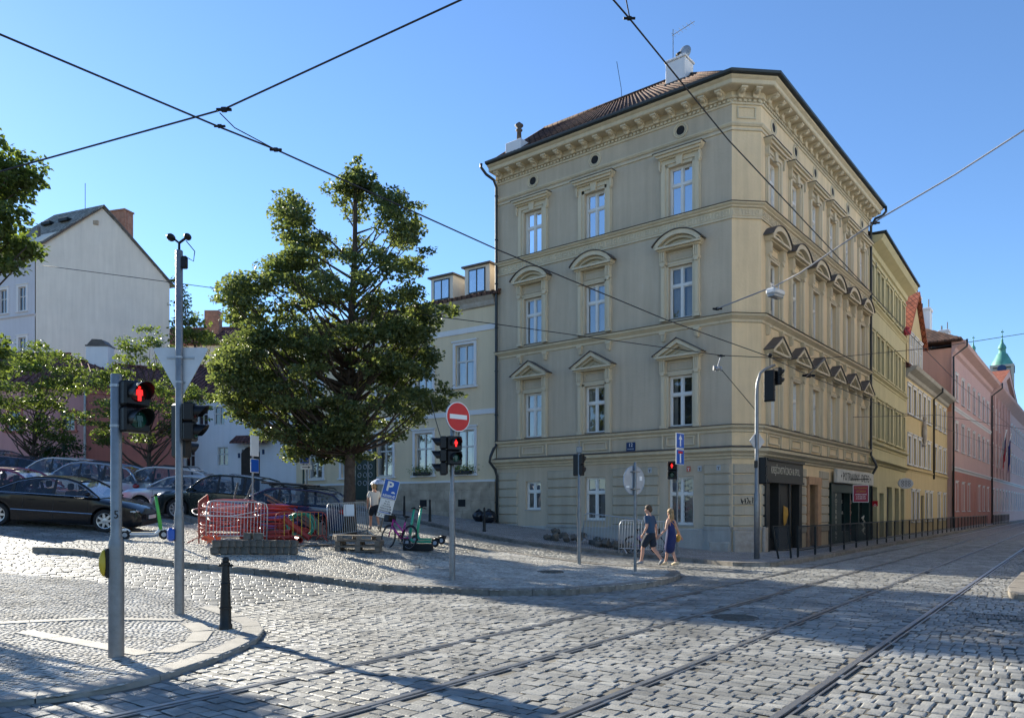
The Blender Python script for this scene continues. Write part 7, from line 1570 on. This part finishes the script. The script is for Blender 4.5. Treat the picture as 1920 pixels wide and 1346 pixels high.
def person(label, g, face, H, pose, female=False, look=0.):
    """pose gives joints in body axes: x forward, y left, z up, for a 1.8 m figure"""
    r = empty('person', g, 0, label, 'person'); k = H/1.8; F = T(*g) @ Rz(face) @ Matrix.Scale(k, 4); w = lambda p: F @ Vector(p); J = pose
    sh = .185 if not female else .155; hp = .10; ch = J.get('chest', (.02, 0, 1.36)); pv = J.get('pelvis', (0, 0, .95))
    V, E, R = [], [], []
    def add(p, r_, par=None):
        V.append(w(p)); R.append((r_[0]*k, r_[1]*k) if isinstance(r_, tuple) else r_*k); 
        if par is not None: E.append((par, len(V)-1))
        return len(V)-1
    P_ = add(pv, (.135, .10)); A_ = add(((pv[0]+ch[0])/2, 0, 1.13), (.115, .09), P_); C = add(ch, (.15, .105), A_); N = add((ch[0]+.01, 0, 1.48), (.062, .062), C); hx = J.get('head', (.06, 0, 1.66)); Nn = add((hx[0]*.55+ch[0]*.3, hx[1]*.5, 1.545), .052, N); H1 = add((hx[0]-.005, hx[1], hx[2]-.035), (.070, .078), Nn); H2 = add((hx[0]-.01, hx[1], hx[2]+.045), (.078, .09), H1); H3 = add((hx[0]-.01, hx[1], hx[2]+.10), (.05, .06), H2)
    lk = Vector((math.cos(look), math.sin(look), 0)); cn = Vector(hx)+lk*.075+Vector((0, 0, -.085)); add(tuple(cn), .026, H1); nz = Vector(hx)+lk*.105+Vector((0, 0, -.01)); add(tuple(nz), .012, H1)
    arms = {}
    for s, nm in ((1, 'L'), (-1, 'R')):
        S = add((ch[0]-.0, s*sh, 1.425), .058, C); e = J['elbow'+nm]; h = J['hand'+nm]; El = add(e, .039, S); W_ = add(h, .026, El); d = (Vector(h)-Vector(e)).normalized(); arms[nm] = (e, h)
        Pm = add(tuple(Vector(h)+d*.055), (.036, .02), W_); up = Vector((0, 0, 1)); sd_ = d.cross(Vector((0, 1, 0))).normalized()
        for q in range(4):
            o_ = sd_*(-.030+.02*q); a_ = add(tuple(Vector(h)+d*.10+o_), .0095, Pm); add(tuple(Vector(h)+d*(.165-.012*abs(q-1.4))+o_*1.1+Vector((0, -s*.012, 0))), .008, a_)
        a_ = add(tuple(Vector(h)+d*.055+sd_*.045), .010, Pm); add(tuple(Vector(h)+d*.10+sd_*.062), .008, a_)
    legs = {}
    for s, nm in ((1, 'L'), (-1, 'R')):
        Hp = add((pv[0], s*hp*.95, .90), .088, P_); kn = J['knee'+nm]; an = J['ankle'+nm]; Kn = add(kn, .056, Hp); mid = (Vector(kn)*.62+Vector(an)*.38)-Vector((.02, 0, 0)); Ca = add(tuple(mid), .056 if not female else .05, Kn); An = add(an, .034, Ca); td = Vector(J['toe'+nm])-Vector(an); He = add(tuple(Vector(an)-td*.28+Vector((0, 0, -.02))), .032, An); add(tuple(Vector(an)+td*.55), (.038, .026), An); add(J['toe'+nm], (.034, .02), len(V)-1); legs[nm] = (kn, an, J['toe'+nm])
    skin_mesh('body', V, E, R, 'skin', r, 0)
    def garment(nm, pts, edges, rad, m): return skin_mesh(nm, [w(p) for p in pts], edges, [(a*k, b_*k) if isinstance(q_, tuple) else q_*k for q_ in rad for a, b_ in ([q_] if isinstance(q_, tuple) else [(0, 0)])], m, r, 0)
    def lerp3(a, b_, t): return tuple(Vector(a).lerp(Vector(b_), t))
    mx = ((pv[0]+ch[0])/2, 0, 1.13)
    if not female:
        pts = [(pv[0], 0, .84), mx, ch, (ch[0]+.01, 0, 1.475)]; rad = [(.20, .155), (.165, .135), (.185, .14), (.08, .08)]; ed = [(0, 1), (1, 2), (2, 3)]
        for s, nm in ((1, 'L'), (-1, 'R')): pts += [(ch[0], s*sh*1.0, 1.43), lerp3((ch[0], s*sh, 1.42), arms[nm][0], .82)]; rad += [.078, .066]; n = len(pts); ed += [(2, n-2), (n-2, n-1)]
        garment('tshirt', pts, ed, rad, J.get('top', 'navy_tee')); pts = [(pv[0], 0, 1.02), (pv[0], 0, .90)]; rad = [(.17, .135), (.165, .13)]; ed = [(0, 1)]
        for s, nm in ((1, 'L'), (-1, 'R')): pts += [(pv[0], s*.10, .86), lerp3((pv[0], s*.09, .9), legs[nm][0], .5), lerp3((pv[0], s*.09, .9), legs[nm][0], .97)]; rad += [.125, .118, .112]; n = len(pts); ed += [(1, n-3), (n-3, n-2), (n-2, n-1)]
        garment('shorts', pts, ed, rad, 'shorts')
    else:
        kc = (Vector(legs['L'][0])+Vector(legs['R'][0]))/2; pts = [(ch[0]+.005, 0, 1.455), ch, (mx[0], 0, 1.15), (pv[0]-.01, 0, .96), (pv[0], 0, .80), (kc.x*.8, 0, .62), (kc.x, 0, .36)]; rad = [(.13, .08), (.168, .125), (.14, .12), (.19, .16), (.20, .175), (.185, .17), (.18, .17)]
        garment('dress', pts, [(i, i+1) for i in range(6)], rad, 'dress')
    hd = Vector(hx); b = MB(F)
    if not female: b.ell((hd.x-.02, hd.y, hd.z+.055), (.108, .093, .098), 16, 10); b.ell((hd.x-.05-.02*math.cos(look), hd.y-.03*math.sin(look), hd.z+.0), (.07, .085, .09), 12, 8)
    else: b.ell((hd.x-.02, hd.y, hd.z+.05), (.112, .098, .105), 16, 10); b.ell((hd.x-.055, hd.y, hd.z-.09), (.075, .098, .17), 14, 10); b.ell((hd.x-.06, hd.y, hd.z-.2), (.05, .08, .13), 12, 8)
    b.build('hair', J.get('hair', 'hair_brown'), r, True)
    b = MB(F)
    for s in (1, -1): b.ell((hd.x+.0, hd.y+s*.083, hd.z-.01), (.02, .012, .03), 8, 6)
    b.build('ear', 'skin', r, True)
    for nm in 'LR':
        kn, an, to = (Vector(q) for q in legs[nm]); td = (to-an); b = MB(F); b.tube([an-td*.38+Vector((0, 0, -.02)), an-td*.1+Vector((0, 0, -.015)), an+td*.5, to+td*.12], [.045, .052, .046, .032], 10); b.build('shoe', 'shoe_grey' if not female else 'sandal', r, True)
        if not female: b = MB(F); b.tube([an+Vector((0, 0, -.01)), an.lerp(kn, .12)], .040, 10); b.build('sock', 'sock', r, True)
    return r, F, arms
man = dict(pelvis=(0, 0, .95), chest=(.03, 0, 1.36), head=(.08, 0, 1.655), elbowL=(-.07, .27, 1.17), handL=(.08, .25, .93), elbowR=(-.04, -.26, 1.15), handR=(-.02, -.34, .90),
           kneeL=(.20, .09, .52), ankleL=(.26, .09, .10), toeL=(.42, .10, .05), kneeR=(-.05, -.09, .50), ankleR=(-.36, -.09, .17), toeR=(-.27, -.09, .05))
fc = math.radians(138)
gm = G(1219, 1060, .005); gw_ = G(1258, 1060, .005)
r, F, _ = person('man in navy t-shirt and dark shorts walking hand in hand', gm, fc, 1.80, man, look=.7)
b = MB(F); b.torus((0, 0, 0), .032, .010, 'z', 14, 5); b.v = [v+(F.to_3x3() @ Vector((.07, .25, .95))) for v in b.v]; b.build('watch', 'black', r)
wo = dict(pelvis=(0, 0, .95), chest=(.01, 0, 1.34), head=(.03, 0, 1.655), elbowL=(.02, .25, 1.15), handL=(.10, .42, .98), elbowR=(-.08, -.24, 1.14), handR=(-.12, -.36, .93),
          kneeL=(.10, .06, .50), ankleL=(.16, .07, .09), toeL=(.32, .07, .04), kneeR=(.02, -.06, .50), ankleR=(-.16, -.07, .10), toeR=(-.01, -.07, .04), hair='hair_blond')
r, F, _ = person('woman with long blond hair in a navy dress with mustard shoulder bag', gw_, fc-.05, 1.70, wo, female=True)
b = MB(F); b.tube([(-.03, .13, 1.46), (-.13, 0, 1.28), (-.16, -.12, 1.08), (-.13, -.2, .95)], .008, 5); b.tube([(-.03, .13, 1.46), (.13, .02, 1.3), (.12, -.14, 1.05), (-.02, -.22, .95)], .008, 5); b.build('bag_strap', 'bag_yellow', r)
b = MB(F); b.ell((-.11, -.22, .86), (.11, .05, .12), 14, 8); b.build('shoulder_bag', 'bag_yellow', r, True)
sp = dict(man); sp.update(top='white_tee', hair='hair_blond', elbowR=(.16, -.24, 1.2), handR=(.20, -.16, 1.42))
g3 = G(702, 993, .12)
r, F, _ = person('person in white t-shirt standing behind the barrier under a pale blue umbrella', g3, 2.0, 1.66, sp)
um = T(*(F @ Vector((.20, -.22, 1.88)))); u = empty('umbrella', um.to_translation(), 0, 'small pale blue umbrella held over the person behind the barrier', 'umbrella'); b = MB(um); b.lathe([(.30, -.10), (.25, -.02), (.15, .05), (.02, .10)], 10); b.build('canopy', 'umbrella', u); b = MB(um); b.tube([(0, 0, .12), (0, 0, -.45)], .008, 5); b.build('shaft', 'steel', u)
far1 = dict(man); far1.update(top='white_tee'); person('tiny distant pedestrian in white at the end of the railing', G(1914, 973, .12), 2.2, 1.75, far1)
